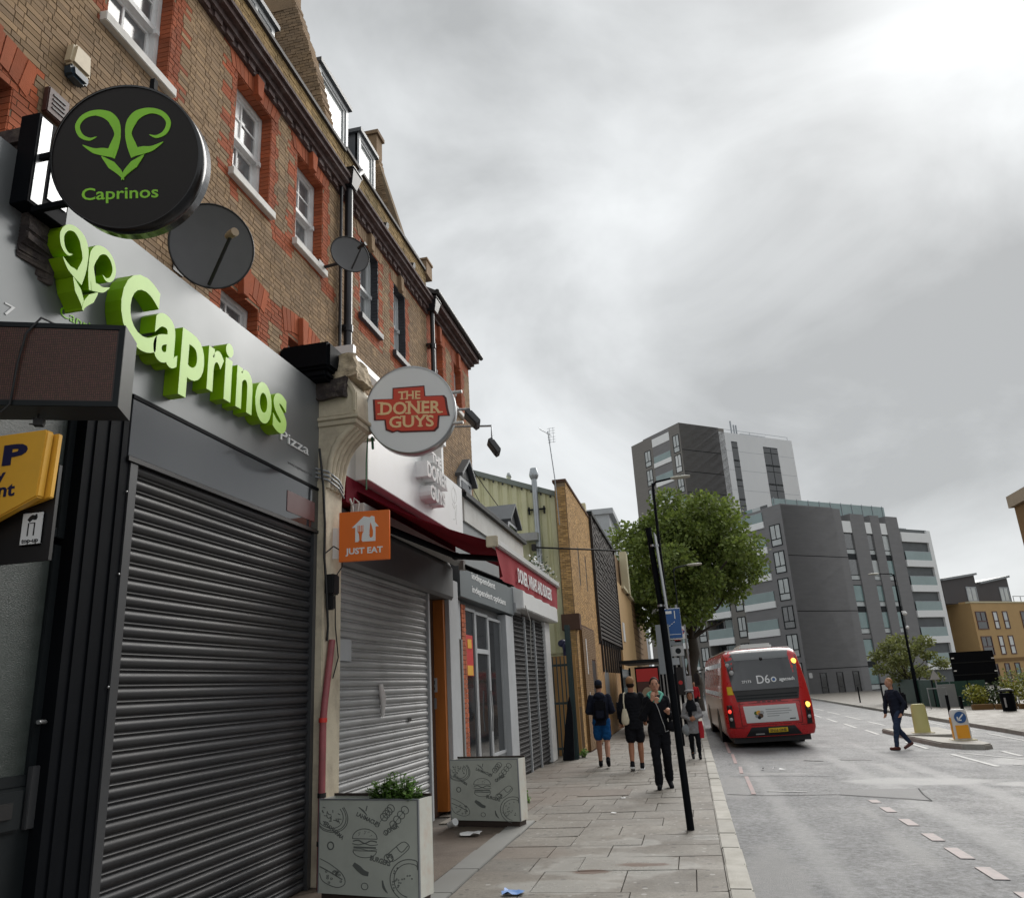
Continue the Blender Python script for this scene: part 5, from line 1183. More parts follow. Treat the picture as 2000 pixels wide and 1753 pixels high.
mb = MB(); mb.tube([(XW + .02, 4.7, 5.05), (XW + .015, 5.5, 5.02), (XW + .02, 6.0, 4.9), (XW + .02, 6.5, 4.86)], 0.006, 6); tag(mb.build('wall_cable', 'pale_cable'), 'thin pale cable clipped along the brickwork above the grey fascia', 'cable')
al = thing('alarm_box', 'cream alarm box with dark blue base on the brown brick wall', 'alarm', (XW, 3.85, 6.1))
mb = MB(); mb.prism([(XW, 3.77, 6.25), (XW, 3.93, 6.25), (XW, 3.95, 6.06), (XW, 3.75, 6.06)], (0.09, 0, 0)); mb.build('case', 'alarm_cream', al, bevel=0.02)
mb = MB(); mb.prism([(XW, 3.755, 6.057), (XW, 3.945, 6.057), (XW, 3.92, 5.97), (XW, 3.78, 5.97)], (0.092, 0, 0)); mb.build('strobe', 'alarm_blue', al, bevel=0.02)
vt = thing('wall_vent', 'brown louvred wall vent above the bracket of the round black sign', 'vent', (XW, 3.72, 5.65))
mb = MB(); mb.box(XW, XW + .05, 3.64, 3.83, 5.55, 5.76); mb.build('case', 'vent_brown', vt, bevel=0.008)
for k in range(4):
    mb = MB(); mb.box(XW + .05, XW + .056, 3.68, 3.79, 5.60 + k * .035, 5.612 + k * .035); mb.build('louvre', 'black_plastic', vt)

# ================================================================== PLANTERS
def planter(label, ang, loc, plant, w=0.99, d=0.22, h=0.79):
    t = thing('planter', label, 'planter', loc, 'printed food planters outside the doner shop', ang, local=True)
    mb = MB(); mb.box(-w / 2, w / 2, 0, 0.012, 0.07, h); mb.build('front_panel', 'planter_panel', t)
    mb = MB(); mb.box(-w / 2, w / 2, d - .012, d, 0.07, h); mb.build('back_panel', 'planter_panel', t)
    mb = MB(); mb.box(-w / 2, -w / 2 + .012, .0125, d - .0125, 0.07, h - .001); mb.build('side_panel', 'planter_edge', t)
    mb = MB(); mb.box(w / 2 - .012, w / 2 + .003, .0125, d - .0125, 0.07, h - .001); mb.build('side_panel', 'planter_edge', t)
    mb = MB(); mb.box(-w / 2 + .02, w / 2 - .02, .02, d - .02, 0.0, .069); mb.build('plinth', 'wet_wood', t)
    mb = MB(); mb.box(-w / 2 + .013, w / 2 - .013, .013, d - .013, h - .10, h - .05); mb.build('soil', 'soil', t)
    e = MB()
    e.box(-w / 2 - .004, -w / 2 + .006, -.004, .016, .07, h + .003); e.box(w / 2 - .006, w / 2 + .006, -.005, .014, .07, h + .003); e.box(-w / 2 + .006, w / 2 - .006, -.004, .014, h - .008, h + .004); e.build('edge_trim', 'steel_grey', t)
    e = MB(); e.box(-w / 2, w / 2, d - .02, d - .001, h - .0, h + .02); e.build('back_rim', 'wet_wood', t)
    # printed line drawings and words
    K = w / .80; F = face_y((0, 0, 0)) @ Matrix.Diagonal((K, 1, 1, 1)); W0 = w; w = .80; mb = MB(); L = .0058; S = lambda pts, ww=L, sub=4: stroke(mb, pts, ww, F, .0015, sub=sub)
    def at(cx, cy, pts, k=1.0, a=0.0): 
        c, s = math.cos(R(a)), math.sin(R(a)); return [(cx + k * (p[0] * c - p[1] * s), cy + k * (p[0] * s + p[1] * c)) for p in pts]
    def wrd(s, cx, cy, ww, hh, a): text(mb, s, F @ Matrix.Translation((cx, cy, 0)), ww, hh * 1.25, .0018, .03, rot=R(a))
    # burger in the middle
    S(at(-.02, .46, circle_pts(0, .03, .10, .075, 0, 180, 9))); S(at(-.02, .46, [(-.10, .03), (.10, .03)]), L, 1); S(at(-.02, .46, [(-.095, .01), (-.05, .018), (0, -.004), (.05, .016), (.098, .008)]), .009)
    S(at(-.02, .46, [(-.10, -.008), (-.05, -.016), (.0, -.006), (.05, -.018), (.105, -.01)]), .006); S(at(-.02, .46, [(-.09, -.035), (.09, -.035)]), .012, 1); S(at(-.02, .46, [(-.095, -.05), (-.03, -.046), (.03, -.056), (.10, -.048)]), .005)
    S(at(-.02, .46, circle_pts(0, -.06, .095, .05, 180, 360, 9))); S(at(-.02, .46, [(-.095, -.06), (.095, -.06)]), L, 1)
    for i in range(12): S(at(-.02 + random.uniform(-.06, .06), .51 + random.uniform(-.005, .035), [(0, 0), (.006, .003)]), .004, 1)
    # plate at the top left corner
    for k in (.17, .155, .13): S([(max(-w / 2 + .006, p[0]), min(h - .012, p[1])) for p in at(-.32, .67, circle_pts(0, 0, k, k * .75, -150, 60, 14), 1, -28)])
    for i in range(26): S([(max(-w / 2 + .008, p[0]), min(h - .015, p[1])) for p in at(-.32 + random.uniform(-.06, .09), .67 + random.uniform(-.06, .06), [(0, 0), (.02, -.01)], 1, random.uniform(-70, 30))], .006, 1)
    # skewers at the top right
    for cx, cy, ln in ((.15, .66, .12), (.22, .60, .20)):
        S(at(cx, cy, circle_pts(-.07, -.06, .018, .018)), .004); 
        d0 = Vector((.64, .77)); S([(cx - .05, cy - .045), (cx - .05 + d0.x * ln * 1.0, cy - .045 + d0.y * ln)], .004, 1)
        for i in range(4): 
            c0 = (cx - .02 + d0.x * ln * (i + .3) / 4.2, cy - .01 + d0.y * ln * (i + .3) / 4.2)
            if c0[0] < w / 2 - .03 and c0[1] < h - .04: S(at(c0[0], c0[1], circle_pts(0, 0, .026, .03), 1, 40), .006)
    # wrap, pizza, bowls, leaves
    S(at(.23, .42, [(-.08, -.05), (.04, .05), (.09, .04), (.09, .0), (-.03, -.09), (-.08, -.05)])); S(at(.23, .42, circle_pts(-.06, -.065, .035, .03))); S(at(.23, .42, [(.0, .02), (.04, -.02), (.09, .03)])); 
    for i in range(8): S(at(.17 + random.uniform(-.025, .03), .355 + random.uniform(-.02, .02), [(0, 0), (.012, .01)]), .008, 1)
    for k in (.15, .12): S([(min(p[0], w / 2 - .012), p[1]) for p in at(.33, .20, circle_pts(0, 0, k, k, 40, 260, 16))], .007 if k == .15 else L)
    for i in range(22): S(at(.29 + random.uniform(-.09, .06), .20 + random.uniform(-.08, .09), circle_pts(0, 0, .006, .005, n=5)), .004, 1)
    S(at(-.30, .24, [(-.09, .09), (.0, .05), (.10, -.02), (.12, -.09), (.05, -.12), (-.06, -.08), (-.09, -.02)])); S(at(-.30, .24, [(-.09, .03), (-.02, .0), (.06, -.04), (.1, -.06)]), .008)
    for i in range(14): S(at(-.28 + random.uniform(-.06, .07), .20 + random.uniform(-.05, .05), circle_pts(0, 0, .009, .007, n=6)), .005, 1)
    S(at(-.05, .27, [(-.06, .03), (-.02, -.0), (.02, -.03), (.06, -.04)]), [.03, .045, .04, .03]); S(at(-.30, .43, circle_pts(0, 0, .025, .028)), .010); S(at(-.02, .14, circle_pts(0, 0, .026, .024)), .006); S(at(.12, .14, [(0, .05), (.01, 0), (.04, -.04)]), [.008, .02, .004])
    S(at(-.03, .70, [(-.04, .03), (0, 0), (.03, -.035)]), [.004, .012, .004]); S(at(-.01, .70, [(.01, .04), (0, .0)]), .008)
    wrd('LAHMACUN', -.09, .665, .20, .026, -24); wrd('SHAWARMA', -.365, .595, .20, .026, -36); wrd('DONER', .15, .525, .12, .028, 30); wrd('BURGERS', .02, .335, .165, .03, -14)
    mb.build('line_print', 'ink', t); w = W0
    if plant:
        rr = random.Random(5); lf = MB(); st = MB()
        for i in range(90):
            bx, by = rr.uniform(.0, .42), rr.uniform(.03, d - .03); a = rr.uniform(0, 6.28); ln = rr.uniform(.08, .27) * (1.05 - abs(bx - .22) * 1.6); sp = rr.uniform(.02, .11)
            base = Vector((bx, by, h - .06)); tip = base + Vector((math.cos(a) * sp, math.sin(a) * sp, ln)); st.tube([base, (base + tip) / 2 + Vector((0, 0, .02)), tip], .003, 4)
            for k in range(15):
                t_ = rr.uniform(.25, 1.0); p = base.lerp(tip, t_); a2 = rr.uniform(0, 6.28); l2 = rr.uniform(.03, .06)
                dd = Vector((math.cos(a2), math.sin(a2), rr.uniform(-.2, .7))).normalized(); sd_ = dd.cross(Vector((0, 0, 1))).normalized() * l2 * .28
                lf.add([p, p + dd * l2 * .5 + sd_, p + dd * l2, p + dd * l2 * .5 - sd_], [(0, 1, 2, 3)])
        pt = thing('pot_plant', 'bushy bright green plant growing in the near printed planter', 'plant', t.location, None, ang, local=True)
        st.build('stems', 'leaf', pt, kind='stuff'); lf.build('leaves', 'leaf', pt, kind='stuff')
    return t
planter('near pale printed planter with burger drawings, green plant in its top', R(-13), (-2.755, 6.62, 0), True)
planter('far pale printed planter with burger drawings, empty, against the orange door jamb', R(-14), (-2.73, 10.36, g(10.3)), False)
# ================================================================== SHOP 3 (GREY) AND SHOP 4 (WHITE)
s3 = thing('shopfront', 'slate grey optician shopfront with white lettering behind the awning', 'shopfront', (-3.5, 12.2, 0))
mb = MB(); mb.box(-8, -3.70, 12.2, 21.0, -0.4, 4.55); mb.build('wall', 'mid_grey', s3)
mb = MB(); mb.box(-3.72, -3.48, 12.22, 16.30, 3.08, 3.66); mb.build('fascia', 'salon_grey', s3, bevel=0.006)
mb = MB(); text(mb, 'independent', face_x((-3.48, 12.95, 3.45)), 1.7, .12, .006, .01); text(mb, 'independent opticians', face_x((-3.48, 12.95, 3.22)), 2.55, .12, .006, .01); mb.build('lettering', 'white_print', s3)
mb = MB(); mb.box(-3.72, -3.60, 12.16, 12.60, 2.42, 3.06); mb.build('meter_box', 'pale_grey', s3, bevel=0.008)
mb = MB(); mb.box(-3.72, -3.66, 12.18, 12.52, 0, 2.40); mb.build('side_door', 'yellow_door', s3)
mb = MB(); mb.box(-3.72, -3.58, 12.52, 12.60, 0, 2.42); mb.build('door_post', 'mid_grey', s3)
mb = MB(); rr = random.Random(2)
for k in range(40):
    for j in range(2): mb.box(-3.72, -3.585 + rr.uniform(-.003, .003), 12.61 + j * .125 , 12.725 + j * .125, k * .075 + .004, k * .075 + .071)
mb.build('brick_pier', 'red_brick', s3, kind='stuff')
def bay(root, y0, y1, z0, z1, X=-3.62, fr='pale_grey', gl='glass_dark', t=.05, cut_z=None):
    f = MB(); f.box(X - .06, X, y0, y0 + t, z0, z1); f.box(X - .06, X, y1 - t, y1, z0, z1); f.box(X - .06, X - .001, y0 + t, y1 - t, z1 - t, z1); f.box(X - .06, X - .001, y0 + t, y1 - t, z0, z0 + t)
    if cut_z: f.box(X - .06, X - .001, y0 + t, y1 - t, cut_z - .04, cut_z + .04)
    o = f.build('window', fr, root); zs = [z0 + t] + ([cut_z - .04, cut_z + .04] if cut_z else []) + [z1 - t]
    for a, b in zip(zs[::2], zs[1::2]):
        p = MB(); p.box(X - .04, X - .03, y0 + t, y1 - t, a, b); p.build('pane', gl, o)
    return o
bay(s3, 12.88, 13.60, .45, 2.98); dr3 = bay(s3, 13.62, 14.52, 0.02, 2.96, cut_z=2.28); bay(s3, 14.54, 15.60, .45, 2.93)
mb = MB(); mb.tube([(-3.58, 14.38, .9), (-3.56, 14.38, 1.2), (-3.58, 14.38, 1.6)], .015, 8); mb.build('handle', 'bare_metal', dr3)
mb = MB(); mb.box(-3.74, -3.63, 12.88, 15.6, 0, .45); mb.build('stall_riser', 'mid_grey', s3)
mb = MB(); mb.box(-3.619, -3.612, 12.9, 13.35, 1.85, 2.52); mb.build('poster', 'sign_red', s3)
mb = MB(); mb.box(-3.611, -3.606, 12.95, 13.3, 1.86, 2.02); mb.box(-3.611, -3.606, 13.0, 13.25, 2.3, 2.45); mb.build('poster_print', 'pay_yellow', s3)
mb = MB(); text(mb, '83', face_x((-3.655, 13.9, 2.55)), .16, .16, .003); mb.build('number', 'pale_grey', s3)
mb = MB(); mb.box(-3.70, -3.52, 15.62, 16.28, 0, 3.05); mb.build('end_post', 'pale_grey', s3, bevel=.01)
mb = MB(); mb.box(-3.72, -3.66, 13.3, 18.6, 4.55, 5.02); mb.build('parapet', 'render_pale', s3)
mb = MB(); mb.prism([(-3.60, 13.2, 5.02), (-3.60, 18.7, 5.02), (-4.9, 18.7, 6.0), (-4.9, 13.2, 6.0)], (0, 0, .07)); mb.build('roof', 'roof_dark', s3)
mb = MB(); mb.box(-3.66, -3.58, 13.2, 18.7, 4.98, 5.06); mb.build('gutter', 'dark_frame', s3)
def gable_dormer(y0, y1, zb, ze, X):
    d = MB(); d.box(X - .9, X, y0, y1, zb, ze); o = d.build('dormer', 'pale_grey', s3)
    c = (y0 + y1) / 2; zr = ze + (y1 - y0) * .42; q = MB()
    q.prism([(X + .10, y0 - .12, ze - .06), (X + .10, c, zr), (X + .10, c, zr + .06), (X + .10, y0 - .14, ze)], (-1.1, 0, 0)); q.prism([(X + .10, c, zr), (X + .10, y1 + .12, ze - .06), (X + .10, y1 + .14, ze), (X + .10, c, zr + .06)], (-1.1, 0, 0)); q.build('dormer_roof', 'lead', o)
    t = MB(); t.prism([(X - .02, y0, ze), (X - .02, y1, ze), (X - .02, c, zr)], (.03, 0, 0)); t.build('gable_board', 'dark_frame', o)
    w = MB(); w.box(X, X + .012, y0 + .12, y1 - .12, zb + .12, ze - .08); w.build('pane', 'glass_dark', o)
gable_dormer(13.75, 14.6, 4.9, 5.55, -3.85); gable_dormer(17.3, 18.3, 4.75, 5.35, -3.72)
s4 = thing('shopfront', 'small white shopfront with three dark lattice shutters at the end of the row', 'shopfront', (-3.4, 16.4, 0))
mb = MB(); mb.box(-3.72, -3.30, 16.45, 21.0, 3.22, 3.78); mb.build('fascia_box', 'sign_white', s4, bevel=.02)
mb = MB(); mb.box(-3.72, -3.40, 16.9, 20.6, 3.80, 4.22); mb.build('name_board', 'pay_yellow', s4)
mb = MB(); mb.box(-3.398, -3.392, 17.2, 20.2, 3.86, 4.16); mb.build('name_panel', 'arrow_blue', s4)
mb = MB(); mb.box(-3.66, -3.50, 20.03, 20.72, -.15, 3.2); mb.build('end_post', 'sign_white', s4, bevel=.01)
mb = MB(); mb.box(-3.72, -3.46, 16.36, 16.9, 3.15, 3.35); mb.build('awning_bracket', 'pale_grey', s4)
mb = MB(); mb.tube([(-3.30, 16.6, 3.3), (-3.28, 17.0, 3.0), (-3.34, 17.2, 2.6), (-3.36, 17.25, 2.2)], .012, 6); mb.build('cable', 'pale_cable', s4)
for a, b, lab in ((16.33, 17.58, 'dark lattice shutter of the white shop nearest the grey optician front'), (17.64, 18.72, 'middle dark lattice shutter of the white end shop'), (18.78, 20.0, 'dark lattice shutter of the white shop next to its white end post')):
    t = thing('lattice_shutter', lab, 'roller shutter', (-3.56, a, -.1), 'lattice shutters of the white shop'); 
    sm = slat_mesh(b - a - .05, .098, 'shutter_lattice')
    for k in range(33):
        o = bpy.data.objects.new('slat', sm); COL.objects.link(o); o.parent = t; o.location = (0, .025, k * .098)
    q = MB(); q.box(-3.58, -3.53, a - .03, a + .022, -.15, 3.15); q.build('guide_rail', 'pale_grey', t)
    q = MB(); q.box(-3.62, -3.585, a, b, -.15, 3.2); q.build('backing', 'black_plastic', t)
# flower trough above the white shop
ft = thing('flower_trough', 'grey trough of white flowers on top of the end shop', 'planter', (-3.75, 20.0, 4.3))
mb = MB(); mb.box(-3.9, -3.55, 19.2, 21.6, 4.05, 4.42); mb.build('trough', 'steel_grey', ft)
mb = MB(); mb2 = MB(); rr = random.Random(17)
for i in range(420):
    p = Vector((-3.72 + rr.gauss(0, .16), rr.uniform(19.9, 21.5), 4.45 + abs(rr.gauss(0, .22)))); l = rr.uniform(.05, .1); a = Vector((rr.uniform(-1, 1), rr.uniform(-1, 1), rr.uniform(-.3, 1))).normalized(); b = a.orthogonal().normalized() * l * .5
    (mb2 if rr.random() < .6 else mb).add([p, p + a * l * .5 + b, p + a * l, p + a * l * .5 - b], [(0, 1, 2, 3)])
mb.build('leaves', 'hedge_leaf', ft, kind='stuff'); mb2.build('blossom', 'sign_white', ft, kind='stuff')

# ================================================================== GREEN-CLAD HALL BEHIND, FLUE, AERIAL
hall = thing('clad_hall', 'pale green corrugated metal clad hall rising behind the small shops', 'building', (-5, 22.6, 0))
CY = 22.6
def ctop(x): return 8.05 + (x + 5.7) * (7.10 - 8.05) / 2.52
mb = MB(); mb.prism([(-9, CY + .06, 0), (-3.32, CY + .06, 0), (-3.32, CY + .06, ctop(-3.32)), (-9, CY + .06, ctop(-9))], (0, 6, 0)); mb.build('wall', 'clad_green', hall)
x = -3.34; 
while x > -6.9:
    p = MB(); zt = ctop(x) - .05; zb = 2.5
    p.prism([(x, CY + .06, zb), (x - .05, CY, zb), (x - .19, CY, zb), (x - .24, CY + .06, zb), (x - .29, CY + .058, zb), (x - .29, CY + .07, zb), (x, CY + .07, zb)], (0, 0, zt - zb)); p.build('cladding_panel', 'clad_green', hall); x -= .29
mb = MB(); mb.prism([(-9, CY - .06, ctop(-9) - .10), (-3.28, CY - .06, ctop(-3.28) - .10), (-3.28, CY - .06, ctop(-3.28) + .06), (-9, CY - .06, ctop(-9) + .06)], (0, .3, 0)); mb.build('eaves_flashing', 'clad_trim', hall)
x = -3.5
while x > -6.8:
    b = MB(); b.disc((x, CY - .062, ctop(x) - .16), (0, -1, 0), .035, .03, 8); b.build('bolt_cap', 'black_plastic', hall); x -= .29
mb = MB(); mb.box(-3.33, -3.27, CY - .05, CY + .2, 2.5, ctop(-3.3) - .1); mb.build('corner_trim', 'clad_trim', hall)
mb = MB(); mb.box(-4.6, -3.9, CY - .5, CY - .1, 5.72, 5.95); mb.build('duct_box', 'zinc', hall)
fl = thing('flue', 'tall galvanised flue pipe with cowl against the green cladding', 'flue', (-3.95, CY - .15, 5))
mb = MB(); mb.tube([(-3.93, CY - .16, 4.6), (-3.95, CY - .16, 7.65)], .085, 14); mb.build('pipe', 'zinc', fl)
mb = MB(); mb.tube([(-3.95, CY - .16, 7.63), (-3.95, CY - .16, 7.72), (-3.95, CY - .16, 7.78), (-3.95, CY - .16, 7.97)], [.10, .14, .145, .10], 14); mb.build('cowl', 'zinc', fl)
mb = MB(); mb.box(-4.22, -3.68, CY - .08, CY - .02, 6.70, 6.74); mb.box(-4.2, -4.16, CY - .1, CY, 6.58, 6.8); mb.box(-3.74, -3.70, CY - .1, CY, 6.58, 6.8); mb.build('bracket', 'dark_frame', fl)
mb = MB(); mb.tube([(-4.93, CY + .8, 7.5), (-4.93, CY + .8, 8.02), (-4.93, CY + .8, 8.04), (-4.93, CY + .8, 8.18)], [.06, .06, .09, .05], 10); tag(mb.build('vent_cowl', 'zinc'), 'small vent cowl poking above the green hall roof', 'vent')
ae = thing('tv_aerial', 'tall TV aerial mast standing at the corner of the yellow brick building', 'aerial', (-3.25, 22.2, 6.1))
mb = MB(); mb.tube([(-3.23, 22.15, 6.1), (-3.27, 22.15, 7.5), (-3.38, 22.15, 9.0)], .016, 6); mb.build('mast', 'steel_grey', ae)
mb = MB(); mb.tube([(-3.62, 22.0, 9.07), (-3.28, 22.2, 8.86)], .010, 5)
for k in range(9):
    t_ = k / 8; c = Vector((-3.62, 22.0, 9.07)).lerp(Vector((-3.36, 22.15, 8.91)), t_); mb.tube([c + Vector((-.03, .1, .07)), c + Vector((.03, -.1, -.07))], .005, 4)
for zz in (-.22, -.14, -.06, .06, .14, .22): mb.tube([(-3.40, 22.15, 8.86 + zz), (-3.16, 22.15, 8.87 + zz)], .005, 4)
for xx in (-3.33, -3.22): mb.tube([(xx, 22.15, 8.62), (xx, 22.15, 9.1)], .006, 4)
mb.build('array', 'steel_grey', ae)
mb = MB(); mb.tube([(-4.05, 22.2, 5.52), (-2.6, 22.2, 5.33), (-1.62, 22.2, 5.20)], .025, 8); mb.box(-4.1, -3.98, 22.1, 22.3, 5.42, 5.6); tag(mb.build('projecting_rod', 'cable'), 'thin black rod projecting across the pavement in front of the yellow brick building', 'rod')
wl = MB(); wl.tube([(-5.5, 18, 8.2), (-4.9, 20, 6.9), (-4.3, 21.8, 5.7)], .012, 5); wl.tube([(-5.6, 18, 8.3), (-5.2, 21, 6.5), (-5.1, 22.4, 5.9)], .01, 5); tag(wl.build('overhead_cable', 'cable'), 'slack black cable between the terrace end and the green hall', 'cable')

# ================================================================== GATE AND YARD
gt = thing('palisade_gate', 'dark green steel gate with vertical bars beside the end shop', 'gate', (-3.3, 20.9, -.16))
zg = -.16
for k in range(7):
    x = -3.72 + k * .105; b = MB(); b.box(x - .014, x + .014, 20.9, 20.93, zg + .08, 2.35); b.build('bar', 'gate_green', gt)
for zz in (.05, 1.15, 2.1):
    b = MB(); b.box(-3.75, -3.04, 20.935, 20.98, zz, zz + .06); b.build('rail', 'gate_green', gt)
mb = MB(); mb.box(-3.08, -2.98, 20.55, 20.72, zg - .1, 3.12); mb.box(-3.06, -2.955, 20.72, 20.735, zg - .1, 3.12); mb.box(-3.06, -2.955, 20.535, 20.55, zg - .1, 3.12); tag(mb.build('steel_post', 'gate_green'), 'tall dark green steel stanchion standing at the gate opening', 'post')
mb = MB(); pts = [(-3.32, 20.3, zg), (-3.03, 20.3, zg), (-3.00, 20.35, .9), (-3.06, 20.4, 1.35), (-3.11, 20.4, 1.2), (-3.22, 20.38, .6)]; mb.prism(pts, (0, .12, 0)); tag(mb.build('draped_cover', 'black_cloth', bevel=.02), 'black draped sheet propped between the gate bars and green stanchion', 'cover')
mb = MB(); mb.box(-3.75, -3.05, 22.0, 22.05, -.2, 2.4); tag(mb.build('yard_board', 'plywood'), 'plywood boarding seen through the green gate', 'boarding')
mb = MB(); mb.ball((-3.2, 20.88, 2.68), .13, .1, .10, 10, 8); mb.ball((-3.14, 20.82, 2.58), .07, .07, .12, 8, 6); mb.box(-3.2, -3.08, 20.86, 20.9, 2.36, 2.62); tag(mb.build('bundle', 'pay_navy', None), 'dark blue tarpaulin bundle tied on top of the green gate', 'bundle')

# ================================================================== YELLOW BRICK BUILDING WITH TIMBER SCREEN
yb = thing('brick_building', 'yellow brick building with dark timber screen beyond the green hall', 'building', (-3.0, 22.3, 0))
XB = -3.0
mb = MB(); mb.box(-3.33, XB - .012, 22.315, 28.0, -.3, 7.42); mb.build('wall', 'mortar', yb)
mb = MB(); mb.box(-3.38, XB + .03, 22.26, 28.0, 7.42, 7.50); mb.build('coping', 'dark_mortar', yb)
# brick face towards the camera: each brick a part
sm = {}
def brk_y(w):
    if w not in sm:
        mbb = MB(); mbb.box(0, w - .01, -.014, .0, 0, BH - .01); me = bpy.data.meshes.new('brick'); me.from_pydata([tuple(v) for v in mbb.v], [], mbb.f); me.materials.append(M['yellow_brick']); sm[w] = me
    return sm[w]
rr = random.Random(77); z = 0.0; k = 0
nb = 0
while z < 7.40:
    seq = (BR, BR) if k % 2 else (BR / 2, BR, BR / 2); x = -3.316
    for w in seq:
        if nb < 300 and z > 1.0:
            o = bpy.data.objects.new('brick', brk_y(w)); COL.objects.link(o); o.parent = yb; o.location = Vector((x, 22.315 + rr.uniform(-.003, .003), z + .005)) - OFF[yb.name]; nb += 1
        x += w
    z += BH; k += 1
brick_wall(yb, XB, 22.32, 27.98, -.15, 7.42, [(24.0, 24.25, 4.55, 5.75), (25.75, 26.0, 4.55, 5.75)], lambda a, b: False, 41, main='yellow_brick', single_max=0)
for a, b in ((24.0, 24.25), (25.75, 26.0)):
    q = MB(); q.box(XB - .05, XB - .011, a, b, 4.55, 5.75); q.build('slit_window', 'black_plastic', yb)
# lower dark brick lobby with a doorway
mb = MB(); mb.box(-3.4, -2.93, 22.9, 26.0, -.25, 3.28); mb.build('lobby_core', 'dark_mortar', yb)
lb = MB(); rr = random.Random(5); z = -.15; k = 0
while z < 3.2:
    y = 22.9 - (0.11 if k % 2 else 0)
    while y < 25.95:
        a, b = max(y, 22.9), min(y + BR - .008, 26.0); y += BR
        if 24.7 < (a + b) / 2 < 25.6 and z < 2.3: continue
        lb.box(-2.94, -2.916 + rr.uniform(-.003, .003), a, b, z + .004, z + BH - .004)
    for j in range(2): lb.box(-3.39 + j * .23, -3.39 + j * .23 + .22, 22.885, 22.905, z + .004, z + BH - .004)
    z += BH; k += 1
lb.build('lobby_brickwork', 'far_brown', yb, kind='stuff')
mb = MB(); mb.box(-2.945, -2.925, 24.7, 25.6, -.2, 2.3); mb.build('doorway', 'black_plastic', yb)
mb = MB(); mb.box(-2.914, -2.905, 23.5, 23.62, 1.9, 2.9); mb.box(-2.914, -2.905, 23.55, 23.62, .9, 1.4); mb.build('notice', 'white_print', yb)
mb = MB(); mb.box(-3.4, -2.88, 22.25, 22.6, 3.1, 3.55); mb.build('pier_head', 'dark_mortar', yb, bevel=.01)
# timber screen
mb = MB(); mb.box(-3.4, -3.02, 28.0, 37.2, 3.0, 7.55); mb.build('screen_back', 'black_paint', yb)
mb = MB(); mb.box(-3.5, -3.06, 28.0, 37.2, -.3, 3.0); mb.build('base_wall', 'mortar', yb)
for k in range(30):
    z = 3.16 + k * .147; q = MB(); e = 37.1
    if k < 15: q.box(-3.02, -2.93, 28.15, 37.1, z, z + .085)
    else:
        y = 28.15
        while y < 37: q.box(-3.02, -2.95 + (.02 if (k + int(y * 2)) % 2 else 0), y, min(y + .62, 37.1), z, z + .10 if k < 24 else z + .14); y += .62 + (.12 if 17 < k < 24 else .0)
    q.build('slat', 'timber_dark', yb)
for a in (28.0, 37.1):
    q = MB(); q.box(-3.05, -2.90, a, a + .14, 3.05, 7.6); q.build('screen_post', 'timber_dark', yb)
mb = MB(); mb.box(-3.5, -2.86, 27.95, 37.3, 7.55, 7.68); mb.build('screen_coping', 'dark_frame', yb)
mb = MB(); mb.box(-3.5, -3.05, 27.7, 28.0, 7.3, 7.95); mb.build('pale_cap', 'pale_stone', yb)
y = 28.05
while y < 37.2:
    q = MB(); q.box(-3.06, -3.03, y, y + 1.12, -.18, 2.95); q.build('ply_sheet', 'plywood', yb); y += 1.14
for k in range(9):
    q = MB(); q.box(-3.03, -2.96, 28.8 + k * .95, 28.9 + k * .95, 2.0, 3.1); q.build('hanger', 'timber_dark', yb)
mb = MB(); mb.prism([(-3.028, 29.2, 1.1), (-3.028, 30.6, 1.1), (-3.028, 30.7, 1.9), (-3.028, 30.0, 2.25), (-3.028, 29.2, 1.9)], (.004, 0, 0)); mb.build('painted_patch', 'dot_print', yb)
mb = MB(); mb.box(-2.955, -2.91, 38.6, 39.6, 3.5, 4.4); tag(mb.build('wall_sign', 'sign_white'), 'blank white panel fixed on the yellow brick wall above the bus shelter', 'sign')
# further blocks of the same frontage
fb = thing('brick_building', 'low yellow brick block with pale stone fin above the bus shelter', 'building', (-3.0, 37.4, 0))
mb = MB(); mb.box(-6, -2.95, 37.4, 47.0, -.3, 6.3); mb.build('wall', 'far_brick', fb)
mb = MB(); mb.box(-6, -3.2, 39.5, 46, 6.3, 8.1); mb.build('upper_wall', 'far_brown', fb)
mb = MB(); mb.box(-3.1, -2.72, 43.0, 44.0, 6.2, 8.5); mb.build('fin', 'pale_stone', fb); mb = MB(); mb.box(-3.2, -2.8, 40.2, 47.1, 6.2, 6.34); mb.build('band', 'pale_stone', fb)
fb2 = thing('brick_building', 'brown brick block with dun stone fin furthest down the left side', 'building', (-3.0, 47.2, 0))
mb = MB(); mb.box(-6, -3.0, 47.2, 62, -.3, 6.4); mb.build('wall', 'far_brown', fb2)
mb = MB(); mb.box(-3.2, -2.75, 52.5, 54.2, 6.0, 8.7); mb.build('fin', 'dun_stone', fb2); mb = MB(); mb.box(-6, -2.9, 47.2, 62, 6.4, 6.5); mb.build('coping', 'dun_stone', fb2)
for k in range(16):
    q = MB(); q.box(-3.0, -2.985, 47.4, 56, .9 + k * .35, .92 + k * .35); q.build('course_band', 'dark_mortar', fb2)
rb0 = MB(); rb0.box(-14, -5.6, 70, 84, -1, 16.4); rb0.box(-14.2, -5.2, 69.8, 84, 16.4, 16.9); o = rb0.build('far_block', 'pale_grey'); tag(o, 'pale rendered block peeping over the timber screen behind the tree', 'building')
q = MB(); q.box(-8.4, -6.6, 69.96, 70.02, 12.6, 15.2); o2 = q.build('window', 'glass_dark', o)
mb = MB(); mb.box(-4.4, -3.5, 64, 78, -.5, 6.5); mb.box(-5.2, -3.2, 70, 76, 6.5, 6.7); tag(mb.build('grey_building', 'pale_grey'), 'plain grey building beyond the bus shelter under the tree', 'building')

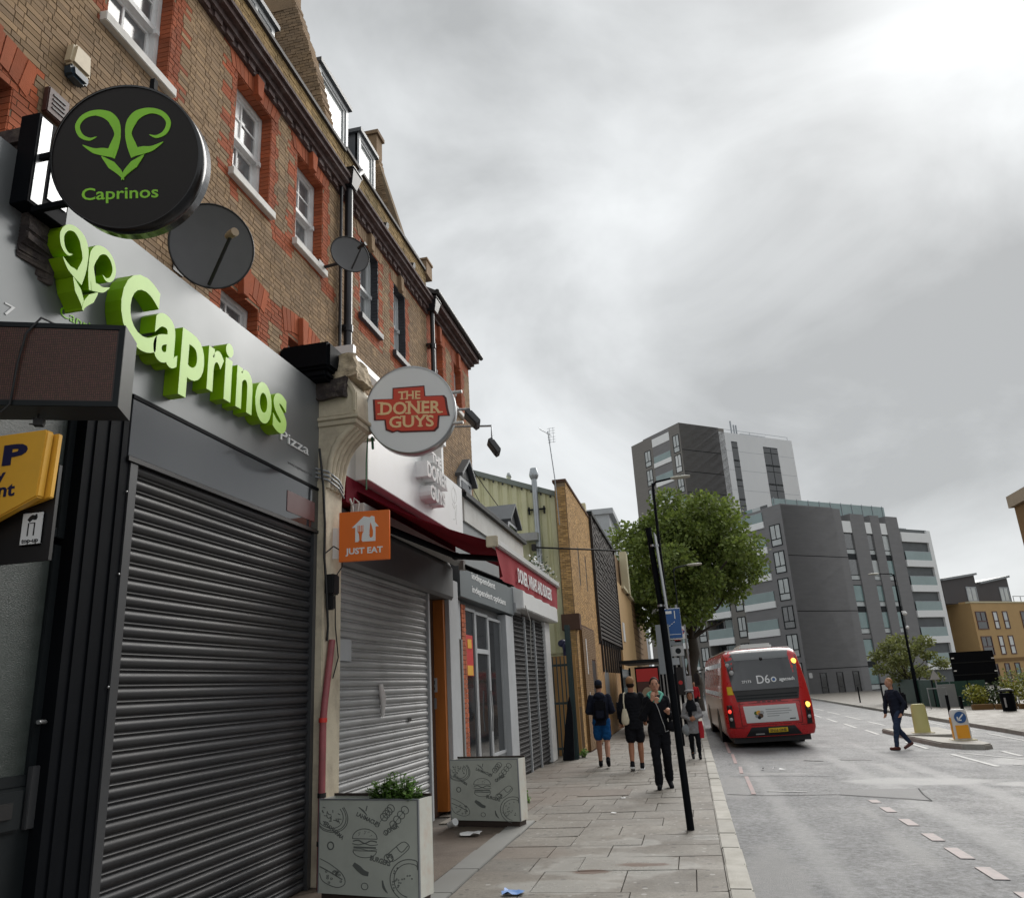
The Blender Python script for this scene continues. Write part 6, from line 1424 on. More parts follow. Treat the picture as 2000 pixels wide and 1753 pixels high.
# ================================================================== APARTMENT BLOCKS
class Fr:
    def __init__(s, O, ang, side): s.O = Vector(O); s.d = Vector((math.sin(R(ang)), math.cos(R(ang)), 0)); s.n = Vector((side * s.d.y, -side * s.d.x, 0))
    def box(s, mb, s0, s1, n0, n1, z0, z1, m=0):
        P = [s.O + s.d * a + s.n * b + Vector((0, 0, z)) for z in (z0, z1) for a, b in ((s0, n0), (s1, n0), (s1, n1), (s0, n1))]
        mb.hexa(P, m)
def fpart(root, F, nm, m, *bx, kind=None):
    mb = MB()
    for b in bx: F.box(mb, *b)
    return mb.build(nm, m, root, kind=kind)
WR = random.Random(31)
def fwin(root, F, s0, s1, z0, z1, frm='dark_frame', gl='glass_curtain', trans=.32, n=.0, mull=True):
    """window standing 8 cm proud of nothing: frame bars round two lights, glass behind"""
    mb = MB(); t = .09; zt = z0 + (z1 - z0) * trans
    F.box(mb, s0, s0 + t, n - .02, n + .06, z0, z1); F.box(mb, s1 - t, s1, n - .02, n + .06, z0, z1); F.box(mb, s0 + t, s1 - t, n - .02, n + .055, z1 - t, z1); F.box(mb, s0 + t, s1 - t, n - .02, n + .055, z0, z0 + t)
    F.box(mb, s0 + t, s1 - t, n - .02, n + .05, zt - .05, zt + .05)
    if mull: F.box(mb, (s0 + s1) / 2 - .04, (s0 + s1) / 2 + .04, n - .02, n + .045, zt + .05, z1 - t)
    w = mb.build('window', frm, root)
    pick = gl if gl != 'glass_curtain' else WR.choice(('glass_curtain', 'glass_curtain', 'ad_white', 'glass_teal', 'glass_net'))
    for a, b in ((z0 + t, zt - .05), (zt + .05, z1 - t)):
        q = MB(); F.box(q, s0 + t, s1 - t, n - .015, n + .015, a, b); q.build('pane', pick, w)
    return w
def balcony(root, F, s0, s1, zb, dep=1.3, h=.68, bal=1.0):
    """white edged slab, glass balustrade, glazed doors set back"""
    sl = MB(); F.box(sl, s0, s1, -dep, .12, zb, zb + h); o = sl.build('balcony', 'mid_white', root)
    q = MB(); F.box(q, s0 + .06, s1 - .06, .04, .07, zb + h, zb + h + bal); q.build('balustrade', 'balustrade', o)
    q = MB(); F.box(q, s0, s1, .035, .075, zb + h + bal, zb + h + bal + .05); q.build('handrail', 'steel_grey', o)
    a = s0 + .3; i = 0
    while a < s1 - .4:
        b = min(a + 1.15, s1 - .2); q = MB(); F.box(q, a, b - .08, -dep + .02, -dep + .06, zb + h + .05, zb + h + 2.05); q.build('glazed_door', ('glass_teal', 'glass_dark', 'glass_curtain')[(i + int(zb)) % 3], o); a = b; i += 1
    return o
# ---- the nearer mid-rise
mid = thing('apartment_block', 'dark grey brick apartment block with white balcony bands right of the bus', 'building', (11.32, 85, 0))
O = (11.32, 85.0, 0); FL = Fr(O, -40, -1); FRt = Fr(O, 50, 1); ZB = -2.5
def body(root, nm, m, F, s0, s1, dep, z0, z1): return fpart(root, F, nm, m, (s0, s1, -dep, 0, z0, z1))
# left face: piers and recessed bays
body(mid, 'corner_pier', 'mid_dark', FL, 0, 2.62, 8, ZB, 18.84)
fpart(mid, FL, 'core', 'recess', (2.62, 19.5, -9, -1.32, ZB, 17.2))
for a, b, zt in ((7.2, 9.42, 16.9), (13.6, 15.7, 14.2), (18.9, 20.3, 14.2)): body(mid, 'pier', 'mid_dark_warm', FL, a, b, 2, ZB, zt)
FLOORS = [14.25 - 2.87 * i for i in range(6)]
for i in range(6):
    z = 14.50 - 2.85 * i
    fwin(mid, FL, .45, 1.95, z, z + 2.3)
    if z > -.5:
        fwin(mid, FL, 7.35, 8.6, z - .35 - .0, z + 1.9, gl='glass_curtain')
        if i: fwin(mid, FL, 13.9, 15.2, z - .35, z + 1.9)
for i, z in enumerate([16.75] + [14.0 - 2.87 * k for k in range(6)]):
    if z < -1: continue
    balcony(mid, FL, 2.65, 7.18, z, h=.68); 
    if i > 0: balcony(mid, FL, 9.44, 13.58, z - .3); balcony(mid, FL, 15.72, 18.88, z - .3)
# right face: blank wall, glazed strips between piers, white balcony bay
body(mid, 'gable_wall', 'mid_dark', FRt, .004, 9.1, 8, ZB, 18.75)
fpart(mid, FRt, 'core', 'recess', (9.1, 24, -9, -.25, ZB, 17.0))
for a, b in ((10.62, 12.86), (13.95, 15.42), (16.55, 18.65)): body(mid, 'pier', 'mid_dark', FRt, a, b, 2, ZB, 18.3)
for a, b in ((9.12, 10.6), (12.88, 13.93), (15.44, 16.53)):
    fpart(mid, FRt, 'parapet_panel', 'mid_white', (a, b, -.24, -.06, 16.15, 17.45))
    for i in range(6):
        z = 14.3 - 2.86 * i
        q = fpart(mid, FRt, 'window', 'dark_frame', (a, b, -.24, -.14, z - .58, z - .50), (a, b, -.24, -.14, z - .03, z + .04), (a, b, -.24, -.14, z + 1.72, z + 1.78))
        mb = MB(); FRt.box(mb, a, b, -.24, -.17, z + .04, z + 1.72); mb.build('pane', WR.choice(('glass_teal', 'glass_teal', 'glass_curtain', 'glass_net')), q)
        mb = MB(); FRt.box(mb, a, b, -.24, -.18, z - .50, z - .03); mb.build('pane', 'glass_curtain', q)
        fpart(mid, FRt, 'spandrel', 'mid_dark' if i % 2 else 'dark_frame', (a, b, -.24, -.12, z - 1.07, z - .585))
for a in (1.75, 4.15, 6.55): fwin(mid, FRt, a, a + .95, -1.1, 1.45, frm='black_plastic', gl='glass_dark', trans=.45, mull=False)
for z in (13.3, 7.55, 1.8): fpart(mid, FRt, 'soldier_course', 'black_paint', (.05, 9.05, -.01, .012, z, z + .07))
for a in (.6,): 
    q = MB(); FRt.box(q, .2, .65, .0, .06, 1.0, 1.5); q.build('wall_plate', 'clear_lamp', mid)
body(mid, 'end_fin', 'mid_white', FRt, 23.55, 24.2, 3.2, ZB, 16.9)
fpart(mid, FRt, 'terrace_wall', 'mid_white', (18.75, 23.5, -.2, .05, 15.45, 16.55)); fpart(mid, FRt, 'roof_return', 'pale_grey', (20.6, 24.1, -4, -2.9, 15.5, 17.8))
for k in range(5):
    balcony(mid, FRt, 18.75, 23.5, 12.55 - 2.87 * k, dep=2.6, h=.75)
# roof terrace balustrade
rbal = MB(); FRt.box(rbal, 0.3, 18.4, -1.3, -1.26, 18.3, 19.75); rbal.build('roof_balustrade', 'balustrade', mid)
for k in range(11): fpart(mid, FRt, 'baluster', 'steel_grey', (.5 + k * 1.75, .56 + k * 1.75, -1.26, -1.2, 18.2, 19.85))
q = MB(); FL.box(q, 2.65, 7.2, -.3, -.26, 17.43, 18.6); q.build('roof_balustrade', 'balustrade', mid)
# ---- the tower behind
tow = thing('apartment_tower', 'grey and white residential tower rising behind the tall tree', 'building', (2.59, 115, 0))
O = (2.59, 115.0, 0); TL = Fr(O, -40, -1); TR = Fr(O, 50, 1)
body(tow, 'corner_pier', 'mid_dark_warm', TL, 0, 2.5, 9, -2, 38.85); body(tow, 'side_wing', 'mid_dark_warm', TL, 6.75, 12.2, 9, -2, 38.75)
fpart(tow, TL, 'core', 'recess', (2.5, 6.75, -9, -1.4, -2, 38.0)); fpart(tow, TL, 'parapet_panel', 'mid_white', (2.52, 6.73, -.3, .05, 36.9, 38.2))
for i in range(8):
    z = 34.45 - 3.13 * i
    fwin(tow, TL, .35, 1.75, z, z + 2.75); fwin(tow, TL, 7.4, 8.9, z - .3, z + 2.3)
    balcony(tow, TL, 2.52, 6.73, 33.5 - 3.13 * i, dep=1.4, h=.7)
body(tow, 'gable_wall', 'mid_dark', TR, .004, 7.84, 9, -2, 38.9)
body(tow, 'white_wall', 'tower_white', TR, 7.84, 23.7, 8.6, -2, 38.3)
for a, b, zt in ((10.2, 11.45, 36.9), (16.95, 20.1, 36.65)):
    z = zt
    while z > 12:
        q = fpart(tow, TR, 'window', 'dark_frame', (a, b, -.02, .05, z - .12, z), (a, b, -.02, .05, z - 3.1, z - 2.98), *([] if b - a < 2 else [((a + b) / 2 - .05, (a + b) / 2 + .05, -.02, .04, z - 3, z - .1)]), (a, b, -.02, .05, z - 1.05, z - .95))
        mb = MB(); TR.box(mb, a, b, -.02, .02, z - .95, z - .12); mb.build('pane', 'glass_dark', q); mb = MB(); TR.box(mb, a, b, -.02, .02, z - 2.98, z - 1.05); mb.build('pane', 'glass_dark', q); z -= 3.13
for z in (35.3, 32.2, 29.0): fpart(tow, TR, 'panel_joint', 'steel_grey', (7.9, 10.15, 0, .01, z, z + .04), (11.5, 16.9, 0, .01, z, z + .04), (20.15, 23.6, 0, .01, z, z + .04)); 
for z in (34.6, 31.2, 28): fpart(tow, TR, 'course_band', 'black_paint', (.1, 7.8, 0, .012, z, z + .08))
mb = MB()
for a in (12.6, 13.2, 13.7):
    p = TR.O + TR.d * a - TR.n * 2; mb.tube([(p.x, p.y, 38.2), (p.x, p.y, 41.2 if a < 13 else 40.6)], .14, 6)
mb.build('roof_masts', 'steel_grey', tow)
fpart(tow, TR, 'roof_plant', 'pale_grey', (14.5, 20, -5, -2, 38.3, 39.3)); fpart(tow, TR, 'roof_rail', 'steel_grey', (8, 23.5, -.6, -.55, 39.0, 39.06), (8, 8.06, -.6, -.55, 38.3, 39.0), (15, 15.06, -.6, -.55, 38.3, 39.0), (23.4, 23.46, -.6, -.55, 38.3, 39.0)); fpart(tow, TL, 'roof_rail', 'steel_grey', (2.6, 6.7, -.6, -.55, 38.9, 39.0))
for k in range(3): fpart(tow, TL, 'rear_balcony', 'tower_white', (12.2, 13.0, -2.2, -.6, 33.4 - 3.13 * k, 34.6 - 3.13 * k))
# ---- yellow brick flats at the right
YK = 1.35
yel = thing('apartment_block', 'yellow brick flats with a dark zinc attic at the right edge', 'building', (0, 0, 0))
O = (25.86, 80.0, 0); YL = Fr(O, -40, -1); YR = Fr(O, 50, 1)
body(yel, 'wall', 'far_brick', YR, 0, 22, 10, -3, 6.85); body(yel, 'side_wall', 'far_brick', YL, 0.004, 4.5, 6, -3, 7.0)
fpart(yel, YR, 'coping', 'pale_stone', (-.1, 22, -.4, .08, 6.85, 6.98)); fpart(yel, YR, 'string_course', 'far_brown', (0, 22, 0, .07, 1.55, 1.85))
for r_, (za, zb) in enumerate(((4.45, 6.08), (2.15, 3.85), (-.6, 1.4))):
    for a, b in ((.35, 1.95), (2.95, 3.7), (4.5, 5.3), (7.4, 8.9), (10, 10.8), (11.6, 12.4), (14.4, 16)): fwin(yel, YR, a + r_ * .02, b + r_ * .02, za, zb, frm='window_brown', gl='glass_dark' if b - a > 1.2 else 'glass_curtain', trans=.45, mull=b - a > 1.2)
O2 = (26.51, 82.0, 0); Y2 = Fr(O2, 50, 1)
def attic(s0, s1, zl, zr, nm):
    P = [Y2.O + Y2.d * s + Vector((0, 0, z)) for s, z in ((s0, 6.9), (s1, 6.9), (s1, zr), (s0, zl))]; mb = MB(); mb.prism(P, -Y2.n * 6); mb.build('attic', 'roof_dark', yel)
    P = [Y2.O + Y2.d * s + Y2.n * .25 + Vector((0, 0, z)) for s, z in ((s0 - .15, zl), (s1 + .15, zr), (s1 + .15, zr + .2), (s0 - .15, zl + .2))]; mb = MB(); mb.prism(P, -Y2.n * 6.6); mb.build('attic_roof', 'mid_grey', yel)
attic(-3.6, 1.5, 9.0, 9.62, 'a'); attic(2.1, 6.75, 8.75, 9.45, 'b')
P = [Y2.O + Y2.d * s + Vector((0, 0, z)) for s, z in ((1.5, 6.9), (2.1, 6.9), (2.1, 8.75), (1.5, 8.9))]; mb = MB(); mb.prism(P, -Y2.n * 5); mb.build('attic', 'roof_dark', yel)
for a, b in ((-.25, 1.35), (5.0, 6.5)): fwin(yel, Y2, a, b, 7.1, 8.5, frm='steel_grey', gl='glass_curtain', trans=.05)
fpart(yel, Y2, 'roof_rail', 'steel_grey', (7, 9.5, 0, .05, 7.6, 7.66), (7, 7.05, 0, .05, 6.9, 7.6), (8.2, 8.25, 0, .05, 6.9, 7.6))
# the flats are built at three quarter size and set back to their true size and distance
for o in [c for c in yel.children] + [gc for c in yel.children for gc in c.children]:
    if o.data.users == 1: o.data.transform(Matrix.Translation((0, 0, 1.6)) @ Matrix.Scale(YK, 4) @ Matrix.Translation((0, 0, -1.6)))
# ---- brown brick corner at the far right edge
eb = thing('brick_building', 'brown brick corner with pale concrete coping cut by the right edge', 'building', (15.6, 40, 0))
mb = MB(); mb.box(15.72, 30, 9, 40, -1, 8.45); mb.build('wall', 'far_brown', eb); mb = MB(); mb.box(15.55, 30, 8.8, 40.2, 8.45, 9.0); mb.build('coping', 'dun_stone', eb)  # near length lies unseen, added to darken reflections in the shopfronts
# ================================================================== BUS
def make_bus(loc, rotz, roll):
    t = thing('bus', 'red single-decker bus with lit amber indicators on route D6', 'bus', loc, None, rotz, local=True); t.rotation_euler = (0, R(roll), rotz)
    LEN, HW = 10.4, 1.22
    rows = [(.34, 1.16, .05), (.50, 1.215, .0), (.80, 1.22, -.015), (1.15, 1.22, .0), (1.30, 1.205, .03), (1.75, 1.17, .13), (2.2, 1.11, .24), (2.5, 1.06, .33), (2.62, 1.02, .40), (2.70, .93, .52), (2.74, .75, .75)]
    def rear(x, z):
        for (z0, w0, y0), (z1, w1, y1) in zip(rows, rows[1:]):
            if z0 <= z <= z1:
                k = (z - z0) / (z1 - z0); w = w0 + (w1 - w0) * k; y = y0 + (y1 - y0) * k; break
        else: w, y = rows[-1][1], rows[-1][2]
        u = min(abs(x) / w, 1); return y + .20 * u ** 7 + .05 * u * u
    def halfw(z):
        for (z0, w0, y0), (z1, w1, y1) in zip(rows, rows[1:]):
            if z0 <= z <= z1: return w0 + (w1 - w0) * (z - z0) / (z1 - z0)
        return rows[-1][1]
    rings = []; us = [-1, -.97, -.9, -.75, -.5, -.25, 0, .25, .5, .75, .9, .97, 1]
    for z, w, y in rows:
        rg = [(u * w, rear(u * w, z), z) for u in us]
        fw = w * .98
        rg += [(w, .6 + y, z), (w, LEN - .5, z), (fw * .9, LEN - .05, z), (0, LEN, z), (-fw * .9, LEN - .05, z), (-w, LEN - .5, z), (-w, .6 + y, z)]
        rings.append(rg)
    mb = MB(); mb.loft(rings); o = mb.build('body', 'bus_red', t, merge=True, sharp=50)
    def panel(nm, m, pts, d=.012, parent=t, sub=8):
        """panel lying on the curved tail; pts = quad (x,z) corners bl br tr tl"""
        mb = MB(); n = sub; top = []
        for j in range(n + 1):
            for i in range(n + 1):
                a = Vector(pts[0]).lerp(Vector(pts[1]), i / n); b = Vector(pts[3]).lerp(Vector(pts[2]), i / n); p = a.lerp(b, j / n); top.append((p.x, rear(p.x, p.y) - d, p.y))
        N = n + 1; bot = [(x, y + d + .02, z) for x, y, z in top]
        mb.add(top, [(j * N + i, j * N + i + 1, (j + 1) * N + i + 1, (j + 1) * N + i) for j in range(n) for i in range(n)], 0, True)
        edge = [i for i in range(N)] + [j * N + n for j in range(1, N)] + [n * N + i for i in range(n - 1, -1, -1)] + [j * N for j in range(n - 1, 0, -1)]
        mb.add(top + bot, [(edge[(k + 1) % len(edge)], edge[k], edge[k] + N * N, edge[(k + 1) % len(edge)] + N * N) for k in range(len(edge))])
        return mb.build(nm, m, parent)
    rw = panel('rear_window', 'bus_glass', [(-.90, 1.60), (.93, 1.60), (1.02, 2.60), (-1.02, 2.60)])
    panel('engine_grille', 'black_plastic', [(-.84, 1.30), (.86, 1.30), (.93, 1.595), (-.90, 1.595)], .010)
    for zz in (1.36, 1.44): panel('grille_bar', 'dark_frame', [(-.82, zz), (.84, zz), (.85, zz + .03), (-.83, zz + .03)], .016)
    panel('roof_fairing', 'fascia_grey', [(-.74, 2.43), (.76, 2.43), (.82, 2.64), (-.80, 2.64)], .02)
    panel('roof_lip', 'bus_roof', [(-.95, 2.645), (.95, 2.645), (.90, 2.70), (-.90, 2.70)], .02)
    adp = panel('advert_panel', 'ad_white', [(-.66, .72), (.76, .72), (.74, 1.17), (-.70, 1.17)], .014)
    def flat(nm, m, pts, d, par=t): return panel(nm, m, pts, d, par, 3)
    mb = MB()
    for i, (m_, dx, dz, s) in enumerate((('pay_yellow', .0, .03, .07), ('leaf', -.07, .02, .06), ('mud', .05, -.05, .07), ('dark_frame', .0, -.1, .05), ('skin', .02, .0, .05), ('clear_lamp', .09, .03, .06), ('dot_print', -.06, -.06, .05))):
        cx, cz = -.30 + dx, .95 + dz; b = MB(); b.add([(cx + s * math.cos(a), rear(cx, cz) - .0165 - .0004 * i, cz + s * .9 * math.sin(a)) for a in [k * .7 for k in range(9)]], [list(range(9))]); b.build('advert_picture', m_, adp)
    for i, (a, b) in enumerate(((-.10, .55), (-.10, .60), (-.08, .52), (-.08, .25))):
        zz = 1.05 - i * .06; flat('advert_text', 'dot_print', [(a, zz), (b, zz), (b, zz + .016), (a, zz + .016)], .0165, adp)
    flat('advert_text', 'bus_black', [(.52, .77), (.68, .77), (.68, .795), (.52, .795)], .0165, adp)
    # rear lettering on the glass
    def rt(s, x, z, w, h, m, bold=0.0):
        mb = MB(); sl = (rear(x + w / 2, z + h) - rear(x + w / 2, z)) / h; d = Vector((0, sl, 1)).normalized(); nn = Vector((0, -1, sl)).normalized()
        o = Vector((x, rear(x + w / 2, z) - .016, z)); F = Matrix(((1, 0, 0, o.x), (0, d.y, nn.y, o.y), (0, d.z, nn.z, o.z), (0, 0, 0, 1))); text(mb, s, F, w, h, .003, bold); return mb.build('lettering', m, rw)
    rt('D6', -.20, 1.76, .36, .24, 'round_white', .01); rt('27173', -.62, 1.80, .26, .07, 'white_print', .02); rt('Stagecoach', .34, 1.80, .50, .10, 'white_print', .03)
    mb = MB(); mb.disc((.27, rear(.27, 1.85) - .018, 1.85), (0, 1, -.25), .075, .006, 20); mb.build('emblem', 'white_print', rw); mb = MB(); mb.disc((.27, rear(.27, 1.85) - .021, 1.85), (0, 1, -.25), .045, .004, 16); mb.build('emblem_centre', 'arrow_blue', rw)
    def lamp(nm, m, x, z, r, d=.03):
        mb = MB(); mb.ball((x, rear(x, z) - d * .3, z), r, d, r, 14, 8); return mb.build(nm, m, t)
    for s in (-1, 1):
        panel('lamp_cluster', 'bus_black', [(s * 1.13 if s < 0 else .98, .62), (-.98 if s < 0 else 1.13, .62), (-1.00 if s < 0 else 1.14, 1.22), (s * 1.14 if s < 0 else 1.0, 1.22)], .008, sub=4)
    lamp('tail_light', 'red_lit', -1.07, 1.05, .055); lamp('tail_light', 'dark_lamp', -1.07, 1.17, .055); lamp('reversing_light', 'clear_lamp', -1.06, .84, .05)
    lamp('indicator', 'amber_lit', 1.07, 1.12, .075); lamp('tail_light', 'dark_lamp', 1.07, .98, .05); lamp('reversing_light', 'clear_lamp', 1.06, .80, .05)
    lamp('indicator', 'amber_lit', .93, 2.32, .075); lamp('high_light', 'clear_lamp', -.94, 2.32, .06); lamp('high_light', 'clear_lamp', -.86, 2.10, .07)
    lamp('rear_camera', 'bus_black', .02, 2.44, .05, .05)
    flat('warning_sticker', 'plate_yellow', [(-1.06, 1.50), (-.90, 1.50), (-.93, 1.72), (-1.06, 1.72)], .012)
    panel('bumper_recess', 'bus_black', [(-.72, .36), (.80, .36), (.62, .60), (-.55, .60)], .012)
    pl_ = flat('number_plate', 'plate_yellow', [(-.10, .44), (.42, .44), (.42, .56), (-.10, .56)], .03); rt2 = MB(); text(rt2, 'SN16 OHE', face_y((-.06, rear(.1, .5) - .0305, .465)), .44, .07, .002, .02); rt2.build('registration', 'mud', pl_)
    flat('step_light', 'clear_lamp', [(-.46, .40), (-.22, .40), (-.22, .43), (-.46, .43)], .03)
    for q_ in ([(-.80, 1.235), (.86, 1.235), (.86, 1.247), (-.80, 1.247)], [(-.80, .66), (-.788, .66), (-.80, 1.235), (-.812, 1.235)], [(.85, .66), (.862, .66), (.874, 1.235), (.862, 1.235)], [(-.80, .65), (.86, .65), (.86, .662), (-.80, .662)], [(-1.16, .60), (-.74, .60), (-.74, .612), (-1.16, .612)], [(.80, .60), (1.16, .60), (1.16, .612), (.80, .612)]): panel('panel_seam', 'dark_lamp', q_, .004, sub=4)
    for k in range(5): panel('vent_slot', 'bus_black', [(-.30 + k * .14, 1.262), (-.20 + k * .14, 1.262), (-.20 + k * .14, 1.285), (-.30 + k * .14, 1.285)], .006, sub=2)
    panel('window_seal', 'bus_black', [(-.905, 1.588), (.935, 1.588), (.935, 1.602), (-.905, 1.602)], .02)
    mb = MB(); mb.box(-.45, .5, 1.2, 3.4, 2.73, 2.90); mb.build('air_unit', 'bus_roof', t, bevel=.05)
    mb = MB(); mb.box(-.93, .93, .75, LEN - .6, 2.70, 2.755); mb.build('roof', 'bus_roof', t, bevel=.02)
    for s in (-1, 1):
        mb = MB()
        for i in range(1, 6): 
            y0 = .7 + i * 1.5
        y = .75; 
        while y < LEN - 1.6:
            q = MB(); zs = ((1.45, 1.195), (2.42, 1.075)); x0 = s * (halfw(1.45) + .006); x1 = s * (halfw(2.42) + .006); v = [(x0, y, 1.45), (x0, y + 1.42, 1.45), (x1, y + 1.42, 2.42), (x1, y, 2.42)]; q.prism(v, (-s * .02, 0, 0)); q.build('side_window', 'bus_side_glass', t); y += 1.5
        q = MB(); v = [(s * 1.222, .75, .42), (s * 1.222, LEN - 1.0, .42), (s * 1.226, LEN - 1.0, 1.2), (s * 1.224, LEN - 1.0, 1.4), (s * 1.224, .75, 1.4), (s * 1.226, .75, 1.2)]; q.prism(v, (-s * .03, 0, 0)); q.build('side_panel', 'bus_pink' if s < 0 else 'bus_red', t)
        for yy in (2.9, 8.0):
            wm = MB(); wm.disc((s * 1.0, yy, .47), (s, 0, 0), .47, .2, 28); w = wm.build('wheel', 'tyre', t); hm = MB(); hm.disc((s * 1.2, yy, .47), (s, 0, 0), .26, .015, 20); hm.build('rim', 'steel_grey', w)
            am = MB(); am.disc((s * 1.16, yy, .50), (s, 0, 0), .56, .075, 28); am.build('wheel_arch', 'bus_black', t)
        wm = MB(); wm.disc((s * .55, 2.9, .47), (s, 0, 0), .47, .45, 24); wm.build('inner_tyre', 'tyre', t)
        mm = MB(); mm.tube([(s * 1.15, LEN - .2, 2.35), (s * 1.42, LEN + .1, 2.3), (s * 1.45, LEN + .1, 2.2)], .025, 6); mm.box(s * 1.45 - .1, s * 1.45 + .1, LEN + .05, LEN + .12, 1.75, 2.2); mm.build('mirror', 'bus_black', t)
    mb = MB(); mb.box(-1.05, 1.05, .3, LEN - .5, .18, .40); mb.build('chassis', 'bus_black', t)
    for s in (-.62, .66):
        mb = MB(); mb.disc((s - .15, 1.0, .30), (1, 0, 0), .30, .30, 24); 
    return t
BUS = make_bus((2.06, 24.1, rz(2.06, 24.6) - .02), R(2.0), -0.8)

# ================================================================== PEOPLE
def capsule(mb, p0, r0, p1, r1, flat=(1, 1), n=14):
    p0, p1 = Vector(p0), Vector(p1); d = (p1 - p0); L_ = d.length; d.normalize()
    u = d.cross(Vector((0, 1, 0)) if abs(d.y) < .95 else Vector((1, 0, 0))).normalized(); w = d.cross(u); rings = []
    for k in range(1, 5): a = math.pi / 2 * (1 - k / 4) ; rings.append((p0 - d * r0 * math.sin(a), r0 * math.cos(a)))
    for k in range(4): a = math.pi / 2 * k / 4; rings.append((p1 + d * r1 * math.sin(a), r1 * math.cos(a)))
    mb.loft([[c + (u * math.cos(2 * math.pi * j / n) * flat[0] + w * math.sin(2 * math.pi * j / n) * flat[1]) * r for j in range(n)] for c, r in rings])
def torso(mb, rings, n=20):
    mb.loft([[(cx + rx * math.cos(2 * math.pi * j / n), cy + ry * math.sin(2 * math.pi * j / n), z) for j in range(n)] for cx, cy, z, rx, ry in rings])
def remesh(mb, name, m, parent, vox=.011, it=4):
    me = bpy.data.meshes.new(name); me.from_pydata([tuple(v) for v in mb.v], [], mb.f)
    bm = bmesh.new(); bm.from_mesh(me); bmesh.ops.recalc_face_normals(bm, faces=bm.faces); bm.to_mesh(me); bm.free()
    o = bpy.data.objects.new(name, me); COL.objects.link(o)
    rm = o.modifiers.new('r', 'REMESH'); rm.mode = 'VOXEL'; rm.voxel_size = vox; sm_ = o.modifiers.new('s', 'SMOOTH'); sm_.iterations = it; sm_.factor = .5
    dg = bpy.context.evaluated_depsgraph_get(); me2 = bpy.data.meshes.new_from_object(o.evaluated_get(dg)); bpy.data.objects.remove(o)
    for p in me2.polygons: p.use_smooth = True
    if name in ('jacket', 'trousers', 'shorts'):       # folds and creases in the cloth
        nrm = [v.normal.copy() for v in me2.vertices]
        for v, nn in zip(me2.vertices, nrm):
            q = v.co.copy(); v.co = q + nn * (mnoise.noise(Vector((q.x * 9, q.y * 9, q.z * 15 + q.x * 6))) * .011 + mnoise.noise(Vector((q.x * 22, q.y * 22, q.z * 30))) * .005)
    me2.materials.clear(); me2.materials.append(M[m]); o = bpy.data.objects.new(name, me2); COL.objects.link(o); o.parent = parent; return o
def hand(mb, wrist, d, palm_n, s=1.0, curl=.5):
    """palm and five fingers; d = pointing direction, palm_n = normal of the palm side"""
    d = Vector(d).normalized(); pn = Vector(palm_n); pn = (pn - d * pn.dot(d)).normalized(); side = d.cross(pn); w = Vector(wrist)
    capsule(mb, w, .026 * s, w + d * .075 * s, .034 * s, (1, 1))
    for i, (off, ln) in enumerate(((-.030, .068), (-.010, .078), (.010, .072), (.029, .056))):
        b = w + d * .075 * s + side * off * s; m1 = b + (d * math.cos(curl) + pn * math.sin(curl)) * ln * .5 * s; tp = m1 + (d * math.cos(curl * 2) + pn * math.sin(curl * 2)) * ln * .5 * s
        capsule(mb, b, .0115 * s, m1, .0105 * s); capsule(mb, m1, .0105 * s, tp, .009 * s)
    b = w + d * .025 * s - side * .028 * s; m1 = b + (d * .6 - side * .8).normalized() * .04 * s; tp = m1 + (d * .9 - side * .2 + pn * .4).normalized() * .035 * s
    capsule(mb, b, .014 * s, m1, .0125 * s); capsule(mb, m1, .0125 * s, tp, .010 * s)
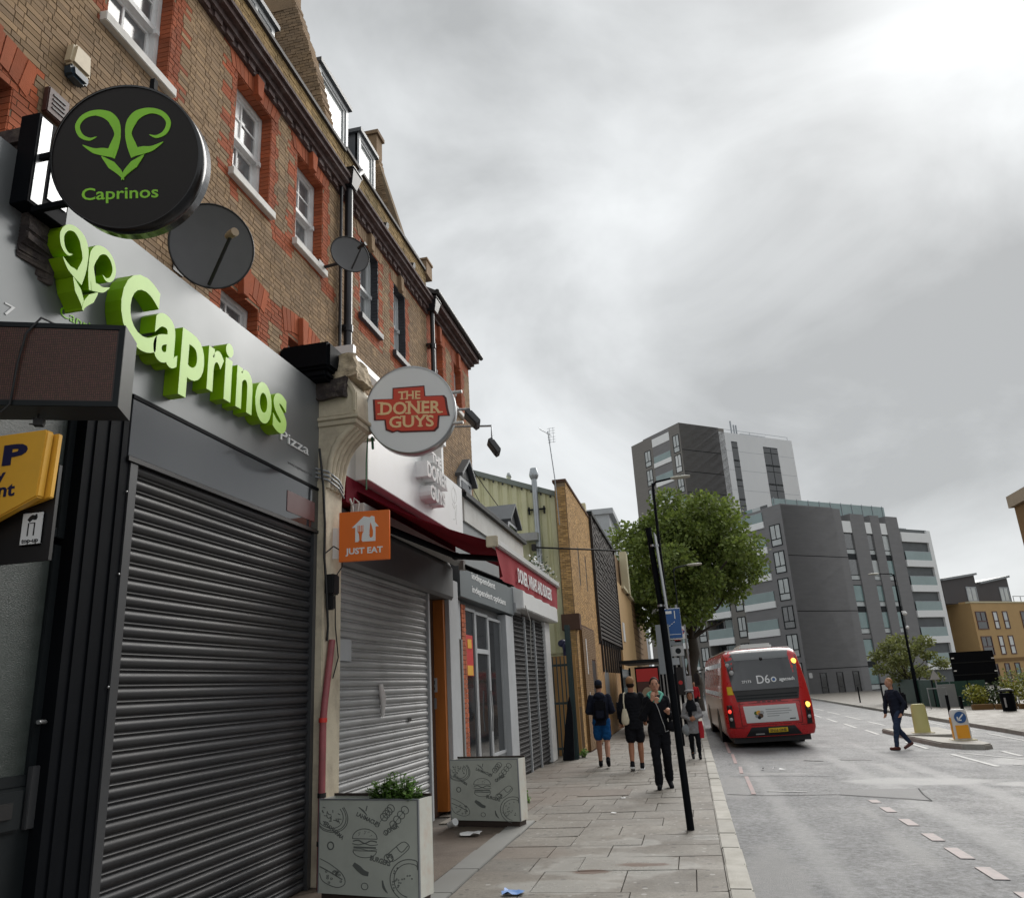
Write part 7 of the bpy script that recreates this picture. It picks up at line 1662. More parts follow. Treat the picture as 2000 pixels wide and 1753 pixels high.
def person(label, loc, face_deg, H, pose, wear, skin='skin', hair='hair_dark', female=False):
    """local frame: x to the figure's left-hand viewer side, +y = forward; joints given in fractions of height"""
    t = thing('person', label, 'person', loc, None, R(face_deg), local=True); h = H
    P = {k: Vector(v) * h for k, v in pose.items() if isinstance(v, tuple)}
    hipw = .048 * h; shw = (.088 if female else .102) * h
    lean = pose.get('lean', (0, 0, 0)); chest = Vector((0, 0, .74)) * h + Vector(lean) * h; pel = Vector((0, 0, .52)) * h; neck = Vector((0, .0, .83)) * h + Vector(lean) * h * 1.25; head = Vector((0, .012, .925)) * h + Vector(lean) * h * 1.45 + Vector(pose.get('head', (0, 0, 0))) * h
    hipL, hipR = pel + Vector((-hipw, 0, 0)), pel + Vector((hipw, 0, 0)); shL, shR = chest + Vector((-shw, 0, .050 * h)), chest + Vector((shw, 0, .050 * h))
    K = h / 1.75
    b = MB()
    torso(b, [(pel.x, pel.y, pel.z - .03 * h, .085 * h, .062 * h), (pel.x, pel.y, pel.z + .03 * h, .088 * h, .062 * h), (lean[0] * .4 * h, lean[1] * .4 * h, .62 * h, .074 * h, .055 * h), (chest.x, chest.y, chest.z, .094 * h, .064 * h), (chest.x, chest.y, chest.z + .06 * h, .09 * h, .055 * h), (neck.x, neck.y, neck.z, .034 * h, .034 * h)])
    capsule(b, neck - Vector((0, 0, .02 * h)), .034 * h, head - Vector((0, .01 * h, .03 * h)), .031 * h)
    b.ball(head, .043 * h, .054 * h, .066 * h, 20, 14); b.ball(head + Vector((0, .016 * h, -.034 * h)), .033 * h, .036 * h, .034 * h, 14, 10)          # skull, jaw
    b.ball(head + Vector((0, .056 * h, -.008 * h)), .008 * h, .012 * h, .014 * h, 10, 8)                                                                     # nose
    for s in (-1, 1): b.ball(head + Vector((s * .044 * h, 0, -.006 * h)), .006 * h, .012 * h, .018 * h, 8, 6)
    for (sh, el, wr) in ((shL, P['elL'], P['wrL']), (shR, P['elR'], P['wrR'])):
        capsule(b, sh, .030 * h, el, .024 * h); capsule(b, el, .024 * h, wr, .017 * h)
    hand(b, P['wrL'], P['wrL'] - P['elL'] if 'hdL' not in pose else pose['hdL'], pose.get('pnL', (0, 1, 0)), K * .95, pose.get('cuL', .45)); hand(b, P['wrR'], P['wrR'] - P['elR'] if 'hdR' not in pose else pose['hdR'], pose.get('pnR', (0, 1, 0)), K * .95, pose.get('cuR', .45))
    for hp, kn, an, to in ((hipL, P['knL'], P['anL'], pose['toL']), (hipR, P['knR'], P['anR'], pose['toR'])):
        capsule(b, hp, .050 * h, kn, .034 * h); c = kn.lerp(an, .35); capsule(b, kn, .032 * h, c + Vector((0, -.008 * h, 0)), .034 * h); capsule(b, c + Vector((0, -.008 * h, 0)), .033 * h, an, .021 * h)
        f = Vector(to).normalized(); capsule(b, an - f * .02 * h + Vector((0, 0, -.018 * h)), .020 * h, an + f * .085 * h + Vector((0, 0, -.026 * h)), .016 * h)
    remesh(b, 'body', skin, t, .0095)
    for s in (-1, 1):
        e = MB(); e.ball(head + Vector((s * .0175 * h, .0505 * h, .004 * h)), .0062 * h, .004 * h, .0042 * h, 8, 6); e.build('eye', 'eye_dark', t)
        e = MB(); e.ball(head + Vector((s * .0175 * h, .0505 * h, .0155 * h)), .010 * h, .003 * h, .0022 * h, 8, 6); e.build('eyebrow', hair, t)
    e = MB(); e.ball(head + Vector((0, .0535 * h, -.036 * h)), .0115 * h, .003 * h, .0038 * h, 8, 6); e.build('mouth', 'lip', t)
    hp = wear.get('hair', 'short'); q = MB()
    if hp == 'bun':
        q.ball(head + Vector((0, -.008 * h, .012 * h)), .047 * h, .055 * h, .062 * h, 18, 12); q.ball(head + Vector((0, -.062 * h, .03 * h)), .024 * h, .024 * h, .026 * h, 10, 8)
        for v in range(len(q.v)):
            p = q.v[v] - head
            if p.y > .030 * h and p.z < .045 * h: q.v[v].y = head.y + .028 * h
        q.build('hair', hair, t)
    elif hp == 'short':
        q.ball(head + Vector((0, -.010 * h, .016 * h)), .0455 * h, .053 * h, .058 * h, 18, 12)
        for v in range(len(q.v)):
            p = q.v[v] - head
            if p.y > .034 * h and p.z < .040 * h: q.v[v].y = head.y + .030 * h
            if p.z < -.022 * h: q.v[v].z = head.z - .022 * h
        q.build('hair', hair, t)
    elif hp == 'cap':
        q.ball(head + Vector((0, -.004 * h, .024 * h)), .047 * h, .057 * h, .050 * h, 18, 12); q.build('cap', wear['capm'], t)
        q = MB(); q.ball(head + Vector((0, .065 * h, .022 * h)), .040 * h, .045 * h, .006 * h, 14, 8); q.build('cap_peak', wear['capm'], t)
        q = MB(); q.ball(head + Vector((0, -.012 * h, -.004 * h)), .0448 * h, .050 * h, .040 * h, 16, 10); q.build('hair', hair, t)
    elif hp == 'beanie':
        q.ball(head + Vector((0, -.008 * h, .030 * h)), .049 * h, .058 * h, .056 * h, 18, 12); q.build('hat', wear['capm'], t); q = MB(); q.ball(head + Vector((0, -.014 * h, -.012 * h)), .0452 * h, .050 * h, .036 * h, 16, 10); q.build('hair', hair, t)
    elif hp == 'scarf':
        q.ball(head + Vector((0, -.012 * h, .004 * h)), .052 * h, .056 * h, .072 * h, 18, 12)
        for v in range(len(q.v)):
            p = q.v[v] - head
            if p.y > .024 * h and p.z < .045 * h: q.v[v].y = head.y + .022 * h
        q.build('headscarf', wear['capm'], t)
    # jacket
    j = MB(); zb = wear.get('jz', .47) * h; fl = wear.get('flare', 0)
    torso(j, [(pel.x, pel.y, zb, (.098 + fl) * h, (.076 + fl * .7) * h), (pel.x, pel.y, max(pel.z, zb + .01) + .02 * h, .100 * h, .078 * h), (lean[0] * .4 * h, lean[1] * .4 * h, .62 * h, (.086 if female else .096) * h, .074 * h), (chest.x, chest.y, chest.z, .108 * h, .083 * h), (chest.x, chest.y, chest.z + .050 * h, .104 * h, .072 * h), (neck.x, neck.y - .004 * h, neck.z - .018 * h, .074 * h, .052 * h), (neck.x, neck.y - .004 * h, neck.z + .004 * h, .046 * h, .043 * h)])
    th = wear.get('sleeve', 1.0)
    for (sh, el, wr) in ((shL, P['elL'], P['wrL']), (shR, P['elR'], P['wrR'])):
        capsule(j, sh, .038 * h * th, el, .034 * h * th); capsule(j, el, .036 * h * th, el.lerp(wr, .90), .027 * h * th)
    if wear.get('puffer'):
        for k in range(9):
            zz = .50 + k * .034; rx = .104 * h; j.loft([[(rx * (1 if d_ == 0 else .94) * math.cos(2 * math.pi * i / 20), .082 * h * (1 if d_ == 0 else .92) * math.sin(2 * math.pi * i / 20) + lean[1] * h * .5, zz * h + d_ * .016 * h) for i in range(20)] for d_ in (-1, 0, 1)])
    if wear.get('hood'): j.ball(neck + Vector((0, -.055 * h, -.02 * h)), .07 * h, .045 * h, .045 * h, 14, 10)
    remesh(j, 'jacket', wear['jacket'], t, .012, 3)
    # trousers, shorts
    l = MB(); lz = wear.get('leg', 'long')
    torso(l, [(pel.x, pel.y, pel.z - .05 * h, .088 * h, .068 * h), (pel.x, pel.y, pel.z + .03 * h, .092 * h, .07 * h), (0, 0, pel.z + .07 * h, .084 * h, .066 * h)])
    for hp_, kn, an in ((hipL, P['knL'], P['anL']), (hipR, P['knR'], P['anR'])):
        if lz == 'long':
            capsule(l, hp_, .060 * h, kn, .043 * h); capsule(l, kn, .043 * h, an + Vector((0, 0, .012 * h)), wear.get('hem', .033) * h)
        else:
            capsule(l, hp_, .062 * h, hp_.lerp(kn, lz), .060 * h)
    remesh(l, 'trousers' if lz == 'long' else 'shorts', wear['legs'], t, .012, 3)
    for an, to in ((P['anL'], pose['toL']), (P['anR'], pose['toR'])):
        f = Vector(to).normalized(); s_ = MB(); capsule(s_, an - f * .030 * h + Vector((0, 0, -.020 * h)), .026 * h, an + f * .095 * h + Vector((0, 0, -.028 * h)), .021 * h, (1.05, 1)); capsule(s_, an + Vector((0, 0, -.015 * h)), .026 * h, an + Vector((0, 0, .015 * h)), .026 * h)
        so_ = remesh(s_, 'shoe', wear['shoes'], t, .010, 2)
        if wear.get('sole'): q = MB(); c = an + f * .03 * h + Vector((0, 0, -.046 * h)); side = f.cross(Vector((0, 0, 1))).normalized(); q.hexa([c + f * a + side * b_ + Vector((0, 0, z_)) for z_ in (-.006 * h, .010 * h) for a, b_ in ((-.085 * h, -.026 * h), (.09 * h, -.024 * h), (.09 * h, .024 * h), (-.085 * h, .026 * h))]); q.build('sole', 'white_print', so_, bevel=.004)
    return t, dict(head=head, neck=neck, chest=chest, pel=pel, shL=shL, shR=shR, h=h, P=P)
STRIDE = dict(elL=(-.135, -.045, .635), wrL=(-.135, .03, .50), elR=(.135, .05, .64), wrR=(.130, .11, .515), knL=(-.052, .05, .285), anL=(-.05, .06, .05), toL=(0, 1, .05), knR=(.05, -.005, .285), anR=(.05, -.12, .075), toR=(0, 1, -.35))
# man in navy jacket, blue shorts, seen from behind
p1 = dict(STRIDE); p1.update(knL=(-.052, .075, .29), anL=(-.05, .10, .05), anR=(.05, -.17, .09), elL=(-.145, -.01, .635), wrL=(-.09, .12, .61), elR=(.145, -.01, .635), wrR=(.09, .12, .61), pnL=(1, 0, 0), pnR=(-1, 0, 0), hdL=(.5, .9, .1), hdR=(-.5, .9, .1))
t1, q1 = person('man in navy jacket and dark cap walking away in bright blue shorts', (-2.04, 18.1, g(18.1)), 4, 1.83, p1, dict(hair='cap', capm='navy_cloth', jacket='navy_cloth', jz=.47, legs='blue_cloth', leg=.72, shoes='black_cloth', hood=True, sleeve=1.05), hair='hair_dark')
mb = MB(); h = 1.83; mb.box(-.072 * h, .072 * h, -.155 * h, -.075 * h, .53 * h, .76 * h); mb.build('backpack', 'black_cloth', t1, bevel=.04)
mb = MB(); mb.box(-.055 * h, .055 * h, -.175 * h, -.153 * h, .55 * h, .65 * h); mb.build('backpack_pocket', 'navy_cloth', t1, bevel=.025)
mb = MB(); mb.box(.065 * h, .108 * h, -.03 * h, .03 * h, .33 * h, .49 * h); mb.build('tied_sleeve', 'navy_cloth', t1, bevel=.02)
# man in black puffer, tan hat, tote bag
p2 = dict(STRIDE); p2.update(knL=(-.05, .0, .285), anL=(-.052, -.10, .07), toL=(0, 1, -.3), knR=(.052, .045, .285), anR=(.05, .05, .05), toR=(0, 1, 0))
t2, q2 = person('man in tan knitted hat and black quilted jacket walking away with canvas bag', (-1.27, 17.2, g(17.2)), 2, 1.82, p2, dict(hair='beanie', capm='hat_tan', jacket='black_cloth', jz=.43, puffer=True, legs='black_cloth', leg=.78, shoes='black_cloth', sole=True, sleeve=1.1), skin='skin_tan')
h = 1.82; tb = thing('tote_bag', 'cream canvas tote bag hanging on the back of the quilted jacket', 'bag', (-1.27, 17.2, g(17.2)), None, R(2), local=True)
mb = MB(); mb.loft([[(-.085 * h + rx * math.cos(a), -.115 * h + ry * math.sin(a), z * h) for a in [2 * math.pi * k / 16 for k in range(16)]] for z, rx, ry in ((.485, .03, .02), (.50, .07, .045), (.54, .082, .05), (.60, .065, .04), (.66, .035, .022))]); mb.build('sack', 'canvas', tb)
mb = MB(); mb.tube([(-.085 * h, -.112 * h, .65 * h), (-.088 * h, -.100 * h, .74 * h), (-.080 * h, -.06 * h, .825 * h), (-.07 * h, .02 * h, .83 * h), (-.075 * h, .08 * h, .74 * h)], .014, 8); mb.build('strap', 'canvas', tb)
mb = MB(); mb.box(-.175 * h, -.12 * h, -.06 * h, .05 * h, .55 * h, .73 * h); mb.xform(Matrix.Translation((0, 0, 0))); tag(mb.build('folder', 'black_cloth', None), 'black bag held at the side of the man in the tan hat', 'bag').location = (-1.27, 17.2, g(17.2))
# woman facing the camera
p3 = dict(elL=(-.145, .03, .635), wrL=(-.045, .105, .79), pnL=(0, -1, 0), hdL=(.28, -.05, .9), cuL=.25, elR=(.135, -.02, .63), wrR=(.10, .11, .66), pnR=(0, 1, 0), hdR=(-.1, .25, .8), cuR=1.0, knL=(-.05, .055, .285), anL=(-.048, .05, .05), toL=(-.1, 1, 0), knR=(.052, .0, .285), anR=(.058, -.10, .07), toR=(.1, 1, -.35))
p3 = {k: ((-v[0], v[1], v[2]) if isinstance(v, tuple) else v) for k, v in p3.items()}
p3 = {({'L': k[:-1] + 'R', 'R': k[:-1] + 'L'}.get(k[-1], k) if k[:2] in ('el', 'wr', 'pn', 'hd', 'cu', 'kn', 'an', 'to') else k): v for k, v in p3.items()}
t3, q3 = person('woman in black zip jacket walking towards the camera with a hand raised to her mouth', (-.62, 13.85, g(13.85)), 186, 1.74, p3, dict(hair='bun', jacket='black_cloth', jz=.485, legs='black_cloth', leg='long', hem=.040, shoes='black_cloth'), female=True)
h = 1.74; mb = MB(); mb.ball((0, -.045 * h, .83 * h), .085 * h, .045 * h, .045 * h, 16, 10); mb.tube([(-.07 * h, -.02 * h, .84 * h), (-.045 * h, .05 * h, .80 * h), (-.02 * h, .075 * h, .77 * h)], .022, 8); mb.tube([(.07 * h, -.02 * h, .84 * h), (.045 * h, .05 * h, .80 * h), (.02 * h, .075 * h, .77 * h)], .022, 8); mb.build('hood_lining', 'teal_cloth', t3)
mb = MB(); mb.loft([[(rx * math.cos(a), .052 * h + .02 * h * k, z * h + .028 * h * math.sin(a)) for a in [2 * math.pi * i / 14 for i in range(14)]] for k, z, rx in ((0, .79, .034 * h), (1.35, .785, .032 * h))]); mb.build('neckline', 'skin', t3)
mb = MB(); mb.tube([(.01 * h, .080 * h, .765 * h), (-.012 * h, .090 * h, .70 * h), (-.03 * h, .088 * h, .62 * h), (-.05 * h, .090 * h, .55 * h), (-.055 * h, .088 * h, .50 * h), (-.085 * h, .078 * h, .51 * h)], .006, 6); mb.build('zip', 'zip', t3)
mb = MB(); mb.ball((-.125 * h, .06 * h, .545 * h), .06 * h, .045 * h, .05 * h, 14, 10); hb = thing('handbag', 'small black handbag at the hip of the woman in the zip jacket', 'bag', (-.62, 13.85, g(13.85)), None, R(186), local=True); mb.build('pouch', 'black_cloth', hb); mb = MB(); mb.tube([(-.12 * h, .06 * h, .58 * h), (-.115 * h, .06 * h, .70 * h), (-.105 * h, .0, .825 * h)], .009, 6); mb.build('strap', 'black_cloth', hb)
# short woman in grey patterned coat and dark scarf
p4 = dict(elL=(-.135, .0, .63), wrL=(-.03, .12, .60), pnL=(0, -1, 0), hdL=(.8, .3, 0), elR=(.135, .0, .63), wrR=(.04, .12, .585), pnR=(0, -1, 0), hdR=(-.8, .3, 0), knL=(-.05, .045, .28), anL=(-.05, .05, .05), toL=(0, 1, 0), knR=(.05, .0, .28), anR=(.05, -.09, .07), toR=(0, 1, -.35))
t4, q4 = person('short woman in grey patterned coat and dark headscarf coming along the kerb', (-.08, 19.4, g(19.4)), 183, 1.47, p4, dict(hair='scarf', capm='hair_dark', jacket='grey_cloth', jz=.37, flare=.02, legs='black_cloth', leg='long', hem=.026, shoes='black_cloth', sleeve=1.1), skin='skin_tan', female=True)
h = 1.47; mb = MB(); torso(mb, [(0, .02 * h, .70 * h, .085 * h, .09 * h), (0, .015 * h, .77 * h, .095 * h, .085 * h), (0, .005 * h, .84 * h, .062 * h, .058 * h), (0, 0, .875 * h, .05 * h, .05 * h)]); mb.box(.0, .06 * h, .07 * h, .095 * h, .60 * h, .76 * h); mb.build('scarf', 'black_cloth', t4)
mb = MB(); mb.loft([[(-.11 * h + rx * math.cos(a), .05 * h + rx * .5 * math.sin(a), z * h) for a in [2 * math.pi * i / 12 for i in range(12)]] for z, rx in ((.30, .035 * h), (.40, .045 * h), (.55, .03 * h))]); hb2 = tag(mb.build('shopping_bag', 'red_cloth'), 'long red bag hanging at the side of the grey coated woman', 'bag'); hb2.location = (-.08, 19.4, g(19.4)); hb2.rotation_euler = (0, 0, R(183))
mb = MB(); mb.ball((.105 * h, .02 * h, .43 * h), .075 * h, .05 * h, .085 * h, 14, 10); o = tag(mb.build('shoulder_bag', 'sign_back'), 'grey shoulder bag on the hip of the grey coated woman', 'bag'); o.location = (-.08, 19.4, g(19.4)); o.rotation_euler = (0, 0, R(183))
mb = MB(); mb.ball((0, -.02 * h, 1.005 * h), .075 * h, .075 * h, .022 * h, 16, 8); o = tag(mb.build('sun_hat', 'grey_cloth'), 'pale flat hat worn above the dark headscarf by the kerb', 'hat'); o.location = (-.08, 19.4, g(19.4))
# man crossing the road
p5 = dict(elL=(-.14, -.05, .635), wrL=(-.13, .02, .50), elR=(.135, .06, .64), wrR=(.125, .10, .50), knL=(-.045, .085, .30), anL=(-.045, .13, .05), toL=(0, 1, .1), knR=(.045, .0, .285), anR=(.045, -.15, .085), toR=(0, 1, -.4), lean=(0, .02, 0))
t5, q5 = person('fair haired man in dark jacket and jeans crossing the road by the traffic island', (5.16, 23.2, rz(5.16, 23.2)), 112, 1.80, p5, dict(hair='short', jacket='navy_cloth', jz=.46, legs='denim', leg='long', hem=.030, shoes='shoe_brown'), hair='hair_blond')
h = 1.8; mb = MB(); mb.box(-.07 * h, .07 * h, -.165 * h, -.075 * h, .54 * h, .78 * h); mb.build('backpack', 'black_cloth', t5, bevel=.04)
# someone far off by the signal
pf = dict(STRIDE); t6, q6 = person('distant person in dark clothes by the far signal posts', (.1, 46, g(46)), 180, 1.65, pf, dict(hair='short', jacket='red_cloth', legs='black_cloth', leg='long', shoes='black_cloth'))

# ================================================================== STREET FURNITURE
sp = thing('sign_pole', 'slightly leaning black steel pole standing on the flags by the kerb', 'pole', (-.20, 9.8, g(9.8)))
mb = MB(); mb.tube([(-.20, 9.8, g(9.8)), (-.255, 9.81, 2.40)], .042, 16); mb.build('lower_tube', 'black_paint', sp)
mb = MB(); mb.tube([(-.255, 9.81, 2.40), (-.31, 9.82, 3.43)], .036, 16); mb.tube([(-.31, 9.82, 3.425), (-.311, 9.82, 3.445)], .039, 16); mb.build('upper_tube', 'black_paint', sp)
for z in (2.46, 3.20):
    x = -.20 - .055 * z / 2.4; mb = MB(); mb.tube([(x, 9.81, z), (x, 9.81, z + .025)], .042, 16); mb.box(x, x + .07, 9.80, 9.83, z, z + .025); mb.build('clamp', 'bare_metal', sp)
mb = MB(); mb.prism([(-.205, 9.70, 2.43), (-.19, 9.98, 2.43), (-.235, 9.98, 3.36), (-.25, 9.70, 3.36)], (.012, 0, 0)); pt_ = mb.build('sign_plate', 'sign_back', sp)
# lamp posts
def lamppost(label, x, y, hgt, arm, zb, side=1, r=.085, low=2.2, m='black_paint'):
    t = thing('street_lamp', label, 'street lamp', (x, y, zb), 'street lamps along the road')
    mb = MB(); mb.tube([(x, y, zb), (x, y, zb + low), (x, y, zb + low + .1), (x, y, zb + hgt)], [r * 1.25, r * 1.25, r * .85, r * .5], 12); mb.build('column', m, t)
    mb = MB(); mb.tube([(x, y, zb + hgt - .12), (x + side * .10, y, zb + hgt + .03), (x + side * arm, y, zb + hgt + .10)], [.04, .035, .03], 8); mb.build('arm', m, t)
    mb = MB(); mb.loft([[(x + side * (arm + s), y + w * math.cos(a), zb + hgt + .10 + th * math.sin(a)) for a in [2 * math.pi * k / 10 for k in range(10)]] for s, w, th in ((-.05, .03, .03), (.05, .10, .05), (.40, .12, .055), (.55, .07, .03))]); mb.build('lamp_head', 'lamp_head', t)
    return t
lamppost('tall black lamp column on the near pavement reaching above the tree', -.48, 24.0, 7.7, .62, g(24), 1, .075)
lamppost('shorter grey lamp column half hidden in front of the tree trunk', -.20, 33.0, 6.2, .62, g(33), 1, .042, m='dark_frame')
lamppost('black lamp column on the far pavement with a camera on its shaft', 12.4, 50.0, 7.6, .85, -.75, -1, .09)
mb = MB(); mb.ball((12.55, 49.9, 4.55), .14, .14, .12, 10, 8); mb.box(12.4, 12.6, 49.85, 49.95, 4.62, 4.70); mb.ball((12.55, 49.9, 3.75), .1, .1, .1, 10, 8); tag(mb.build('street_camera', 'white_print'), 'white dome cameras mounted on the far pavement lamp column', 'camera')
# bus stop post with blue plan board
st = thing('route_sign', 'blue route board with dashed white line on a grey post', 'sign', (-.12, 17.4, g(17.4)))
mb = MB(); mb.tube([(-.10, 17.45, g(17.4)), (-.14, 17.45, 3.15)], .028, 10); mb.build('post', 'steel_grey', st)
mb = MB(); mb.box(-.42, -.075, 17.38, 17.40, 2.45, 3.06); mb.build('board', 'sign_blue', st)
mb = MB(); mb.box(-.425, -.07, 17.402, 17.41, 2.42, 3.08); mb.build('board_edge', 'white_print', st)
mb = MB(); mb.box(-.40, -.25, 17.374, 17.379, 2.96, 3.02); mb.box(-.20, -.18, 17.374, 17.379, 2.85, 3.02); mb.box(-.40, -.1, 17.374, 17.379, 2.52, 2.53)
for k in range(4): mb.prism([(-.38 + k * .05, 17.379, 2.66 + k * .035), (-.35 + k * .05, 17.379, 2.68 + k * .035), (-.354 + k * .05, 17.379, 2.692 + k * .035), (-.384 + k * .05, 17.379, 2.672 + k * .035)], (0, -.005, 0))
mb.build('route_print', 'white_print', st)
for x0, x1, z0, z1, m_ in ((-.40, -.12, 2.30, 2.40, 'sign_back'), (-.36, -.08, 2.08, 2.28, 'clear_lamp'), (-.25, -.12, 2.36, 2.41, 'sign_red'), (-.36, -.20, 1.90, 2.04, 'pale_grey')):
    mb = MB(); mb.box(x0, x1, 17.37, 17.378 if m_ == 'sign_red' else 17.385, z0, z1); mb.build('small_plate', m_, st)
mb = MB(); mb.disc((-.20, 17.368, 2.18), (0, 1, 0), .06, .006, 16); mb.build('symbol', 'dark_frame', st)
for o in st.children:
    off = OFF[st.name]; o.data.transform(Matrix.Translation(Vector((0, 0, 1.6)) - off) @ Matrix.Scale(1.2, 4) @ Matrix.Translation(off - Vector((0, 0, 1.6))))
sb_ = thing('sign_post', 'grey back of a tall road sign behind the blue route board', 'sign', (-.55, 20.5, g(20.5)))
mb = MB(); mb.tube([(-.50, 20.5, g(20.5)), (-.54, 20.5, 3.0)], .03, 8); mb.build('post', 'steel_grey', sb_); mb = MB(); mb.box(-.74, -.40, 20.44, 20.46, 1.75, 2.95); mb.build('plate', 'sign_back', sb_)
bs = thing('bus_stop_post', 'bus stop post with small red roundel near the kerb', 'bus stop', (-.05, 26.5, g(26)))
mb = MB(); mb.tube([(-.02, 26.5, g(26)), (-.02, 26.5, 3.3)], .035, 8); mb.build('post', 'steel_grey', bs); mb = MB(); mb.box(-.24, -.02, 26.47, 26.5, 2.85, 3.25); mb.build('flag', 'white_print', bs)
mb = MB(); mb.disc((-.13, 26.465, 3.08), (0, 1, 0), .085, .006, 18); mb.build('roundel', 'sign_red', bs); mb = MB(); mb.disc((-.13, 26.462, 3.08), (0, 1, 0), .055, .004, 16); mb.build('roundel_centre', 'white_print', bs); mb = MB(); mb.box(-.225, -.035, 26.455, 26.46, 3.06, 3.10); mb.build('roundel_bar', 'sign_blue', bs)
mb = MB(); mb.box(-.22, .02, 26.46, 26.48, .9, 1.7); mb.build('timetable_case', 'pale_grey', bs)
sgp = thing('traffic_signal', 'black traffic signal with red light lit beyond the grey coated woman', 'traffic light', (-.28, 28, g(28)))
mb = MB(); mb.tube([(-.35, 28, g(28)), (-.35, 28, 2.4)], .05, 10); mb.build('post', 'black_paint', sgp); mb = MB(); mb.box(-.50, -.22, 27.85, 28.05, 1.1, 2.0); mb.build('head', 'black_plastic', sgp); mb = MB(); mb.disc((-.36, 27.84, 1.5), (0, 1, 0), .07, .01, 16); mb.build('lens', 'sign_red', sgp)
# bus shelter
bsr = thing('bus_shelter', 'dark roofed bus shelter with a red advert panel on the left pavement', 'bus shelter', (-2, 31, g(31)))
zz = g(31)
mb = MB(); mb.box(-2.55, -1.0, 30.0, 34.5, 2.26, 2.38); mb.build('roof', 'dark_frame', bsr, bevel=.02)
for x, y in ((-2.5, 30.1), (-2.5, 34.4), (-1.06, 30.1), (-1.06, 34.4)):
    mb = MB(); mb.box(x - .04, x + .04, y - .04, y + .04, zz, 2.18); mb.build('post', 'black_paint', bsr)
mb = MB(); mb.box(-2.0, -1.12, 30.05, 30.15, zz + .35, 2.12); ap = mb.build('advert_case', 'black_paint', bsr); mb = MB(); mb.box(-1.95, -1.17, 30.03, 30.05, zz + .45, 2.05); mb.build('advert', 'window_brown', ap); mb = MB(); mb.box(-1.95, -1.17, 30.02, 30.028, 1.60, 2.05); mb.build('advert_banner', 'sign_red', ap)
mb = MB(); mb.ball((-1.6, 30.0, 1.0), .25, .012, .4, 14, 10); mb.build('advert_figure', 'dun_stone', ap)
mb = MB(); mb.box(-2.53, -2.51, 30.2, 34.3, zz + .3, 2.1); mb.build('rear_glass', 'glass_teal', bsr)
mb = MB(); mb.box(-2.45, -2.1, 31, 34, zz + .45, zz + .5); mb.build('bench', 'sign_red', bsr)
# traffic island with two bollards
isl = MB()
def zr(x, y): return rz(x, y)
def slab_poly(name, poly, h, m, parent=None, bevel=.03):
    mb = MB(); b = [Vector((x, y, zr(x, y) - .05)) for x, y in poly]; mb.prism(b, (0, 0, h + .05)); return mb.build(name, m, parent, bevel=bevel)
i1 = slab_poly('island_kerb', [(6.05, 26.6), (6.25, 23.9), (6.55, 23.1), (7.0, 22.9), (7.3, 23.3), (7.35, 23.9), (7.4, 25.2)], .13, 'kerb_stone'); i1['kind'] = 'structure'; i1.name = 'traffic_island'
i2 = slab_poly('island_kerb', [(6.1, 30.0), (6.15, 26.9), (7.45, 26.9), (7.9, 27.6), (8.0, 30.5)], .13, 'kerb_stone'); i2['kind'] = 'structure'; i2.name = 'traffic_island'
def bollard(label, x, y, top, keep):
    z = zr(x, y) + .12; t = thing('bollard', label, 'bollard', (x, y, z)); mb = MB()
    mb.loft([[(x + (w * (1 if abs(c) > .7 else .9)) * c, y + .13 * s_, zz_) for c, s_ in [(math.cos(a), math.sin(a)) for a in [2 * math.pi * k / 24 for k in range(24)]]] for zz_, w in ((z, .24), (z + .05, .235), (z + .55, .225), (z + top - .07, .215), (z + top, .17))], cap=True)
    mb.build('shell', 'bollard_white' if keep else 'bollard_yellow', t)
    mb = MB(); mb.box(x - .30, x + .30, y - .2, y + .2, z - .02, z + .03); mb.build('base', 'pale_stone', t)
    if keep:
        mb = MB(); mb.disc((x, y - .135, z + .60), (0, -1, 0), .15, .012, 24); d = mb.build('arrow_disc', 'arrow_blue', t)
        mb = MB(); fr = face_y((x, y - .147, z + .60)); stroke(mb, [(.08, .08), (-.05, -.05)], .032, fr, .005, sub=1); stroke(mb, [(-.075, .02), (-.075, -.075)], .032, fr, .005, sub=1); stroke(mb, [(-.09, -.072), (.02, -.072)], .032, fr, .005, sub=1); mb.build('arrow', 'white_print', d)
        mb = MB(); mb.box(x - .16, x + .16, y - .142, y - .12, z + .06, z + .40); mb.build('amber_panel', 'bollard_amber', t)
        mb = MB(); mb.box(x - .232, x - .215, y - .06, y + .06, z + .05, z + .6); mb.build('side_lens', 'bollard_amber', t)
bollard('plain pale yellow traffic bollard on the island next to the crossing man', 6.78, 27.6, .86, False)
bollard('white keep left bollard with blue arrow disc and amber panel', 7.02, 24.6, .80, True)
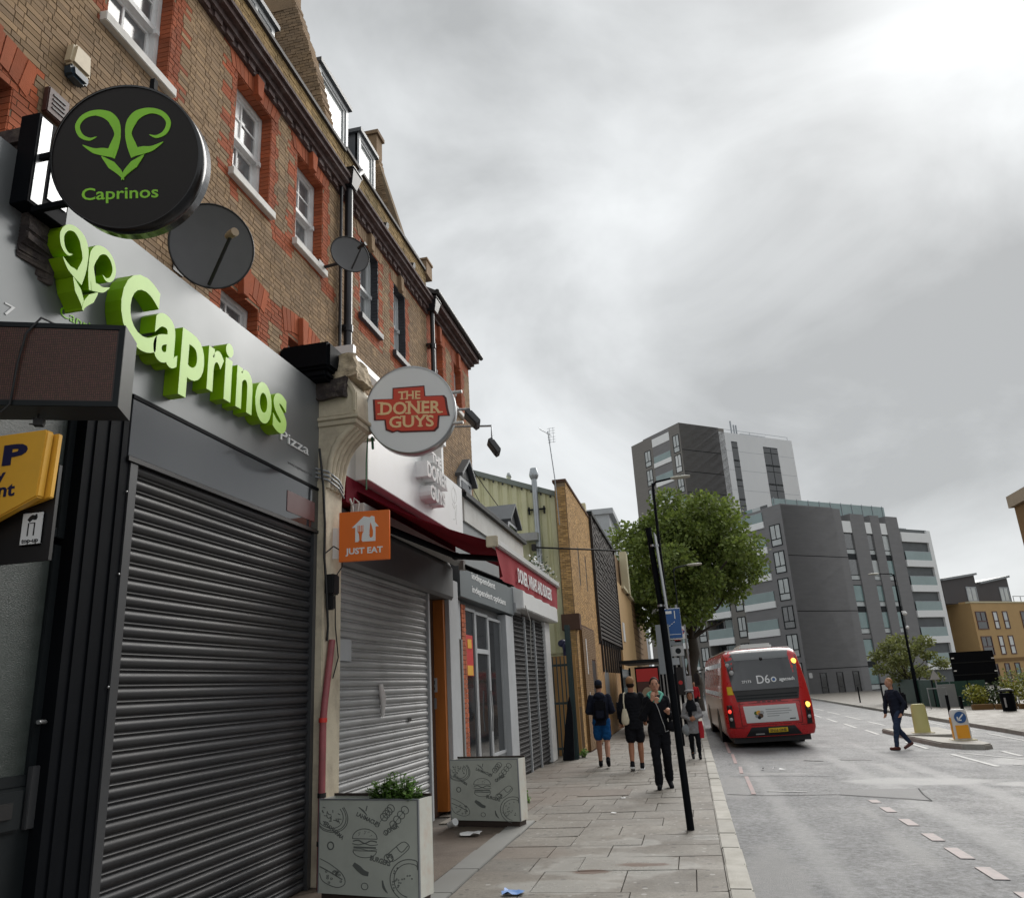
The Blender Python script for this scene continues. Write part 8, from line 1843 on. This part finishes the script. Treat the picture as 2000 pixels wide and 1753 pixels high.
# ================================================================== TREES, SHRUBS
def limb(mb, p0, p1, r0, r1, seed, n=5):
    rr = random.Random(seed); pts = []; p0, p1 = Vector(p0), Vector(p1)
    for i in range(n + 1):
        t = i / n; p = p0.lerp(p1, t); w = (p1 - p0).length * .05 * math.sin(math.pi * t); pts.append(p + Vector((rr.uniform(-1, 1), rr.uniform(-1, 1), rr.uniform(-.3, .6))) * w)
    mb.tube(pts, [r0 + (r1 - r0) * i / n for i in range(n + 1)], 7); return pts
def leaves(mb, clumps, n, size, seed, droop=.2, shell=.55):
    rr = random.Random(seed); tot = sum(c[3] * c[4] * c[5] for c in clumps) ** 1
    wts = [(c[3] * c[4] * c[5]) ** .72 for c in clumps]; W = sum(wts)
    for c, w in zip(clumps, wts):
        for _ in range(int(n * w / W)):
            d = Vector((rr.gauss(0, 1), rr.gauss(0, 1), rr.gauss(0, 1))).normalized(); q = (shell + (1 - shell) * rr.random()) if rr.random() < .8 else rr.random(); q *= 1 + rr.gauss(0, .07)
            p = Vector((c[0] + d.x * c[3] * q, c[1] + d.y * c[4] * q, c[2] + d.z * c[5] * q))
            k = size * rr.uniform(.5, 1.35); a = (d + Vector((rr.uniform(-1, 1), rr.uniform(-1, 1), rr.uniform(-1, .6)))).normalized(); b = a.cross(Vector((rr.uniform(-1, 1), rr.uniform(-1, 1), rr.uniform(-1, 1)))).normalized() * k * .38
            mb.add([p - a * k * .5, p + b, p + a * k * .5, p - b], [(0, 1, 2, 3)])
tr = thing('plane_tree', 'tall broad leafy green tree rising above the bus shelter', 'tree', (0.25, 52, -.3))
mb = MB(); base = Vector((0.25, 52, -.5)); fk = Vector((.35, 52, 4.0)); limb(mb, base, fk, .42, .30, 1)
rr = random.Random(12); cl = []
for i in range(34):
    a = i * 2.4; zf = (i + .5) / 34; z = 4.8 + 7.9 * zf; rad = 5.5 * math.sin(math.pi * (.10 + .84 * zf) ** .82) ** .75; q = rr.uniform(.55, .92)
    c = Vector((.55 + .10 * (z - 9) + rad * q * math.cos(a), 52 + rad * q * math.sin(a) * .95, z + rr.uniform(-.4, .4))); s = rr.uniform(1.0, 1.65)
    cl.append((c.x, c.y, c.z, s * 1.15, s * 1.15, s * .85))
    if i % 2 == 0: limb(mb, fk + Vector((0, 0, rr.uniform(0, 2.0) if zf > .3 else 0)), c, .13, .03, i + 50)
for i in range(12):
    a = rr.uniform(0, 6.28); q = rr.uniform(0, .5); cl.append((.55 + 5 * q * math.cos(a), 52 + 5 * q * math.sin(a), rr.uniform(6.5, 11.6), 1.6, 1.6, 1.3))
mb.build('trunk', 'bark', tr); lf = MB(); cl = [c for c in cl if not (c[2] < 6.4 and c[0] > 2.2)]; leaves(lf, cl, 40000, .25, 3, shell=.45); lf.build('crown', 'tree_leaf', tr, kind='stuff')
t2r = thing('street_tree', 'small pale green tree in front of the mid-rise on the far pavement', 'tree', (12.9, 54, -.8))
mb = MB(); limb(mb, (12.9, 54, -1), (13.0, 54, 1.0), .10, .07, 4); rr = random.Random(22); cl = []
for i in range(15):
    a = i * 2.4; zf = (i + .5) / 15; z = .75 + 2.5 * zf; rad = 2.0 * math.sin(math.pi * (.16 + .80 * zf)) ** .6; q = rr.uniform(.4, .95); c = Vector((13.25 + rad * q * math.cos(a) - .0 * z, 54 + rad * q * math.sin(a), z)); s = rr.uniform(.5, .8); cl.append((c.x, c.y, c.z, s * 1.1, s, s * .7)); limb(mb, (13, 54, .9), c, .04, .012, 70 + i)
mb.build('trunk', 'bark', t2r); lf = MB(); leaves(lf, cl, 5200, .17, 5, shell=.4); lf.build('crown', 'pale_leaf', t2r, kind='stuff')
def shrub(label, x, y, z, rx, ry, rh, m, seed, n=1100, size=.12):
    t = thing('shrub', label, 'shrub', (x, y, z)); rr = random.Random(seed); cl = [(x + rr.uniform(-.6, .6) * rx, y + rr.uniform(-.6, .6) * ry, z + rh * rr.uniform(.3, .75), rx * .55, ry * .6, rh * .38) for _ in range(6)]
    mb = MB(); [limb(mb, (x, y, z - .1), (c[0], c[1], c[2]), .025, .008, seed + i) for i, c in enumerate(cl)]; mb.build('stems', 'bark', t); lf = MB(); leaves(lf, cl, n, size, seed); lf.build('foliage', m, t, kind='stuff')
shrub('dark green bush behind the low wall under the black hoarding', 14.0, 43.5, -.7, 1.0, .7, 1.3, 'hedge_leaf', 1)
shrub('bright yellow flowering bush left of the hoarding legs', 13.3, 43.0, -.5, .55, .5, 1.15, 'yellow_leaf', 2, 700)
shrub('bright yellow flowering bush right of the hoarding legs', 15.0, 43.0, -.45, .7, .5, 1.25, 'yellow_leaf', 3, 800)
shrub('green bush at the right edge beside the litter bin', 15.2, 41.0, -.8, .7, .6, 1.1, 'hedge_leaf', 4)
shrub('olive hedge along the flats behind the hoarding', 17.5, 47.5, -.6, 2.4, .8, 1.9, 'pale_leaf', 6, 2600, .15)
shrub('small green weed sprouting at the foot of the far planter', -2.62, 12.5, g(12.5), .10, .12, .20, 'leaf', 7, 120, .05)
shrub('tuft of weeds at the base of the green gate', -2.9, 21.2, g(21), .12, .3, .25, 'leaf', 8, 160, .05)
# fence, boards and bits on the far pavement
gfn = thing('green_hoarding', 'dark green mesh fence along the back of the far pavement', 'fence', (12.0, 52, -.7))
for i in range(4):
    y0 = 46.5 + i * 2.6; mb = MB(); mb.box(12.35 + (i * .10), 12.40 + i * .10, y0, y0 + 2.5, -.75, .85); mb.build('panel', 'hoarding_green', gfn)
    mb = MB(); mb.box(12.30 + i * .1, 12.36 + i * .1, y0 - .05, y0 + .05, -.8, 1.0); mb.build('post', 'dark_frame', gfn)
for k in range(3):
    mb = MB(); mb.box(12.35 + k * .85, 13.15 + k * .85, 46.40, 46.44, -.75, .72); mb.build('panel', 'hoarding_green', gfn)
mb = MB(); mb.box(12.45, 13.3, 46.1, 46.2, -.7, .6); mb.build('gate_panel', 'steel_grey', gfn)
bbd = thing('billboard', 'large black hoarding board on posts with pale fixings', 'billboard', (14.8, 47, -.9))
mb = MB(); mb.box(13.62, 15.75, 47, 47.10, .42, 2.18); mb.build('board', 'black_paint', bbd)
for z in (.98, 1.60):
    mb = MB(); mb.box(13.64, 15.73, 46.97, 46.999, z, z + .05); mb.build('batten', 'dark_frame', bbd)
for x in (13.9, 15.55):
    mb = MB(); mb.box(x - .06, x + .06, 47.11, 47.22, -1, 2.1); mb.build('post', 'black_paint', bbd)
for x, z in ((13.66, 1.85), (13.66, 1.2), (15.6, 1.75), (15.62, 1.1), (13.95, .5), (15.0, .5)):
    mb = MB(); mb.box(x, x + .13, 46.95, 46.98, z, z + .06); mb.build('fixing', 'white_print', bbd)
lw = thing('low_wall', 'low brown brick garden wall behind the far pavement', 'wall', (14, 42, -.8))
for k in range(5):
    mb = MB(); mb.box(12.7 + k * .9, 13.58 + k * .9, 42.0 - k * .3, 42.25 - k * .3, -.95, -.28 - .02 * k); mb.build('wall_panel', 'far_brown', lw)
lb_ = thing('litter_bin', 'black litter bin on the far pavement at the right edge', 'bin', (13.6, 40.0, -.75))
mb = MB(); mb.tube([(13.55, 40, -.75), (13.55, 40, .22)], [.26, .29], 20); mb.build('drum', 'black_paint', lb_); mb = MB(); mb.tube([(13.55, 40, .30), (13.55, 40, .36), (13.55, 40, .42)], [.31, .31, .16], 20); mb.build('lid', 'black_plastic', lb_); mb = MB(); mb.box(13.32, 13.38, 39.71, 39.74, -.35, .05); mb.build('ashtray_plate', 'clear_lamp', lb_)
for k in range(4):
    a = k * 1.57 + .6; mb = MB(); mb.box(13.55 + .26 * math.cos(a) - .02, 13.55 + .26 * math.cos(a) + .02, 40 + .26 * math.sin(a) - .02, 40 + .26 * math.sin(a) + .02, .2, .31); mb.build('lid_post', 'black_paint', lb_)
ts = thing('warning_sign', 'grey back of a triangular road sign on the far pavement', 'sign', (12.6, 45, -.7))
mb = MB(); mb.tube([(12.15, 45, -.75), (12.12, 45, 1.35)], .03, 8); mb.build('post', 'steel_grey', ts); mb = MB(); mb.prism([(11.86, 44.95, .88), (12.38, 44.95, .88), (12.12, 44.95, 1.36)], (0, .02, 0)); mb.build('plate', 'clear_lamp', ts)
mb = MB(); mb.box(11.5, 12.4, 44.4, 44.45, .44, .50); mb.box(11.5, 11.54, 44.4, 44.45, -.7, .44); mb.box(12.36, 12.4, 44.4, 44.45, -.7, .44); tag(mb.build('guard_rail', 'steel_grey'), 'grey pedestrian guard rail under the triangular sign', 'railing')
ads = thing('advert_stand', 'white lit advert panel in a dark frame behind the crossing man', 'advert panel', (10.9, 51, -.7))
mb = MB(); mb.box(10.75, 11.4, 51, 51.15, -.65, .75); mb.build('case', 'black_paint', ads); mb = MB(); mb.box(10.81, 11.33, 50.98, 50.999, -.45, .65); mb.build('poster', 'ad_white', ads)
for x, y, lab in ((10.6, 57, 'further slim black post in front of the dark grey block'), (11.4, 49.5, 'nearer slim black post beside the green mesh fence')):
    mb = MB(); mb.tube([(x, y, -.7), (x, y, .5)], .045, 8); tag(mb.build('post', 'black_paint'), lab, 'post', 'slim posts on the far pavement')
for x, y, lab in ((9.9, 34.0, 'short black bollard by the far kerb beside the keep left bollard'), (10.05, 36.2, 'further short black bollard by the far kerb')):
    mb = MB(); mb.tube([(x, y, rz(FK, y) + .1), (x, y, rz(FK, y) + 1.0)], .06, 10); tag(mb.build('street_bollard', 'black_paint'), lab, 'bollard', 'short bollards by the far kerb')
